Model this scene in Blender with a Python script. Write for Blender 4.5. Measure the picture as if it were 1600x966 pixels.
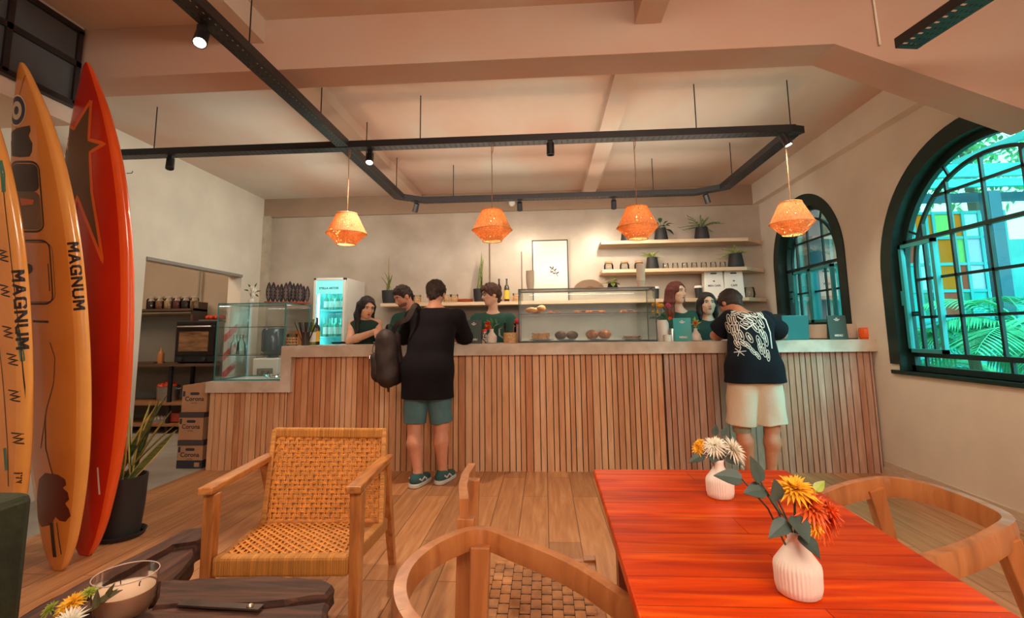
import bpy, bmesh, math, random
import numpy as np
from mathutils import Vector, Matrix, noise
from mathutils.bvhtree import BVHTree
PI = math.pi
sc = bpy.context.scene
C = sc.collection
for o in list(bpy.data.objects): bpy.data.objects.remove(o)
random.seed(7)

# ------------------------------------------------------------------ camera
FX, CY0, CAMH = 785.0, 420.0, 1.2457
cam_d = bpy.data.cameras.new('camera'); cam = bpy.data.objects.new('camera', cam_d); C.objects.link(cam)
cam_d.sensor_width = 36; cam_d.lens = FX/1600*36; cam_d.shift_y = -(483-CY0)/1600
cam_d.clip_start = .05
def cam_rows(y, p, r):
    cy, sy, cp, sp, cr, sr = math.cos(y), math.sin(y), math.cos(p), math.sin(p), math.cos(r), math.sin(r)
    F = Vector((-sy*cp, cy*cp, sp)); rt = Vector((cy, sy, 0)); up = rt.cross(F)
    return rt*cr+up*sr, F, -rt*sr+up*cr
RT, FW, UP = cam_rows(.0625, .1275, -.0128)
cam.matrix_world = Matrix(((RT.x, UP.x, -FW.x, 0), (RT.y, UP.y, -FW.y, 0), (RT.z, UP.z, -FW.z, CAMH), (0, 0, 0, 1)))
sc.camera = cam
def px(x, y, ax, v):                       # the point of plane ax = v seen at photo pixel x, y
    d = RT*((x-800)/FX)+FW+UP*((CY0-y)/FX)
    i = 'XYZ'.index(ax); t = (v-(CAMH if i == 2 else 0))/d[i]
    return Vector((d.x*t, d.y*t, CAMH+d.z*t))

# ------------------------------------------------------------------ light
sc.view_settings.view_transform = 'Standard'; sc.view_settings.look = 'None'
sc.view_settings.exposure = 0.64; sc.view_settings.gamma = 1; sc.view_settings.use_curve_mapping = False
sc.cycles.use_denoising = True
sc.cycles.max_bounces = 8; sc.cycles.diffuse_bounces = 4; sc.cycles.glossy_bounces = 4
sc.cycles.transparent_max_bounces = 16; sc.cycles.caustics_reflective = False; sc.cycles.caustics_refractive = False
sc.cycles.sample_clamp_indirect = 4
w = bpy.data.worlds.new('world'); sc.world = w; w.use_nodes = True
bg = w.node_tree.nodes['Background']; bg.inputs[0].default_value = (.50, .95, .93, 1); bg.inputs[1].default_value = 2.0
def lamp(name, kind, loc, col, power, size=None, aim=None, sy=None, spot=None):
    d = bpy.data.lights.new(name, kind); d.color = col; d.energy = power
    if kind == 'AREA':
        d.size = size
        if sy: d.shape = 'RECTANGLE'; d.size_y = sy
    elif kind == 'SUN': d.angle = size
    else: d.shadow_soft_size = size
    if spot: d.spot_size = spot; d.spot_blend = .6
    o = bpy.data.objects.new(name, d); C.objects.link(o); o.location = loc
    if aim is not None: o.rotation_euler = (Vector(aim)-Vector(loc)).to_track_quat('-Z', 'Y').to_euler()
    return o
WARM = (1, .66, .42)
lamp('front_room_light', 'AREA', (.9, -1.0, 3.2), (1, .82, .66), 112, 2.4, (.6, 3.2, .5), 1.2)  # unseen lamp behind the camera, added to brighten the room
lamp('front_window_light', 'AREA', (0.6, -2.7, 1.5), (1, .82, .66), 15, 3.2, (0, 3, 1.2), 1.6)  # unseen fill panel behind the camera; no window there
lamp('rear_uplight', 'AREA', (.1, 4.7, 2.3), (1, .86, .70), 12, 3.4, (.1, 4.7, 4), 1.2)  # unseen up-facing fill, added to brighten the rear ceiling
lamp('back_wall_light', 'AREA', (-.2, 5.15, 2.5), (1, .88, .74), 19, 4.6, (-.2, 6.9, 1.95), .5)  # added fill for the back wall, its unlit side towards the camera
lamp('left_wall_light', 'AREA', (-2.0, 4.9, 2.45), (.92, 1, .88), 11, 2.2, (-4, 4.9, 2.2), .5)  # added fill brightening the left wall; no lamp hangs there
lamp('patio_daylight', 'SUN', (6.2, .2, 5.0), (.28, .90, 1), 3.2, .7, (3.0, 4.9, 1.5))
lamp('patio_sky_light', 'AREA', (4.6, 1.6, 3.9), (.28, .90, 1), 130, 1.6, (1.6, 5.2, .6), 1.6)
for k, (yy, zz, ww, hh) in enumerate(((3.49, 1.75, 1.7, 1.6), (5.77, 1.9, 1.2, 1.4))):
    p = lamp('window_portal', 'AREA', (3.2, yy, zz), (.1, .82, .80), 40, ww, (0, yy, zz-.001), hh); p.data.cycles.is_portal = True

# ------------------------------------------------------------------ materials
MATS = {}
def nd(t, typ, **kw):
    n = t.nodes.new(typ)
    for k, v in kw.items():
        if hasattr(n, k): setattr(n, k, v)
    return n
def lk(t, a, b): t.links.new(a, b)
def mat(name, col, rough=.6, metal=0., emit=None, estr=0., spec=.5, alpha=1, trans=0., var=0., vscale=8., bump=0., bscale=60., sub=0., stretch=None, col2=None, coat=0., ramp=(.3, .7), detail=4):
    if name in MATS: return MATS[name]
    m = bpy.data.materials.new(name); m.use_nodes = True; MATS[name] = m
    t = m.node_tree; b = t.nodes['Principled BSDF']
    b.inputs['Base Color'].default_value = (*col, 1); b.inputs['Roughness'].default_value = rough
    b.inputs['Metallic'].default_value = metal; b.inputs['Specular IOR Level'].default_value = spec
    b.inputs['Transmission Weight'].default_value = trans; b.inputs['Alpha'].default_value = alpha
    b.inputs['Coat Weight'].default_value = coat
    if sub: b.inputs['Subsurface Weight'].default_value = sub; b.inputs['Subsurface Radius'].default_value = (.02, .008, .004); b.inputs['Subsurface Scale'].default_value = 1
    if emit: b.inputs['Emission Color'].default_value = (*emit, 1); b.inputs['Emission Strength'].default_value = estr
    tc = nd(t, 'ShaderNodeTexCoord'); mp = nd(t, 'ShaderNodeMapping'); lk(t, tc.outputs['Object'], mp.inputs[0])
    if stretch: mp.inputs['Scale'].default_value = stretch
    if var or col2:
        n = nd(t, 'ShaderNodeTexNoise'); n.inputs['Scale'].default_value = vscale; n.inputs['Detail'].default_value = detail
        lk(t, mp.outputs[0], n.inputs['Vector'])
        r = nd(t, 'ShaderNodeValToRGB'); lk(t, n.outputs[0], r.inputs[0])
        c2 = col2 or tuple(min(1, c*(1+var)) for c in col); c1 = col if col2 else tuple(c*(1-var) for c in col)
        r.color_ramp.elements[0].position = ramp[0]; r.color_ramp.elements[1].position = ramp[1]
        r.color_ramp.elements[0].color = (*c1, 1); r.color_ramp.elements[1].color = (*c2, 1)
        lk(t, r.outputs[0], b.inputs['Base Color'])
    if bump:
        n2 = nd(t, 'ShaderNodeTexNoise'); n2.inputs['Scale'].default_value = bscale; n2.inputs['Detail'].default_value = 3
        lk(t, mp.outputs[0], n2.inputs['Vector'])
        bp = nd(t, 'ShaderNodeBump'); bp.inputs['Strength'].default_value = bump; bp.inputs['Distance'].default_value = .01
        lk(t, n2.outputs[0], bp.inputs['Height']); lk(t, bp.outputs[0], b.inputs['Normal'])
    return m
def glass(name, tint=(.97, .99, .985), rough=.02, refl=1.0, base=.04):
    if name in MATS: return MATS[name]
    m = bpy.data.materials.new(name); m.use_nodes = True; MATS[name] = m; t = m.node_tree
    t.nodes.remove(t.nodes['Principled BSDF']); out = t.nodes['Material Output']
    a = nd(t, 'ShaderNodeBsdfTransparent'); a.inputs[0].default_value = (*tint, 1)
    g = nd(t, 'ShaderNodeBsdfGlossy'); g.inputs['Roughness'].default_value = rough
    f = nd(t, 'ShaderNodeFresnel'); f.inputs[0].default_value = 1.45
    mu = nd(t, 'ShaderNodeMath', operation='MULTIPLY'); mu.inputs[1].default_value = refl; lk(t, f.outputs[0], mu.inputs[0])
    ad = nd(t, 'ShaderNodeMath', operation='ADD'); ad.inputs[1].default_value = base*0; lk(t, mu.outputs[0], ad.inputs[0])
    mx = nd(t, 'ShaderNodeMixShader'); lk(t, ad.outputs[0], mx.inputs[0]); lk(t, a.outputs[0], mx.inputs[1]); lk(t, g.outputs[0], mx.inputs[2])
    lk(t, mx.outputs[0], out.inputs[0]); return m
def planks(name, cols, width=.19, length=1.2, rough=.45, axis='Y', grain=1.0, seam=.006):
    """boards with their own tints, grain and dark seams, in object coordinates"""
    m = bpy.data.materials.new(name); m.use_nodes = True; MATS[name] = m; t = m.node_tree; b = t.nodes['Principled BSDF']
    tc = nd(t, 'ShaderNodeTexCoord'); mp = nd(t, 'ShaderNodeMapping'); lk(t, tc.outputs['Object'], mp.inputs[0])
    if axis == 'Y': mp.inputs['Rotation'].default_value = (0, 0, PI/2)
    br = nd(t, 'ShaderNodeTexBrick'); lk(t, mp.outputs[0], br.inputs['Vector'])
    br.inputs['Scale'].default_value = 1; br.inputs['Brick Width'].default_value = length; br.inputs['Row Height'].default_value = width
    br.inputs['Mortar Size'].default_value = seam/2; br.inputs['Color1'].default_value = (0, 0, 0, 1); br.inputs['Color2'].default_value = (1, 1, 1, 1)
    br.inputs['Mortar'].default_value = (.5, .5, .5, 1); br.offset = .37
    mp2 = nd(t, 'ShaderNodeMapping'); lk(t, mp.outputs[0], mp2.inputs[0]); mp2.inputs['Scale'].default_value = (1.2, 14, 1)
    ns = nd(t, 'ShaderNodeTexNoise'); ns.inputs['Scale'].default_value = 2.2*grain; ns.inputs['Detail'].default_value = 7; ns.inputs['Distortion'].default_value = .6
    lk(t, mp2.outputs[0], ns.inputs['Vector'])
    r = nd(t, 'ShaderNodeValToRGB'); e = r.color_ramp.elements
    e[0].position = .28; e[0].color = (*cols[0], 1); e[1].position = .72; e[1].color = (*cols[2], 1)
    x = e.new(.5); x.color = (*cols[1], 1); lk(t, ns.outputs[0], r.inputs[0])
    mx = nd(t, 'ShaderNodeMix', data_type='RGBA', blend_type='MULTIPLY'); mx.inputs[0].default_value = 1
    tn = nd(t, 'ShaderNodeMapRange'); tn.inputs['To Min'].default_value = .78; tn.inputs['To Max'].default_value = 1.12
    lk(t, br.outputs['Color'], tn.inputs[0]); lk(t, r.outputs[0], mx.inputs[6]); lk(t, tn.outputs[0], mx.inputs[7])
    m2 = nd(t, 'ShaderNodeMix', data_type='RGBA', blend_type='MIX'); lk(t, br.outputs['Fac'], m2.inputs[0]); lk(t, mx.outputs[2], m2.inputs[6])
    m2.inputs[7].default_value = (*[c*.45 for c in cols[0]], 1); lk(t, m2.outputs[2], b.inputs['Base Color'])
    b.inputs['Roughness'].default_value = rough
    bp = nd(t, 'ShaderNodeBump'); bp.inputs['Strength'].default_value = .15; bp.inputs['Distance'].default_value = .01; lk(t, ns.outputs[0], bp.inputs['Height']); lk(t, bp.outputs[0], b.inputs['Normal'])
    return m
def wood(name, cols, rough=.45, along='X', sc_=3., coat=0.):
    if name in MATS: return MATS[name]
    m = bpy.data.materials.new(name); m.use_nodes = True; MATS[name] = m; t = m.node_tree; b = t.nodes['Principled BSDF']
    tc = nd(t, 'ShaderNodeTexCoord'); mp = nd(t, 'ShaderNodeMapping'); lk(t, tc.outputs['Object'], mp.inputs[0])
    mp.inputs['Scale'].default_value = {'X': (1, 9, 9), 'Y': (9, 1, 9), 'Z': (9, 9, 1)}[along]
    ns = nd(t, 'ShaderNodeTexNoise'); ns.inputs['Scale'].default_value = sc_; ns.inputs['Detail'].default_value = 6; ns.inputs['Distortion'].default_value = .8
    lk(t, mp.outputs[0], ns.inputs['Vector'])
    r = nd(t, 'ShaderNodeValToRGB'); e = r.color_ramp.elements
    e[0].position = .3; e[0].color = (*cols[0], 1); e[1].position = .7; e[1].color = (*cols[-1], 1)
    if len(cols) > 2: x = e.new(.5); x.color = (*cols[1], 1)
    lk(t, ns.outputs[0], r.inputs[0]); lk(t, r.outputs[0], b.inputs['Base Color'])
    b.inputs['Roughness'].default_value = rough; b.inputs['Coat Weight'].default_value = coat
    bp = nd(t, 'ShaderNodeBump'); bp.inputs['Strength'].default_value = .2; bp.inputs['Distance'].default_value = .005
    lk(t, ns.outputs[0], bp.inputs['Height']); lk(t, bp.outputs[0], b.inputs['Normal'])
    return m

# ------------------------------------------------------------------ mesh building
class MB:
    def __init__(s): s.v = []; s.f = []; s.m = []; s.cm = 0
    def add(s, vs, fs):
        n = len(s.v); s.v += [Vector(v) for v in vs]; s.f += [tuple(n+i for i in f) for f in fs]; s.m += [s.cm]*len(fs); return s
    def box(s, a, b, M=None):
        x0, y0, z0 = a; x1, y1, z1 = b
        vs = [Vector(p) for p in ((x0, y0, z0), (x1, y0, z0), (x1, y1, z0), (x0, y1, z0), (x0, y0, z1), (x1, y0, z1), (x1, y1, z1), (x0, y1, z1))]
        if M: vs = [M @ v for v in vs]
        return s.add(vs, [(0, 3, 2, 1), (4, 5, 6, 7), (0, 1, 5, 4), (1, 2, 6, 5), (2, 3, 7, 6), (3, 0, 4, 7)])
    def cbox(s, c, d, M=None):
        return s.box((c[0]-d[0]/2, c[1]-d[1]/2, c[2]-d[2]/2), (c[0]+d[0]/2, c[1]+d[1]/2, c[2]+d[2]/2), M)
    def beam(s, p, q, w, h, up=(0, 0, 1), w2=None, h2=None):
        """rectangular bar from p to q, w across and h along up"""
        p, q, up = Vector(p), Vector(q), Vector(up); d = (q-p).normalized(); sx = d.cross(up)
        if sx.length < 1e-4: sx = d.cross(Vector((0, 1, 0)))
        sx.normalize(); u = sx.cross(d).normalized(); w2 = w if w2 is None else w2; h2 = h if h2 is None else h2
        vs = []
        for c, ww, hh in ((p, w, h), (q, w2, h2)):
            for a, b in ((-1, -1), (1, -1), (1, 1), (-1, 1)): vs.append(c+sx*(a*ww/2)+u*(b*hh/2))
        return s.add(vs, [(0, 3, 2, 1), (4, 5, 6, 7), (0, 1, 5, 4), (1, 2, 6, 5), (2, 3, 7, 6), (3, 0, 4, 7)])
    def sweep(s, pts, prof, up=(0, 0, 1), closed=False, scale=None):
        """profile [(a,b)] swept along pts: a along side, b along up"""
        pts = [Vector(p) for p in pts]; up = Vector(up); n = len(pts); k = len(prof); vs = []
        for i, p in enumerate(pts):
            a = pts[(i-1) % n] if (closed or i) else pts[i]; b = pts[(i+1) % n] if (closed or i < n-1) else pts[i]
            d = (b-a).normalized(); sx = d.cross(up); sx = sx.normalized() if sx.length > 1e-4 else Vector((1, 0, 0)); u = sx.cross(d).normalized()
            f = 1
            if not closed and 0 < i < n-1:
                d1 = (pts[i]-pts[i-1]).normalized(); d2 = (pts[i+1]-pts[i]).normalized(); f = 1/max(.5, math.sqrt(max(.1, (1+d1.dot(d2))/2)))
            sca = scale[i] if scale else 1
            for q in prof: vs.append(p+sx*(q[0]*f*sca)+u*(q[1]*sca))
        fs = []
        for i in range(n if closed else n-1):
            for j in range(k):
                a, b = i*k+j, i*k+(j+1) % k; c, d = ((i+1) % n)*k+(j+1) % k, ((i+1) % n)*k+j; fs.append((a, b, c, d))
        if not closed: fs += [tuple(range(k))[::-1], tuple((n-1)*k+j for j in range(k))]
        return s.add(vs, fs)
    def tube(s, pts, r, n=8, rs=None):
        pts = [Vector(p) for p in pts]
        if len(pts) == 2 and abs((pts[1]-pts[0]).normalized().z) > .99: up = (0, 1, 0)
        else:
            dd = (pts[-1]-pts[0]); up = (0, 0, 1) if abs(dd.normalized().z if dd.length else 0) < .9 else (0.3, 1, 0)
        return s.sweep(pts, [(math.cos(2*PI*i/n)*r, math.sin(2*PI*i/n)*r) for i in range(n)], up, scale=rs)
    def lathe(s, c, prof, n=20, M=None, cap=True, flute=0., fn=0, fz=(0, 0)):
        """prof [(r,z)] turned about z through c"""
        c = Vector(c); vs = []
        for r, z in prof:
            for i in range(n):
                a = 2*PI*i/n; rr = r
                if flute and fz[0] < z < fz[1]: rr = r*(1-flute*(.5+.5*math.cos(a*fn)))
                p = Vector((rr*math.cos(a), rr*math.sin(a), z)); vs.append(c+(M @ p if M else p))
        fs = []
        for j in range(len(prof)-1):
            for i in range(n): fs.append((j*n+i, j*n+(i+1) % n, (j+1)*n+(i+1) % n, (j+1)*n+i))
        if cap:
            if prof[0][0] > 1e-5: fs.append(tuple(range(n))[::-1])
            if prof[-1][0] > 1e-5: fs.append(tuple((len(prof)-1)*n+i for i in range(n)))
        return s.add(vs, fs)
    def cyl(s, c, r, h, n=16, r2=None, M=None): return s.lathe(c, [(r, 0), (r if r2 is None else r2, h)], n, M)
    def ball(s, c, r, n=12, sq=(1, 1, 1), M=None):
        c = Vector(c); prof = [(math.sin(PI*i/(n//2+1))*r, -math.cos(PI*i/(n//2+1))*r) for i in range(n//2+2)]
        S = Matrix.Diagonal(sq); return s.lathe(c, [(max(a, 1e-4), b) for a, b in prof], n, (M @ S) if M else S)
    def prism(s, poly, a, b, ax='Y'):
        """2D polygon extruded from a to b along ax"""
        n = len(poly); vs = []
        for h in (a, b):
            for u, v in poly: vs.append({'Y': (u, h, v), 'X': (h, u, v), 'Z': (u, v, h)}[ax])
        return s.add(vs, [tuple(range(n)), tuple(range(n, 2*n))[::-1]]+[(i, n+i, n+(i+1) % n, (i+1) % n) for i in range(n)])
    def leaf(s, p, d, L, w, up=(0, 0, 1), droop=.3, n=6, th=.0012, curl=.15, pointed=1.):
        p, d, up = Vector(p), Vector(d).normalized(), Vector(up); sx = d.cross(up)
        sx = sx.normalized() if sx.length > 1e-3 else Vector((1, 0, 0)); u = sx.cross(d).normalized(); vs = []; fs = []
        for i in range(n+1):
            t = i/n; c = p+d*(L*t)-Vector((0, 0, 1))*(droop*L*t*t)
            ww = w/2*max(.02, math.sin(PI*min(1, (t*.92+.06)**(.8 if pointed else .6))))
            for a in (-1, 0, 1): vs.append(c+sx*(a*ww)+u*(abs(a)*ww*curl))
        k = len(vs); vs += [v-u*th for v in vs]
        for i in range(n):
            for a in (0, 1):
                q = (i*3+a, i*3+a+1, i*3+a+4, i*3+a+3); fs += [q, tuple(k+x for x in q[::-1])]
            fs += [(i*3, i*3+3, k+i*3+3, k+i*3), (i*3+2, k+i*3+2, k+i*3+5, i*3+5)]
        fs += [(0, k, k+1, 1), (1, k+1, k+2, 2), (n*3, n*3+1, k+n*3+1, k+n*3), (n*3+1, n*3+2, k+n*3+2, k+n*3+1)]
        return s.add(vs, fs)
    def xf(s, M): s.v = [M @ v for v in s.v]; return s
    def build(s, name, m, parent=None, smooth=False, world=False, bevel=0., auto=None):
        me = bpy.data.meshes.new(name); vs = s.v
        if world and parent is not None: I = pmat(parent).inverted(); vs = [I @ v for v in vs]
        me.from_pydata([tuple(v) for v in vs], [], s.f)
        for x in (m if isinstance(m, (list, tuple)) else [m]): me.materials.append(x)
        if isinstance(m, (list, tuple)): me.polygons.foreach_set('material_index', s.m)
        bm = bmesh.new(); bm.from_mesh(me); bmesh.ops.recalc_face_normals(bm, faces=bm.faces[:]); bm.to_mesh(me); bm.free()
        o = bpy.data.objects.new(name, me); C.objects.link(o)
        if parent is not None: o.parent = parent
        if smooth:
            me.polygons.foreach_set('use_smooth', [True]*len(me.polygons))
            if smooth != 'all': me.set_sharp_from_angle(angle=math.radians(40))
        if bevel:
            md = o.modifiers.new('bevel', 'BEVEL'); md.width = bevel; md.segments = 2; md.limit_method = 'ANGLE'; md.angle_limit = .6
        me.update(); return o
def pmat(o):
    M = Matrix.LocRotScale(o.location, o.rotation_euler, o.scale)
    return pmat(o.parent) @ M if o.parent else M
def tag(o, label=None, cat=None, group=None, kind=None):
    if label: o['label'] = label
    if cat: o['category'] = cat
    if group: o['group'] = group
    if kind: o['kind'] = kind
    return o
def thing(name, label, cat, loc=(0, 0, 0), rz=0., group=None):
    o = bpy.data.objects.new(name, None); o.empty_display_size = .1; C.objects.link(o); o.location = loc; o.rotation_euler = (0, 0, rz)
    return tag(o, label, cat, group)
def kids(o): return [x for x in C.objects if x.parent == o]
def dup(o, loc=None, rz=None, label=None, s=None, parent=None):
    c = o.copy(); C.objects.link(c); c.parent = parent
    if loc is not None: c.location = loc
    if rz is not None: c.rotation_euler = (0, 0, rz)
    if s is not None: c.scale = (s, s, s) if not isinstance(s, tuple) else s
    if label: c['label'] = label
    for k in kids(o): dup(k, parent=c)
    return c
def struct(name, mb, m, **k): o = mb.build(name, m, **k); o['kind'] = 'structure'; return o
def text_mesh(txt, size, bold=0.):
    cu = bpy.data.curves.new('t', 'FONT'); cu.body = txt; cu.size = size; cu.align_x = 'CENTER'; cu.align_y = 'CENTER'; cu.offset = bold; cu.resolution_u = 3
    o = bpy.data.objects.new('t', cu); C.objects.link(o); dg = bpy.context.evaluated_depsgraph_get()
    me = bpy.data.meshes.new_from_object(o.evaluated_get(dg)); vs = [v.co.copy() for v in me.vertices]; fs = [tuple(p.vertices) for p in me.polygons]
    bpy.data.objects.remove(o); bpy.data.curves.remove(cu); bpy.data.meshes.remove(me); return vs, fs
def add_text(mb, txt, size, M, bold=0., th=.0008):
    vs, fs = text_mesh(txt, size, bold); n = len(vs)
    return mb.add([M @ v for v in vs]+[M @ (v-Vector((0, 0, th))) for v in vs], fs+[tuple(n+i for i in f[::-1]) for f in fs])
def frame_M(o, x, y):
    """matrix whose x, y axes are the given world directions, origin o"""
    x = Vector(x).normalized(); y = Vector(y).normalized(); z = x.cross(y).normalized(); o = Vector(o)
    return Matrix(((x.x, y.x, z.x, o.x), (x.y, y.y, z.y, o.y), (x.z, y.z, z.z, o.z), (0, 0, 0, 1)))

# ------------------------------------------------------------------ smooth solids (bodies, clothes, hair)
def surf_net(D, lo, h):
    S = D < 0; nx, ny, nz = D.shape
    cnt = np.zeros((nx-1, ny-1, nz-1), np.int8); 
    for i in (0, 1):
        for j in (0, 1):
            for k in (0, 1): cnt += S[i:nx-1+i, j:ny-1+j, k:nz-1+k]
    mix = (cnt > 0) & (cnt < 8); I, J, K = np.nonzero(mix); idx = -np.ones(mix.shape, np.int32); idx[mix] = np.arange(len(I))
    P = np.zeros((len(I), 3)); N = np.zeros(len(I))
    for ax in range(3):
        e = [0, 0, 0]; e[ax] = 1; oth = [a for a in range(3) if a != ax]
        for u in (0, 1):
            for v in (0, 1):
                o = [0, 0, 0]; o[oth[0]] = u; o[oth[1]] = v
                a = D[I+o[0], J+o[1], K+o[2]]; b = D[I+o[0]+e[0], J+o[1]+e[1], K+o[2]+e[2]]
                c = (a < 0) != (b < 0); t = np.where(c, a/np.where(np.abs(a-b) < 1e-9, 1, a-b), 0)
                q = np.zeros((len(I), 3)); q[:] = o; q[:, ax] += t; P[c] += q[c]; N[c] += 1
    P = (P/N[:, None]+np.stack([I, J, K], 1))*h+np.array(lo); F = []
    for ax in range(3):
        o1, o2 = [(1, 2), (2, 0), (0, 1)][ax]; sl = [slice(1, -1)]*3; sl[ax] = slice(0, -1)
        A = S[tuple(sl)]; sl2 = list(sl); sl2[ax] = slice(1, None); B = S[tuple(sl2)]
        c = np.stack(np.nonzero(A != B), 1); fl = A[A != B]
        base = c.copy(); base[:, o1] += 1; base[:, o2] += 1
        e1 = np.zeros(3, int); e1[o1] = 1; e2 = np.zeros(3, int); e2[o2] = 1
        g = lambda p: idx[p[:, 0], p[:, 1], p[:, 2]]
        q = np.stack([g(base-e1-e2), g(base-e2), g(base), g(base-e1)], 1); q[~fl] = q[~fl][:, ::-1]; F.append(q)
    return P, np.concatenate(F)
class Solid:
    def __init__(s, lo, hi, h=.007):
        s.lo = np.array(lo, float); s.h = h; n = np.ceil((np.array(hi)-s.lo)/h).astype(int)+1; s.n = n; s.D = np.full(n, .5, np.float32)
    def _sub(s, lo, hi):
        a = np.clip(np.floor((np.array(lo)-s.lo)/s.h).astype(int), 0, s.n); b = np.clip(np.ceil((np.array(hi)-s.lo)/s.h).astype(int)+1, 0, s.n)
        if (b <= a).any(): return None
        g = [s.lo[i]+np.arange(a[i], b[i])*s.h for i in range(3)]
        return tuple(slice(a[i], b[i]) for i in range(3)), g[0][:, None, None], g[1][None, :, None], g[2][None, None, :]
    def _mix(s, sl, d, k, sub=False):
        o = s.D[sl]
        if sub:
            d = -d
            if k <= 0: s.D[sl] = np.maximum(o, d); return
            t = np.clip(.5-.5*(d-o)/k, 0, 1) if False else np.clip(.5+.5*(d-o)/k, 0, 1); s.D[sl] = o+(d-o)*t+k*t*(1-t); return
        if k <= 0: s.D[sl] = np.minimum(o, d); return
        t = np.clip(.5+.5*(o-d)/k, 0, 1); s.D[sl] = o+(d-o)*t-k*t*(1-t)
    def cone(s, a, b, ra, rb=None, k=.02, sub=False, flat=None):
        rb = ra if rb is None else rb; a, b = np.array(a, float), np.array(b, float); R = max(ra, rb)+k+.02
        q = s._sub(np.minimum(a, b)-R, np.maximum(a, b)+R)
        if q is None: return s
        sl, X, Y, Z = q; ab = b-a; L = float(ab@ab)+1e-12
        t = np.clip(((X-a[0])*ab[0]+(Y-a[1])*ab[1]+(Z-a[2])*ab[2])/L, 0, 1)
        dx, dy, dz = X-(a[0]+t*ab[0]), Y-(a[1]+t*ab[1]), Z-(a[2]+t*ab[2])
        if flat is not None:       # flat=(direction, factor): thinner along that direction
            f, m = np.array(flat[0], float), flat[1]; f /= np.linalg.norm(f); w_ = dx*f[0]+dy*f[1]+dz*f[2]; w2 = w_*(1/m-1); dx, dy, dz = dx+f[0]*w2, dy+f[1]*w2, dz+f[2]*w2
        d = np.sqrt(dx*dx+dy*dy+dz*dz)-(ra+(rb-ra)*t)
        if flat is not None: d = d*.8
        s._mix(sl, d, k, sub); return s
    def ell(s, c, r, R=None, k=.02, sub=False):
        c = np.array(c, float); r = np.array(r, float); m = max(r)+k+.02; q = s._sub(c-m, c+m)
        if q is None: return s
        sl, X, Y, Z = q; X, Y, Z = X-c[0], Y-c[1], Z-c[2]
        if R is not None:
            R = np.array(R)[:3, :3]; X, Y, Z = R[0, 0]*X+R[1, 0]*Y+R[2, 0]*Z, R[0, 1]*X+R[1, 1]*Y+R[2, 1]*Z, R[0, 2]*X+R[1, 2]*Y+R[2, 2]*Z
        k0 = np.sqrt((X/r[0])**2+(Y/r[1])**2+(Z/r[2])**2); k1 = np.sqrt((X/r[0]**2)**2+(Y/r[1]**2)**2+(Z/r[2]**2)**2)+1e-9
        s._mix(sl, k0*(k0-1)/k1, k, sub); return s
    def cut(s, p, n):
        """remove everything on the side of the plane that n points to"""
        n = np.array(n, float); n /= np.linalg.norm(n); g = [s.lo[i]+np.arange(s.n[i])*s.h for i in range(3)]
        d = (g[0][:, None, None]-p[0])*n[0]+(g[1][None, :, None]-p[1])*n[1]+(g[2][None, None, :]-p[2])*n[2]
        s.D = np.maximum(s.D, d.astype(np.float32)); return s
    def build(s, name, m, parent=None, sharp=False):
        D = s.D; D[0] = D[-1] = .5; D[:, 0] = D[:, -1] = .5; D[:, :, 0] = D[:, :, -1] = .5
        P, F = surf_net(D, s.lo, s.h)
        if parent is not None:
            I = np.array(pmat(parent).inverted()); P = P@I[:3, :3].T+I[:3, 3]
        me = bpy.data.meshes.new(name); me.vertices.add(len(P)); me.vertices.foreach_set('co', P.ravel())
        me.loops.add(len(F)*4); me.loops.foreach_set('vertex_index', F.ravel().astype(np.int32)); me.polygons.add(len(F))
        me.polygons.foreach_set('loop_start', np.arange(len(F))*4); me.polygons.foreach_set('loop_total', np.full(len(F), 4)); me.update(calc_edges=True)
        me.polygons.foreach_set('use_smooth', [True]*len(F)); me.materials.append(m)
        o = bpy.data.objects.new(name, me); C.objects.link(o)
        if parent is not None: o.parent = parent
        return o

def spec(m, v): MATS[m].node_tree.nodes['Principled BSDF'].inputs['Specular IOR Level'].default_value = v
def nth(k, n=99): return ('first second third fourth fifth sixth seventh eighth ninth tenth eleventh twelfth'.split()+['further']*99)[k]

# ------------------------------------------------------------------ palette
M_wallw = mat('cream_plaster', (.80, .72, .61), .85, var=.06, vscale=2.5, bump=.15, bscale=30)
M_wallb = mat('cement_plaster', (.42, .345, .275), .34, col2=(.55, .475, .39), vscale=2.2, bump=.10, bscale=9, ramp=(.35, .7))
M_band = mat('brown_plaster', (.36, .245, .17), .6, var=.08, vscale=3)
M_ceil = mat('peach_ceiling_plaster', (.66, .44, .33), .8, col2=(.68, .60, .51), vscale=.9, bump=.12, bscale=20, ramp=(.38, .62), detail=7, stretch=(1, .55, 1))
M_beam = mat('salmon_beam_plaster', (.56, .34, .25), .8, col2=(.56, .44, .35), vscale=1.1, bump=.12, bscale=20, ramp=(.35, .65), detail=7, stretch=(.6, 1, 1))
M_floor = planks('oak_planks', ((.40, .165, .065), (.50, .225, .095), (.60, .30, .14)), .19, 1.35, .42)
M_conc = mat('grey_screed', (.36, .33, .29), .6, var=.15, vscale=3)
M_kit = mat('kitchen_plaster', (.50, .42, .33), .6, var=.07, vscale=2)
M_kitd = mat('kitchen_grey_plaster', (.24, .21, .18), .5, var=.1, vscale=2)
M_base = mat('limewashed_skirting', (.66, .53, .40), .6, var=.08, vscale=12, stretch=(1, 1, 8))
M_green = mat('dark_green_enamel', (.009, .026, .022), .4, spec=.3, var=.2, vscale=10)
M_teal = mat('teal_steel', (.03, .30, .31), .35)
M_black = mat('black_steel', (.012, .010, .012), .45)
M_blackm = mat('matt_black', (.02, .018, .02), .7)
M_slab = mat('worn_concrete', (.52, .41, .31), .55, col2=(.70, .60, .50), vscale=5, bump=.25, bscale=25, ramp=(.35, .6), detail=8)
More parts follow.
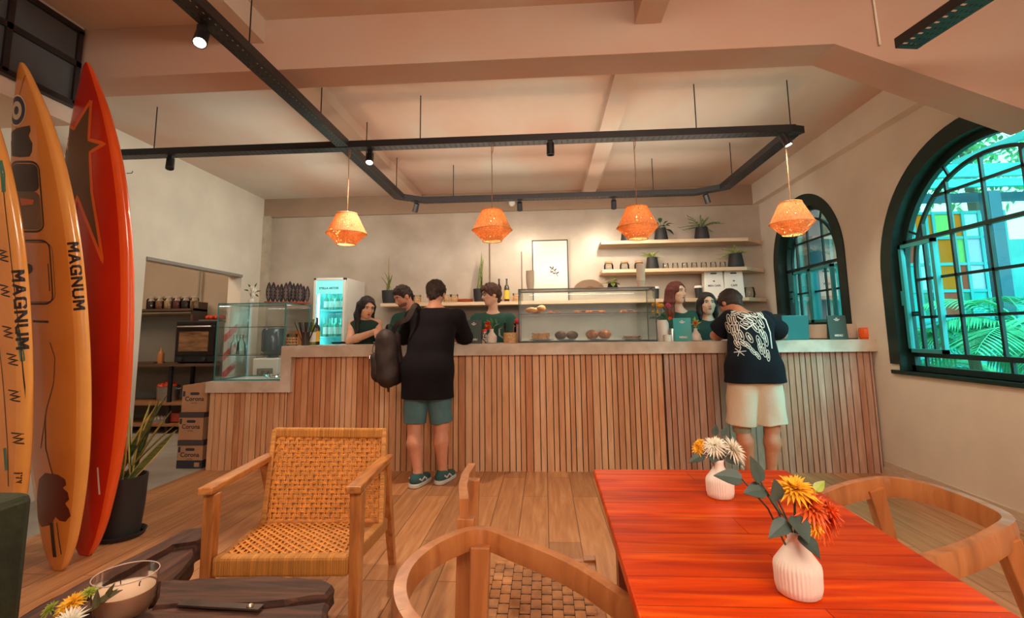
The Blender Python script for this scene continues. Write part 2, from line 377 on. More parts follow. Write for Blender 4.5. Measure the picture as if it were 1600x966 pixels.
M_glass = glass('clear_glass', (.965, .99, .986), .02, .6)
M_gedge = mat('glass_edge', (.10, .52, .52), .15)
M_white = mat('white_enamel', (.82, .80, .76), .35)
M_steel = mat('brushed_steel', (.55, .52, .48), .28, metal=1)
M_wgl = glass('window_glass', (.74, .985, .965), .01, .8)

# ------------------------------------------------------------------ the room
XL, XR, YB, ZC, ZF = -3.98, 2.93, 6.84, 3.2, 3.3
def slab(name, a, b, m): return struct(name, MB().box(a, b), m)
slab('floor', (-3.28, -3, -.1), (XR, YB, 0), M_floor)
slab('floor', (-7.2, 2.95, -.1), (-3.28, 7.2, 0), M_conc)
slab('floor', (-3.98, -3, -.1), (-3.28, 2.95, 0), M_floor)
slab('ceiling', (-7.2, 3.2, ZC), (XR+.15, 7.2, ZC+.1), M_ceil)
slab('ceiling', (-3.98, -3, ZF), (XR+.15, 3.2, ZF+.1), M_ceil)
slab('wall_back', (-4.16, YB, 0), (XR+.15, YB+.15, ZC), M_wallb)
slab('wall_left', (XL-.18, 3.0, 0), (XL, 4.75, ZF), M_wallw)
slab('wall_left', (XL-.18, 4.75, 2.04), (XL, 6.36, ZC), M_wallw)
slab('wall_left', (XL-.18, 6.36, 0), (XL, YB, ZC), M_wallw)
slab('wall_left', (XL, -3, 2.62), (-3.02, 2.93, ZF), M_wallw); slab('wall_left', (XL, -3, 0), (-3.7, 2.93, 2.62), M_wallw)
slab('wall_front', (-3.98, -3.15, 0), (XR+.15, -3, ZF), M_wallw)
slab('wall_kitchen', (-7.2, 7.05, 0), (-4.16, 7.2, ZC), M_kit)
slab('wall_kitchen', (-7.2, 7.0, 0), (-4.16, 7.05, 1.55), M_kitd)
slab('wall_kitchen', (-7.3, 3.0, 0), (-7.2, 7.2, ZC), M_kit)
slab('trim_1', (XL, YB-.035, 2.93), (XR-.09, YB, ZC), M_band)
slab('trim_2', (XL, YB-.05, 0), (XL+.11, YB, 2.95), mat('grey_pilaster', (.5, .43, .34), .5, var=.15, vscale=8))
slab('trim_3', (XR-.09, 3.2, 2.93), (XR, YB, ZC), M_wallw)
slab('trim_4', (XL+.001, 4.75, 2.022), (XL+.016, 6.36, 2.055), mat('door_head_grey', (.30, .27, .25), .6))
bm_ = MB().prism([(-3.98, 2.95), (1.78, 2.95), (1.78, 3.32), (-3.98, 3.32)], 2.95, 3.2); bm_.prism([(1.78, 2.95), (XR, 2.43), (XR, 3.32), (1.78, 3.32)], 2.95, 3.2)
struct('ceiling_beam', bm_, M_beam)
for k, (x0, x1, y0, y1, z0, z1) in enumerate(((-1.88, -1.69, 3.2, YB, 3.1, ZC), (.55, .72, 3.2, YB, 3.1, ZC), (-1.98, -1.78, -3, 2.95, 3.14, ZF), (.60, .76, -3, 2.95, 3.14, ZF))):
    slab('ceiling_beam', (x0, y0, z0), (x1, y1, z1+.005), M_ceil)
slab('baseboard_right', (XR-.014, -3, 0), (XR, 4.74, .105), M_base)
slab('baseboard_right', (XR-.022, -3, 0), (XR-.014, 4.74, .05), M_base)
wins = [dict(c=3.49, r=1.02, s=1.67, b=.90), dict(c=5.77, r=.74, s=2.0, b=1.17)]
mb = MB()
def arch_z(wd, y, r): d = r*r-(y-wd['c'])**2; return wd['s']+math.sqrt(max(0, d))
ed = [-3.0]
prev = -3.0
for wd in wins:
    y0, y1 = wd['c']-wd['r']+.10, wd['c']+wd['r']-.10
    mb.box((XR, prev, 0), (XR+.15, y0, ZF)); r = wd['r']-.10; N = 28; ys = [wd['c']-r*math.cos(PI*i/N) for i in range(N+1)]
    mb.box((XR, y0, 0), (XR+.15, y1, wd['b']))
    for a, b in zip(ys[:-1], ys[1:]):
        za, zb = arch_z(wd, a, r), arch_z(wd, b, r)
        mb.add([(XR, a, za), (XR+.15, a, za), (XR+.15, b, zb), (XR, b, zb), (XR, a, ZF), (XR+.15, a, ZF), (XR+.15, b, ZF), (XR, b, ZF)], [(0, 1, 2, 3), (4, 7, 6, 5), (0, 3, 7, 4), (1, 5, 6, 2)])
    prev = y1
mb.box((XR, prev, 0), (XR+.15, YB, ZF)); struct('wall_right', mb, M_wallw)

# ------------------------------------------------------------------ windows
def arch_pts(wd, r, n=36, zb=None, x=0):
    zb = wd['b'] if zb is None else zb
    return [(x, wd['c']+r, zb)]+[(x, wd['c']+r*math.cos(PI*i/n), wd['s']+r*math.sin(PI*i/n)) for i in range(n+1)]+[(x, wd['c']-r, zb)]
def ring_band(mb, wd, r0, r1, x0, x1, zb):
    A, B = arch_pts(wd, r0, zb=zb), arch_pts(wd, r1, zb=zb); n = len(A)
    vs = [(x0, p[1], p[2]) for p in A]+[(x0, p[1], p[2]) for p in B]+[(x1, p[1], p[2]) for p in A]+[(x1, p[1], p[2]) for p in B]; fs = []
    for i in range(n-1):
        fs += [(i, i+1, n+i+1, n+i), (2*n+i, 3*n+i, 3*n+i+1, 2*n+i+1), (i, 2*n+i, 2*n+i+1, i+1), (n+i, n+i+1, 3*n+i+1, 3*n+i)]
    fs += [(0, n, 3*n, 2*n), (n-1, 3*n-1, 4*n-1, 2*n-1)]
    return mb.add(vs, fs)
def window(name, wd, vbars, hbars, transom, casement, bandb, label):
    W = thing(name, label, 'window'); W['kind'] = 'structure'
    ring_band(MB(), wd, wd['r']-.10, wd['r']+.012, XR-.012, XR, bandb).build('window_surround', M_green, W)
    ring_band(MB(), wd, wd['r']-.115, wd['r']-.10, XR-.012, XR+.15, wd['b']).build('reveal_lining', M_green, W)
    X0 = XR+.09; r = wd['r']-.13; f = MB(); ring_band(f, wd, r-.035, r+.03, X0-.02, X0+.02, wd['b'])
    f.box((X0-.02, wd['c']-r, wd['b']), (X0+.02, wd['c']+r, wd['b']+.045)); f.build('window_frame', M_green, W)
    f = MB(); ri = r-.13; ring_band(f, wd, ri-.016, ri+.010, X0-.012, X0+.012, wd['b']+.13)
    for v in vbars:
        y = wd['c']+v; zt = arch_z(wd, y, ri) if abs(v) < ri else wd['s']
        f.box((X0-.011, y-.010, wd['b']+.13), (X0+.011, y+.010, zt))
    for h in hbars:
        hw = ri if h <= wd['s'] else math.sqrt(max(0, ri**2-(h-wd['s'])**2)); f.box((X0-.011, wd['c']-hw, h-.010), (X0+.011, wd['c']+hw, h+.010))
    f.box((X0-.014, wd['c']-r, wd['b']+.115), (X0+.014, wd['c']+r, wd['b']+.15))
    f.box((X0-.011, wd['c']+.0, wd['b']), (X0+.011, wd['c']+.02, wd['b']+.13)); f.box((X0-.011, wd['c']+ri-.02, wd['b']), (X0+.011, wd['c']+ri, wd['b']+.13)); f.box((X0-.011, wd['c']-ri, wd['b']), (X0+.011, wd['c']-ri+.02, wd['b']+.13))
    hw = r if transom <= wd['s'] else math.sqrt(r**2-(transom-wd['s'])**2); f.box((X0-.02, wd['c']-hw, transom-.014), (X0+.02, wd['c']+hw, transom+.014))
    for a in (25, 65, 115, 155):
        c, s_ = math.cos(math.radians(a)), math.sin(math.radians(a)); f.beam((X0, wd['c']+ri*c, wd['s']+ri*s_), (X0, wd['c']+r*c, wd['s']+r*s_), .018, .018, (1, 0, 0))
    for z in (wd['s']-.3, wd['b']+.45):
        for sg in (-1, 1): f.box((X0-.01, min(wd['c']+sg*ri, wd['c']+sg*r), z-.009), (X0+.01, max(wd['c']+sg*ri, wd['c']+sg*r), z+.009))
    f.build('glazing_bars', M_green, W)
    for (ya, yb, za, zb) in casement:
        c = MB(); 
        for a, b in (((X0-.05, ya, za), (X0-.018, ya+.032, zb)), ((X0-.05, yb-.032, za), (X0-.018, yb, zb)), ((X0-.05, ya, za), (X0-.018, yb, za+.03)), ((X0-.05, ya, zb-.03), (X0-.018, yb, zb))): c.box(a, b)
        c.box((X0-.06, yb-.012, (za+zb)/2-.06), (X0-.05, yb+.008, (za+zb)/2+.06)); co = c.build('casement_frame', M_teal, W)
    P = arch_pts(wd, r, 30, x=0); n = len(P)
    g = MB().add([(X0-.002, p[1], p[2]) for p in P]+[(X0+.002, p[1], p[2]) for p in P], [tuple(range(n)), tuple(range(n, 2*n))[::-1]]); g.build('pane', M_wgl, W)
    if bandb < 1.0:
        s_ = MB().box((XR-.02, wd['c']-wd['r'], wd['b']-.03), (XR+.15, wd['c']+wd['r'], wd['b'])); s_.build('window_sill', M_green, W)
    return W
window('window_1', wins[0], (-.55, -.25, .05, .36, .64), (1.33, 1.63, 2.25), 1.95, ((3.98, 4.36, 1.05, 1.93),), .95, 'large arched window with dark green steel glazing bars beside the dining table')
window('window_2', wins[1], (-.22, .08, .34), (1.66, 2.24), 1.95, ((5.35, 5.80, 1.32, 1.92), (5.80, 6.18, 1.32, 1.92)), 1.17, 'smaller arched green window at the end of the counter')

# ------------------------------------------------------------------ patio seen through the windows
slab('patio_floor', (XR+.15, -2, -.1), (9, 10, 0), mat('pale_patio_paving', (.45, .55, .53), .7, var=.1, vscale=3))
cols = dict(o=(1, .26, .02), g=(.42, .70, .25), w=(.72, .86, .82), l=(.74, .66, .80), r=(.75, .12, .07), d=(.10, .40, .28), t=(.10, .62, .62), p=(.85, .78, .72))
def pane_mat(k):
    n = 'stained_glass_'+k
    if n in MATS: return MATS[n]
    m = bpy.data.materials.new(n); m.use_nodes = True; MATS[n] = m; t = m.node_tree; t.nodes.remove(t.nodes['Principled BSDF'])
    c = (*cols[k], 1); a = nd(t, 'ShaderNodeBsdfTranslucent'); a.inputs[0].default_value = c; b = nd(t, 'ShaderNodeBsdfDiffuse'); b.inputs[0].default_value = c
    mx = nd(t, 'ShaderNodeMixShader'); mx.inputs[0].default_value = .5; lk(t, a.outputs[0], mx.inputs[1]); lk(t, b.outputs[0], mx.inputs[2]); lk(t, mx.outputs[0], t.nodes['Material Output'].inputs[0]); return m
def screen(label, xs, zs, rows, m, y=7.3):
    t = thing('glass_screen', label, 'glass screen', ((xs[0]+xs[-1])/2, y, 0)); f = MB()
    for x in xs: f.box((x-.02, y-.025, 0), (x+.02, y+.025, zs[0]+.02))
    for z in zs: f.box((xs[0]-.02, y-.02, z-.02), (xs[-1]+.02, y+.02, z+.02))
    f.build('frame', m, t, world=True)
    for j, rw in enumerate(rows):
        for i, ch in enumerate(rw): MB().box((xs[i]+.02, y-.005, zs[j+1]+.02), (xs[i+1]-.02, y+.005, zs[j]-.02)).build('glass_square', pane_mat(ch), t, world=True)
    MB().box((xs[0], y-.03, 0), (xs[-1], y+.03, zs[-1]-.02)).build('base_panel', M_teal, t, world=True); return t
M_turq = mat('turquoise_paint', (.05, .55, .55), .4)
screen('patio screen of orange, green and lilac glass squares behind the large window', [px(u, 332, 'Y', 7.3).x for u in (1396, 1408, 1424, 1444, 1455, 1485, 1501, 1527, 1546, 1566)], [px(1480, v, 'Y', 7.3).z for v in (333, 372, 413, 455, 495)], ('wwoogowww', 'orwwogllw', 'wtwtorlll', 'dtdtrdtlw'), M_teal)
screen('turquoise framed screen of textured glass behind the smaller window', [px(u, 420, 'Y', 7.3).x for u in (1190, 1216, 1240, 1252, 1268, 1284, 1300, 1322, 1344)], [px(1260, v, 'Y', 7.3).z for v in (318, 372, 430, 470, 512)], ('dtddtddt', 'tdtdwtdt', 'twttlrtt', 'ttwddwtt'), M_turq)
ex = thing('pergola', 'teal steel pergola over the patio outside the large window', 'pergola', (5.2, 6.4, 0)); M_dts = mat('dark_teal_steel', (.008, .07, .11), .4)
q = px(1566, 450, 'Y', 6.4)
for x in (q.x, 3.35): MB().box((x-.07, 6.33, 0), (x+.07, 6.47, 2.9)).build('post', M_dts, ex, world=True)
za, zb, zc, zd = [px(1480, v, 'Y', 6.4).z for v in (296, 284, 277, 258)]
MB().box((3.2, 6.3, za), (8.5, 6.36, zb)).build('beam', M_turq, ex, world=True); MB().box((3.2, 6.38, zc), (8.5, 6.46, zd)).build('beam', M_turq, ex, world=True); MB().box((3.2, 6.62, px(1480, 316, 'Y', 6.6).z), (8.5, 6.66, px(1480, 302, 'Y', 6.6).z)).build('valance', M_dts, ex, world=True)
for k in range(6): MB().box((3.6+k*.8, 3.6, zd), (3.65+k*.8, 6.5, zd+.08)).build('rafter', M_teal, ex, world=True)
rng = random.Random(3)
def palm(loc, hh, n, label, L=1.1):
    t = thing('palm', label, 'palm', loc, group=None); st = MB().tube([(0, 0, 0), (.02, 0, hh*.5), (0, .02, hh)], .05, 8); st.build('trunk', mat('palm_trunk', (.12, .09, .05), .8), t)
    lf = MB()
    for i in range(n):
        a = 2*PI*i/n+rng.random()*.5; el = rng.uniform(.2, 1.2); d = Vector((math.cos(a)*math.cos(el), math.sin(a)*math.cos(el), math.sin(el))); P = []
        LL = L*rng.uniform(.8, 1.1)
        for k in range(9): s_ = k/8; P.append(Vector((0, 0, hh))+d*(LL*s_)-Vector((0, 0, 1))*(LL*.55*s_*s_))
        lf.tube(P, .006, 4, [1-.7*k/8 for k in range(9)])
        sx = d.cross(Vector((0, 0, 1))).normalized()
        for k in range(1, 26):
            s_ = .15+.85*k/26; j = min(7, int(s_*8)); p = P[j].lerp(P[j+1], s_*8-j); tg = (P[j+1]-P[j]).normalized(); ln = .34*math.sin(PI*min(1, s_*.9+.1))+.06
            for sg in (-1, 1): lf.leaf(p, sx*sg+tg*.7-Vector((0, 0, .15)), ln, .022, droop=.25, n=3, th=.001)
    lf.build('fronds', mat('palm_green', (.08, .42, .20), .45, var=.35, vscale=6), t); return t
palm((4.15, 5.2, 0), .95, 17, 'feathery green palm close behind the large window', 1.0); palm((4.3, 4.75, 0), 1.1, 17, 'broad palm at the right edge of the large window', 1.25)
palm((4.3, 6.1, 0), .7, 14, 'low palm behind the opened casement of the large window', .8)
def foliage(loc, R, n, label, m, name='tree'):
    t = thing(name, label, 'tree', loc); st = MB().tube([(0, 0, 0), (.1, 0, R[2]*.5), (0, 0, R[3])], .09, 8); st.build('trunk', mat('bark', (.10, .07, .05), .9), t); lf = MB()
    for i in range(n):
        while True:
            q = Vector([rng.uniform(-1, 1) for _ in range(3)])
            if .3 < q.length < 1: break
        p = Vector((q.x*R[0], q.y*R[1], R[3]+q.z*R[2]*.5)); lf.leaf(p, Vector([rng.uniform(-1, 1) for _ in range(3)]), .16, .07, droop=.1, n=3)
    lf.build('crown', m, t); return t
foliage((7.6, 9.2, 0), (2.6, 1.2, 2.6, 4.6), 2200, 'leafy tree above the pergola outside', mat('tree_green', (.10, .34, .12), .6, var=.4, vscale=3))
slab('patio_wall', (3.2, 7.9, 0), (9.5, 8.05, 2.55), mat('teal_wash_wall', (.06, .34, .34), .8, var=.2, vscale=2))
slab('patio_wall', (8.9, 3, 0), (9.05, 7.9, 2.2), MATS['teal_wash_wall'])
t = thing('bench', 'pale low bench on the patio beneath the palms', 'bench', (4.2, 4.9, 0)); MB().box((3.5, 5.4, .38), (5.2, 6.0, .46)).build('seat', mat('pale_bench', (.75, .80, .76), .6), t, world=True)
for x in (3.55, 5.15): MB().box((x-.03, 5.45, 0), (x+.03, 5.95, .38)).build('leg', M_teal, t, world=True)
# ------------------------------------------------------------------ grid panel high on the left
t = thing('grid_panel', 'dark metal grid panel with grey mesh high on the wall above the surfboards', 'panel', (-3.0, 2.0, 2.74)); g = MB()
for y in (-.5, -.02, .46, .88): g.box((-.02, y-.016, 0), (.02, y+.016, .50))
for z in (0, .27, .50): g.box((-.02, -.5, z-.018), (.02, .9, z+.018))
g.build('frame', M_black, t); MB().box((-.004, -.5, 0), (.004, .88, .5)).build('mesh_panel', mat('grey_mesh', (.07, .075, .085), .8, bump=.3, bscale=300), t)

# ------------------------------------------------------------------ counter
CF = 4.74
SLM = [wood('slat_%d' % i, c, .5, 'Z', 2.5) for i, c in enumerate((((.54, .24, .11), (.72, .37, .19)), ((.60, .30, .15), (.80, .46, .25)), ((.46, .18, .075), (.64, .29, .14)), ((.64, .35, .19), (.82, .50, .30))))]
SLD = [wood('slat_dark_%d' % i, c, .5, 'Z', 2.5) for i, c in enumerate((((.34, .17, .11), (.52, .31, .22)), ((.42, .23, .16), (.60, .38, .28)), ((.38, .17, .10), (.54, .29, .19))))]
ct = thing('service_counter', 'long service counter faced with vertical wooden slats', 'counter', (0, CF, 0))
MB().box((-3.20, .035, 0), (-2.45, .5, .719)).box((-2.45, .035, 0), (XR-.005, .42, 1.044)).build('carcass', mat('dark_gap', (.07, .03, .018), .8), ct)
rs = random.Random(11)
def slats(x0, x1, z1, ms):
    s_ = MB(); x = x0
    while x < x1-.02:
        w_ = min(rs.choice((.048, .056, .066)), x1-x); s_.cm = rs.randrange(len(ms)); y = rs.choice((0, .003, -.004)); s_.box((x+.004, y, .0), (x+w_-.004, .036, z1)); x += w_
    s_.build('slat_panel', ms, ct)
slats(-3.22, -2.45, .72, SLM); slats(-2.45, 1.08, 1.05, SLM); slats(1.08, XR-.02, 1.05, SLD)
top = MB().prism([(-3.23, .72), (-2.40, .72), (-2.40, 1.15), (-2.50, 1.15), (-2.50, .82), (-3.23, .82)], CF-.055, CF+.62).prism([(-2.40, 1.045), (1.9, 1.045), (1.9, 1.15), (-2.40, 1.15)], CF-.055, CF+.46).prism([(1.9, 1.045), (XR, 1.045), (XR, 1.15), (1.9, 1.15)], CF-.055, CF+.62)
tag(top.build('countertop', M_slab), 'worn concrete countertop stepping down under the left glass case', 'countertop')
back = thing('back_bench', 'dark work bench low behind the counter', 'bench', (0, 6.4, 0)); MB().box((-1.9, 0, 0), (2.9, .42, .86)).build('carcass', mat('bench_front', (.10, .09, .08), .6), back); MB().box((-1.92, -.02, .86), (2.92, .42, .90)).build('worktop', M_steel, back)

# ------------------------------------------------------------------ cable trays
TZ = 2.76
def tray(name, pts, label, rods=(), w_=.10, h_=.055, top_=ZC):
    t = thing(name, label, 'cable tray', (pts[0][0], pts[0][1], TZ)); b = MB(); P = [Vector((x, y, TZ)) for x, y in pts]
    b.sweep(P, [(-w_/2, 0), (-w_/2+.004, 0), (-w_/2+.004, h_), (-w_/2, h_)]); b.sweep(P, [(w_/2-.004, 0), (w_/2, 0), (w_/2, h_), (w_/2-.004, h_)])
    for k in range(4): c = -w_/2+.011+k*.026; b.sweep(P, [(c-.0095, 0), (c+.0095, 0), (c+.0095, .003), (c-.0095, .003)])
    for p, q in zip(P[:-1], P[1:]):
        L = (q-p).length; d = (q-p).normalized(); sx = d.cross(Vector((0, 0, 1))); n = max(1, int(L/.045))
        for i in range(n): c = p+d*((i+.5)*L/n)+Vector((0, 0, .0015)); b.beam(c-sx*(w_/2-.002), c+sx*(w_/2-.002), .028, .0029)
        b.beam(p, p+d*.03, w_, .0028)
    b.build('perforated_channel', M_black, t, world=True)
    for x, y, zt in rods:
        r = MB().tube([(x, y, TZ+.01), (x, y, zt)], .0045, 6).box((x-.025, y-.03, TZ+h_), (x+.025, y+.03, TZ+h_+.008)); r.build('hanger_rod', M_black, t, world=True)
    return t
tray('cable_tray', [(XL, 3.88), (1.93, 3.88), (2.03, 3.92)], 'black perforated cable tray running across the room carrying four pendants', ((-3.26, 3.88, ZC), (-.98, 3.88, ZC), (1.23, 3.88, ZC), (1.95, 3.88, ZC)))
tray('cable_tray', [(-1.6, -1.5), (-1.6, 3.81)], 'black cable tray running from above the viewer to the cross tray', ((-1.66, 2.6, ZF), (-1.6, 1.4, ZF), (-1.62, 3.45, ZC)))
tray('cable_tray', [(-1.6, 3.92), (-1.6, 5.42), (-1.36, 5.61), (1.72, 5.61), (1.98, 5.42), (1.98, 3.93)], 'black cable tray looping round in front of the back wall', ((-1.6, 4.35, ZC), (-1.6, 5.3, ZC), (-1.02, 5.61, ZC), (1.26, 5.61, ZC), (1.98, 5.2, ZC)))
a, b = px(1416, 76, 'Z', TZ), px(1545, -8, 'Z', TZ); d = (b-a).normalized()
tray('cable_tray', [(a.x, a.y), (a.x+d.x*2.2, a.y+d.y*2.2)], 'short black cable tray ending at the top right corner', ((a.x+d.x*.5, a.y+d.y*.5, ZF),), .13)
t = MB().tube([(2.02, 2.935, 3.28), (2.03, 2.935, 2.92)], .006, 6); tag(t.build('wall_conduit', M_wallw), 'thin painted conduit on the beam beside the top right tray', 'conduit')

# ------------------------------------------------------------------ spotlights on the trays
M_lamp = mat('lamp_face', (1, 1, 1), .3, emit=(1, .93, .80), estr=28)
M_lens = mat('dark_lens', (.05, .05, .05), .1)
def spot(p, y, label, lit=0, aim=(0, 0, -1), px_=None):
    q = px(p[0], p[1], 'Z', TZ-.06)
    d = Vector(aim).normalized(); M = d.to_track_quat('Z', 'Y').to_matrix().to_4x4()
    t = thing('spotlight', label, 'spotlight', q); MB().box((-.02, -.012, .0), (.02, .012, .062)).build('bracket', M_black, t)
    MB().lathe((0, 0, 0), [(.010, -.05), (.030, -.045), (.032, .055), (.027, .055), (.026, .042)], 16, M).build('housing', M_black, t, smooth=True)
    MB().lathe((0, 0, 0), [(.0001, .044), (.026, .044), (.026, .047)], 16, M, cap=False).build('lens', M_lamp if lit else M_lens, t)
    if lit: lamp('spot_light', 'SPOT', q+d*.075, (1, .82, .60), lit*2.6, .03, q+d, spot=2.2)
    return t
spot((315, 58), 1.95, 'lit black spotlight under the tray at upper left', 26, (.25, -.55, -1))
spot((578, 247), 3.95, 'lit black spotlight where the two trays cross', 26, (.1, -.5, -1))
spot((1227, 218), 3.95, 'lit black spotlight under the right corner of the tray', 11, (.35, -.2, -1))
spot((266, 255), 3.88, 'small unlit spotlight on the tray nearest the surfboards', 0, (.2, -.3, -1))
spot((860, 232), 3.88, 'unlit spotlight pointing straight down between two pendants', 0)
spot((650, 324), 5.66, 'tilted unlit spotlight at the left bend of the rear tray', 0, (-.4, .5, -1))
spot((812, 322), 5.61, 'tray spotlight beside the white sensor on the rear tray', 12, (0, .8, -1))
spot((959, 319), 5.61, 'tray spotlight above the potted plant shelves', 14, (.1, .8, -1))
spot((1104, 310), 5.66, 'tilted unlit spotlight at the right bend of the rear tray', 0, (.4, .4, -1))
q = px(800, 318, 'Y', 6.78); t = thing('smoke_sensor', 'small white sensor on the back wall behind the rear tray', 'sensor', q); MB().lathe((0, 0, 0), [(.045, 0), (.045, .03), (.03, .045)], 18, Matrix.Rotation(PI/2, 4, 'X')).build('housing', M_white, t, smooth=True)
q = px(417, 349, 'X', XL); q.x = XL; t = thing('security_camera', 'white security camera in the left wall corner', 'camera', q); MB().box((0, -.07, -.06), (.03, .07, .06)).build('mount', M_white, t); MB().ball((.06, -.02, 0), .05, 16).build('dome', M_white, t, smooth='all'); MB().ball((.085, -.055, 0), .024, 12).build('lens', M_blackm, t, smooth='all')
q = px(198, 271, 'X', XL); t = thing('wall_hook', 'small metal hook on the left wall under the tray', 'hook', q); MB().tube([(0, 0, 0), (.05, 0, 0), (.06, .0, .02)], .004, 6).build('hook_arm', M_black, t)

# ------------------------------------------------------------------ pendants
def rattan():
    m = bpy.data.materials.new('woven_rattan'); m.use_nodes = True; t = m.node_tree; b = t.nodes['Principled BSDF']; out = t.nodes['Material Output']
    tc = nd(t, 'ShaderNodeTexCoord'); mp = nd(t, 'ShaderNodeMapping'); lk(t, tc.outputs['Object'], mp.inputs[0]); mp.inputs['Scale'].default_value = (1, 1, .35)
    ns = nd(t, 'ShaderNodeTexNoise'); ns.inputs['Scale'].default_value = 120; ns.inputs['Detail'].default_value = 2; lk(t, mp.outputs[0], ns.inputs['Vector'])
    r = nd(t, 'ShaderNodeValToRGB'); e = r.color_ramp.elements; e[0].position = .35; e[0].color = (.58, .22, .07, 1); e[1].position = .65; e[1].color = (.98, .60, .30, 1); lk(t, ns.outputs[0], r.inputs[0])
    lk(t, r.outputs[0], b.inputs['Base Color']); b.inputs['Roughness'].default_value = .7
    tr = nd(t, 'ShaderNodeBsdfTranslucent'); lk(t, r.outputs[0], tr.inputs[0]); mx = nd(t, 'ShaderNodeMixShader'); mx.inputs[0].default_value = .6; lk(t, b.outputs[0], mx.inputs[1]); lk(t, tr.outputs[0], mx.inputs[2])
    g = nd(t, 'ShaderNodeMath', operation='LESS_THAN'); g.inputs[1].default_value = .385; lk(t, ns.outputs[0], g.inputs[0]); tp = nd(t, 'ShaderNodeBsdfTransparent'); m2 = nd(t, 'ShaderNodeMixShader')
    lk(t, g.outputs[0], m2.inputs[0]); lk(t, mx.outputs[0], m2.inputs[1]); lk(t, tp.outputs[0], m2.inputs[2]); lk(t, m2.outputs[0], out.inputs[0]); return m
M_rat = rattan(); M_ratl = mat('rattan_rim', (.70, .34, .12), .7); M_cord = mat('hemp_cord', (.35, .16, .07), .8); M_bulb = mat('warm_bulb', (1, .8, .6), .3, emit=(1, .62, .25), estr=14)
pl = None
for i, (u, v, lb) in enumerate(((541, 382, 'woven rattan pendant lamp above the woman in green'), (769, 377, 'woven rattan pendant lamp above the man with glasses'), (997, 373, 'woven rattan pendant lamp in front of the plant shelf'), (1239, 367, 'woven rattan pendant lamp in front of the smaller window'))):
    q = px(u, v, 'Y', 3.88)
    t = thing('pendant_lamp', lb, 'lamp', q, group='pendant lamps under the cross tray')
    sh = MB().lathe((0, 0, 0), [(.073, .0), (.158, .088), (.080, .250)], 40, cap=False).lathe((0, 0, 0), [(.076, .003), (.154, .088), (.078, .248)], 40, cap=False).build('lamp_shade', M_rat, t, smooth=True)
    for r_, z_ in ((.0745, 0), (.158, .088), (.080, .25)): MB().sweep([(r_*math.cos(2*PI*k/32), r_*math.sin(2*PI*k/32), z_) for k in range(32)], [(.004*math.cos(a*PI/3), .004*math.sin(a*PI/3)) for a in range(6)], closed=True).build('rim', M_ratl, sh)
    cp = MB()
    for k in range(3): a = k*2*PI/3; cp.tube([(0, 0, .25), (.08*math.cos(a), .08*math.sin(a), .25)], .003, 5)
    cp.lathe((0, 0, .20), [(.014, 0), (.016, .06), (.006, .075)], 12); cp.build('lamp_holder', M_black, t); MB().ball((0, 0, .165), .032, 14).build('bulb', M_bulb, t, smooth='all')
    dz = TZ-q.z; dx = 0
    MB().tube([(0, 0, .26), (.003, 0, .26+(dz-.26)*.5), (0, 0, dz)], .0032, 6).tube([(0, 0, dz-.09), (.012, 0, dz-.05), (.014, 0, dz)], .0028, 6).build('cord', M_cord, t)
    lamp('pendant_light', 'POINT', q+Vector((0, 0, .165)), (1, .70, .42), 27, .034)

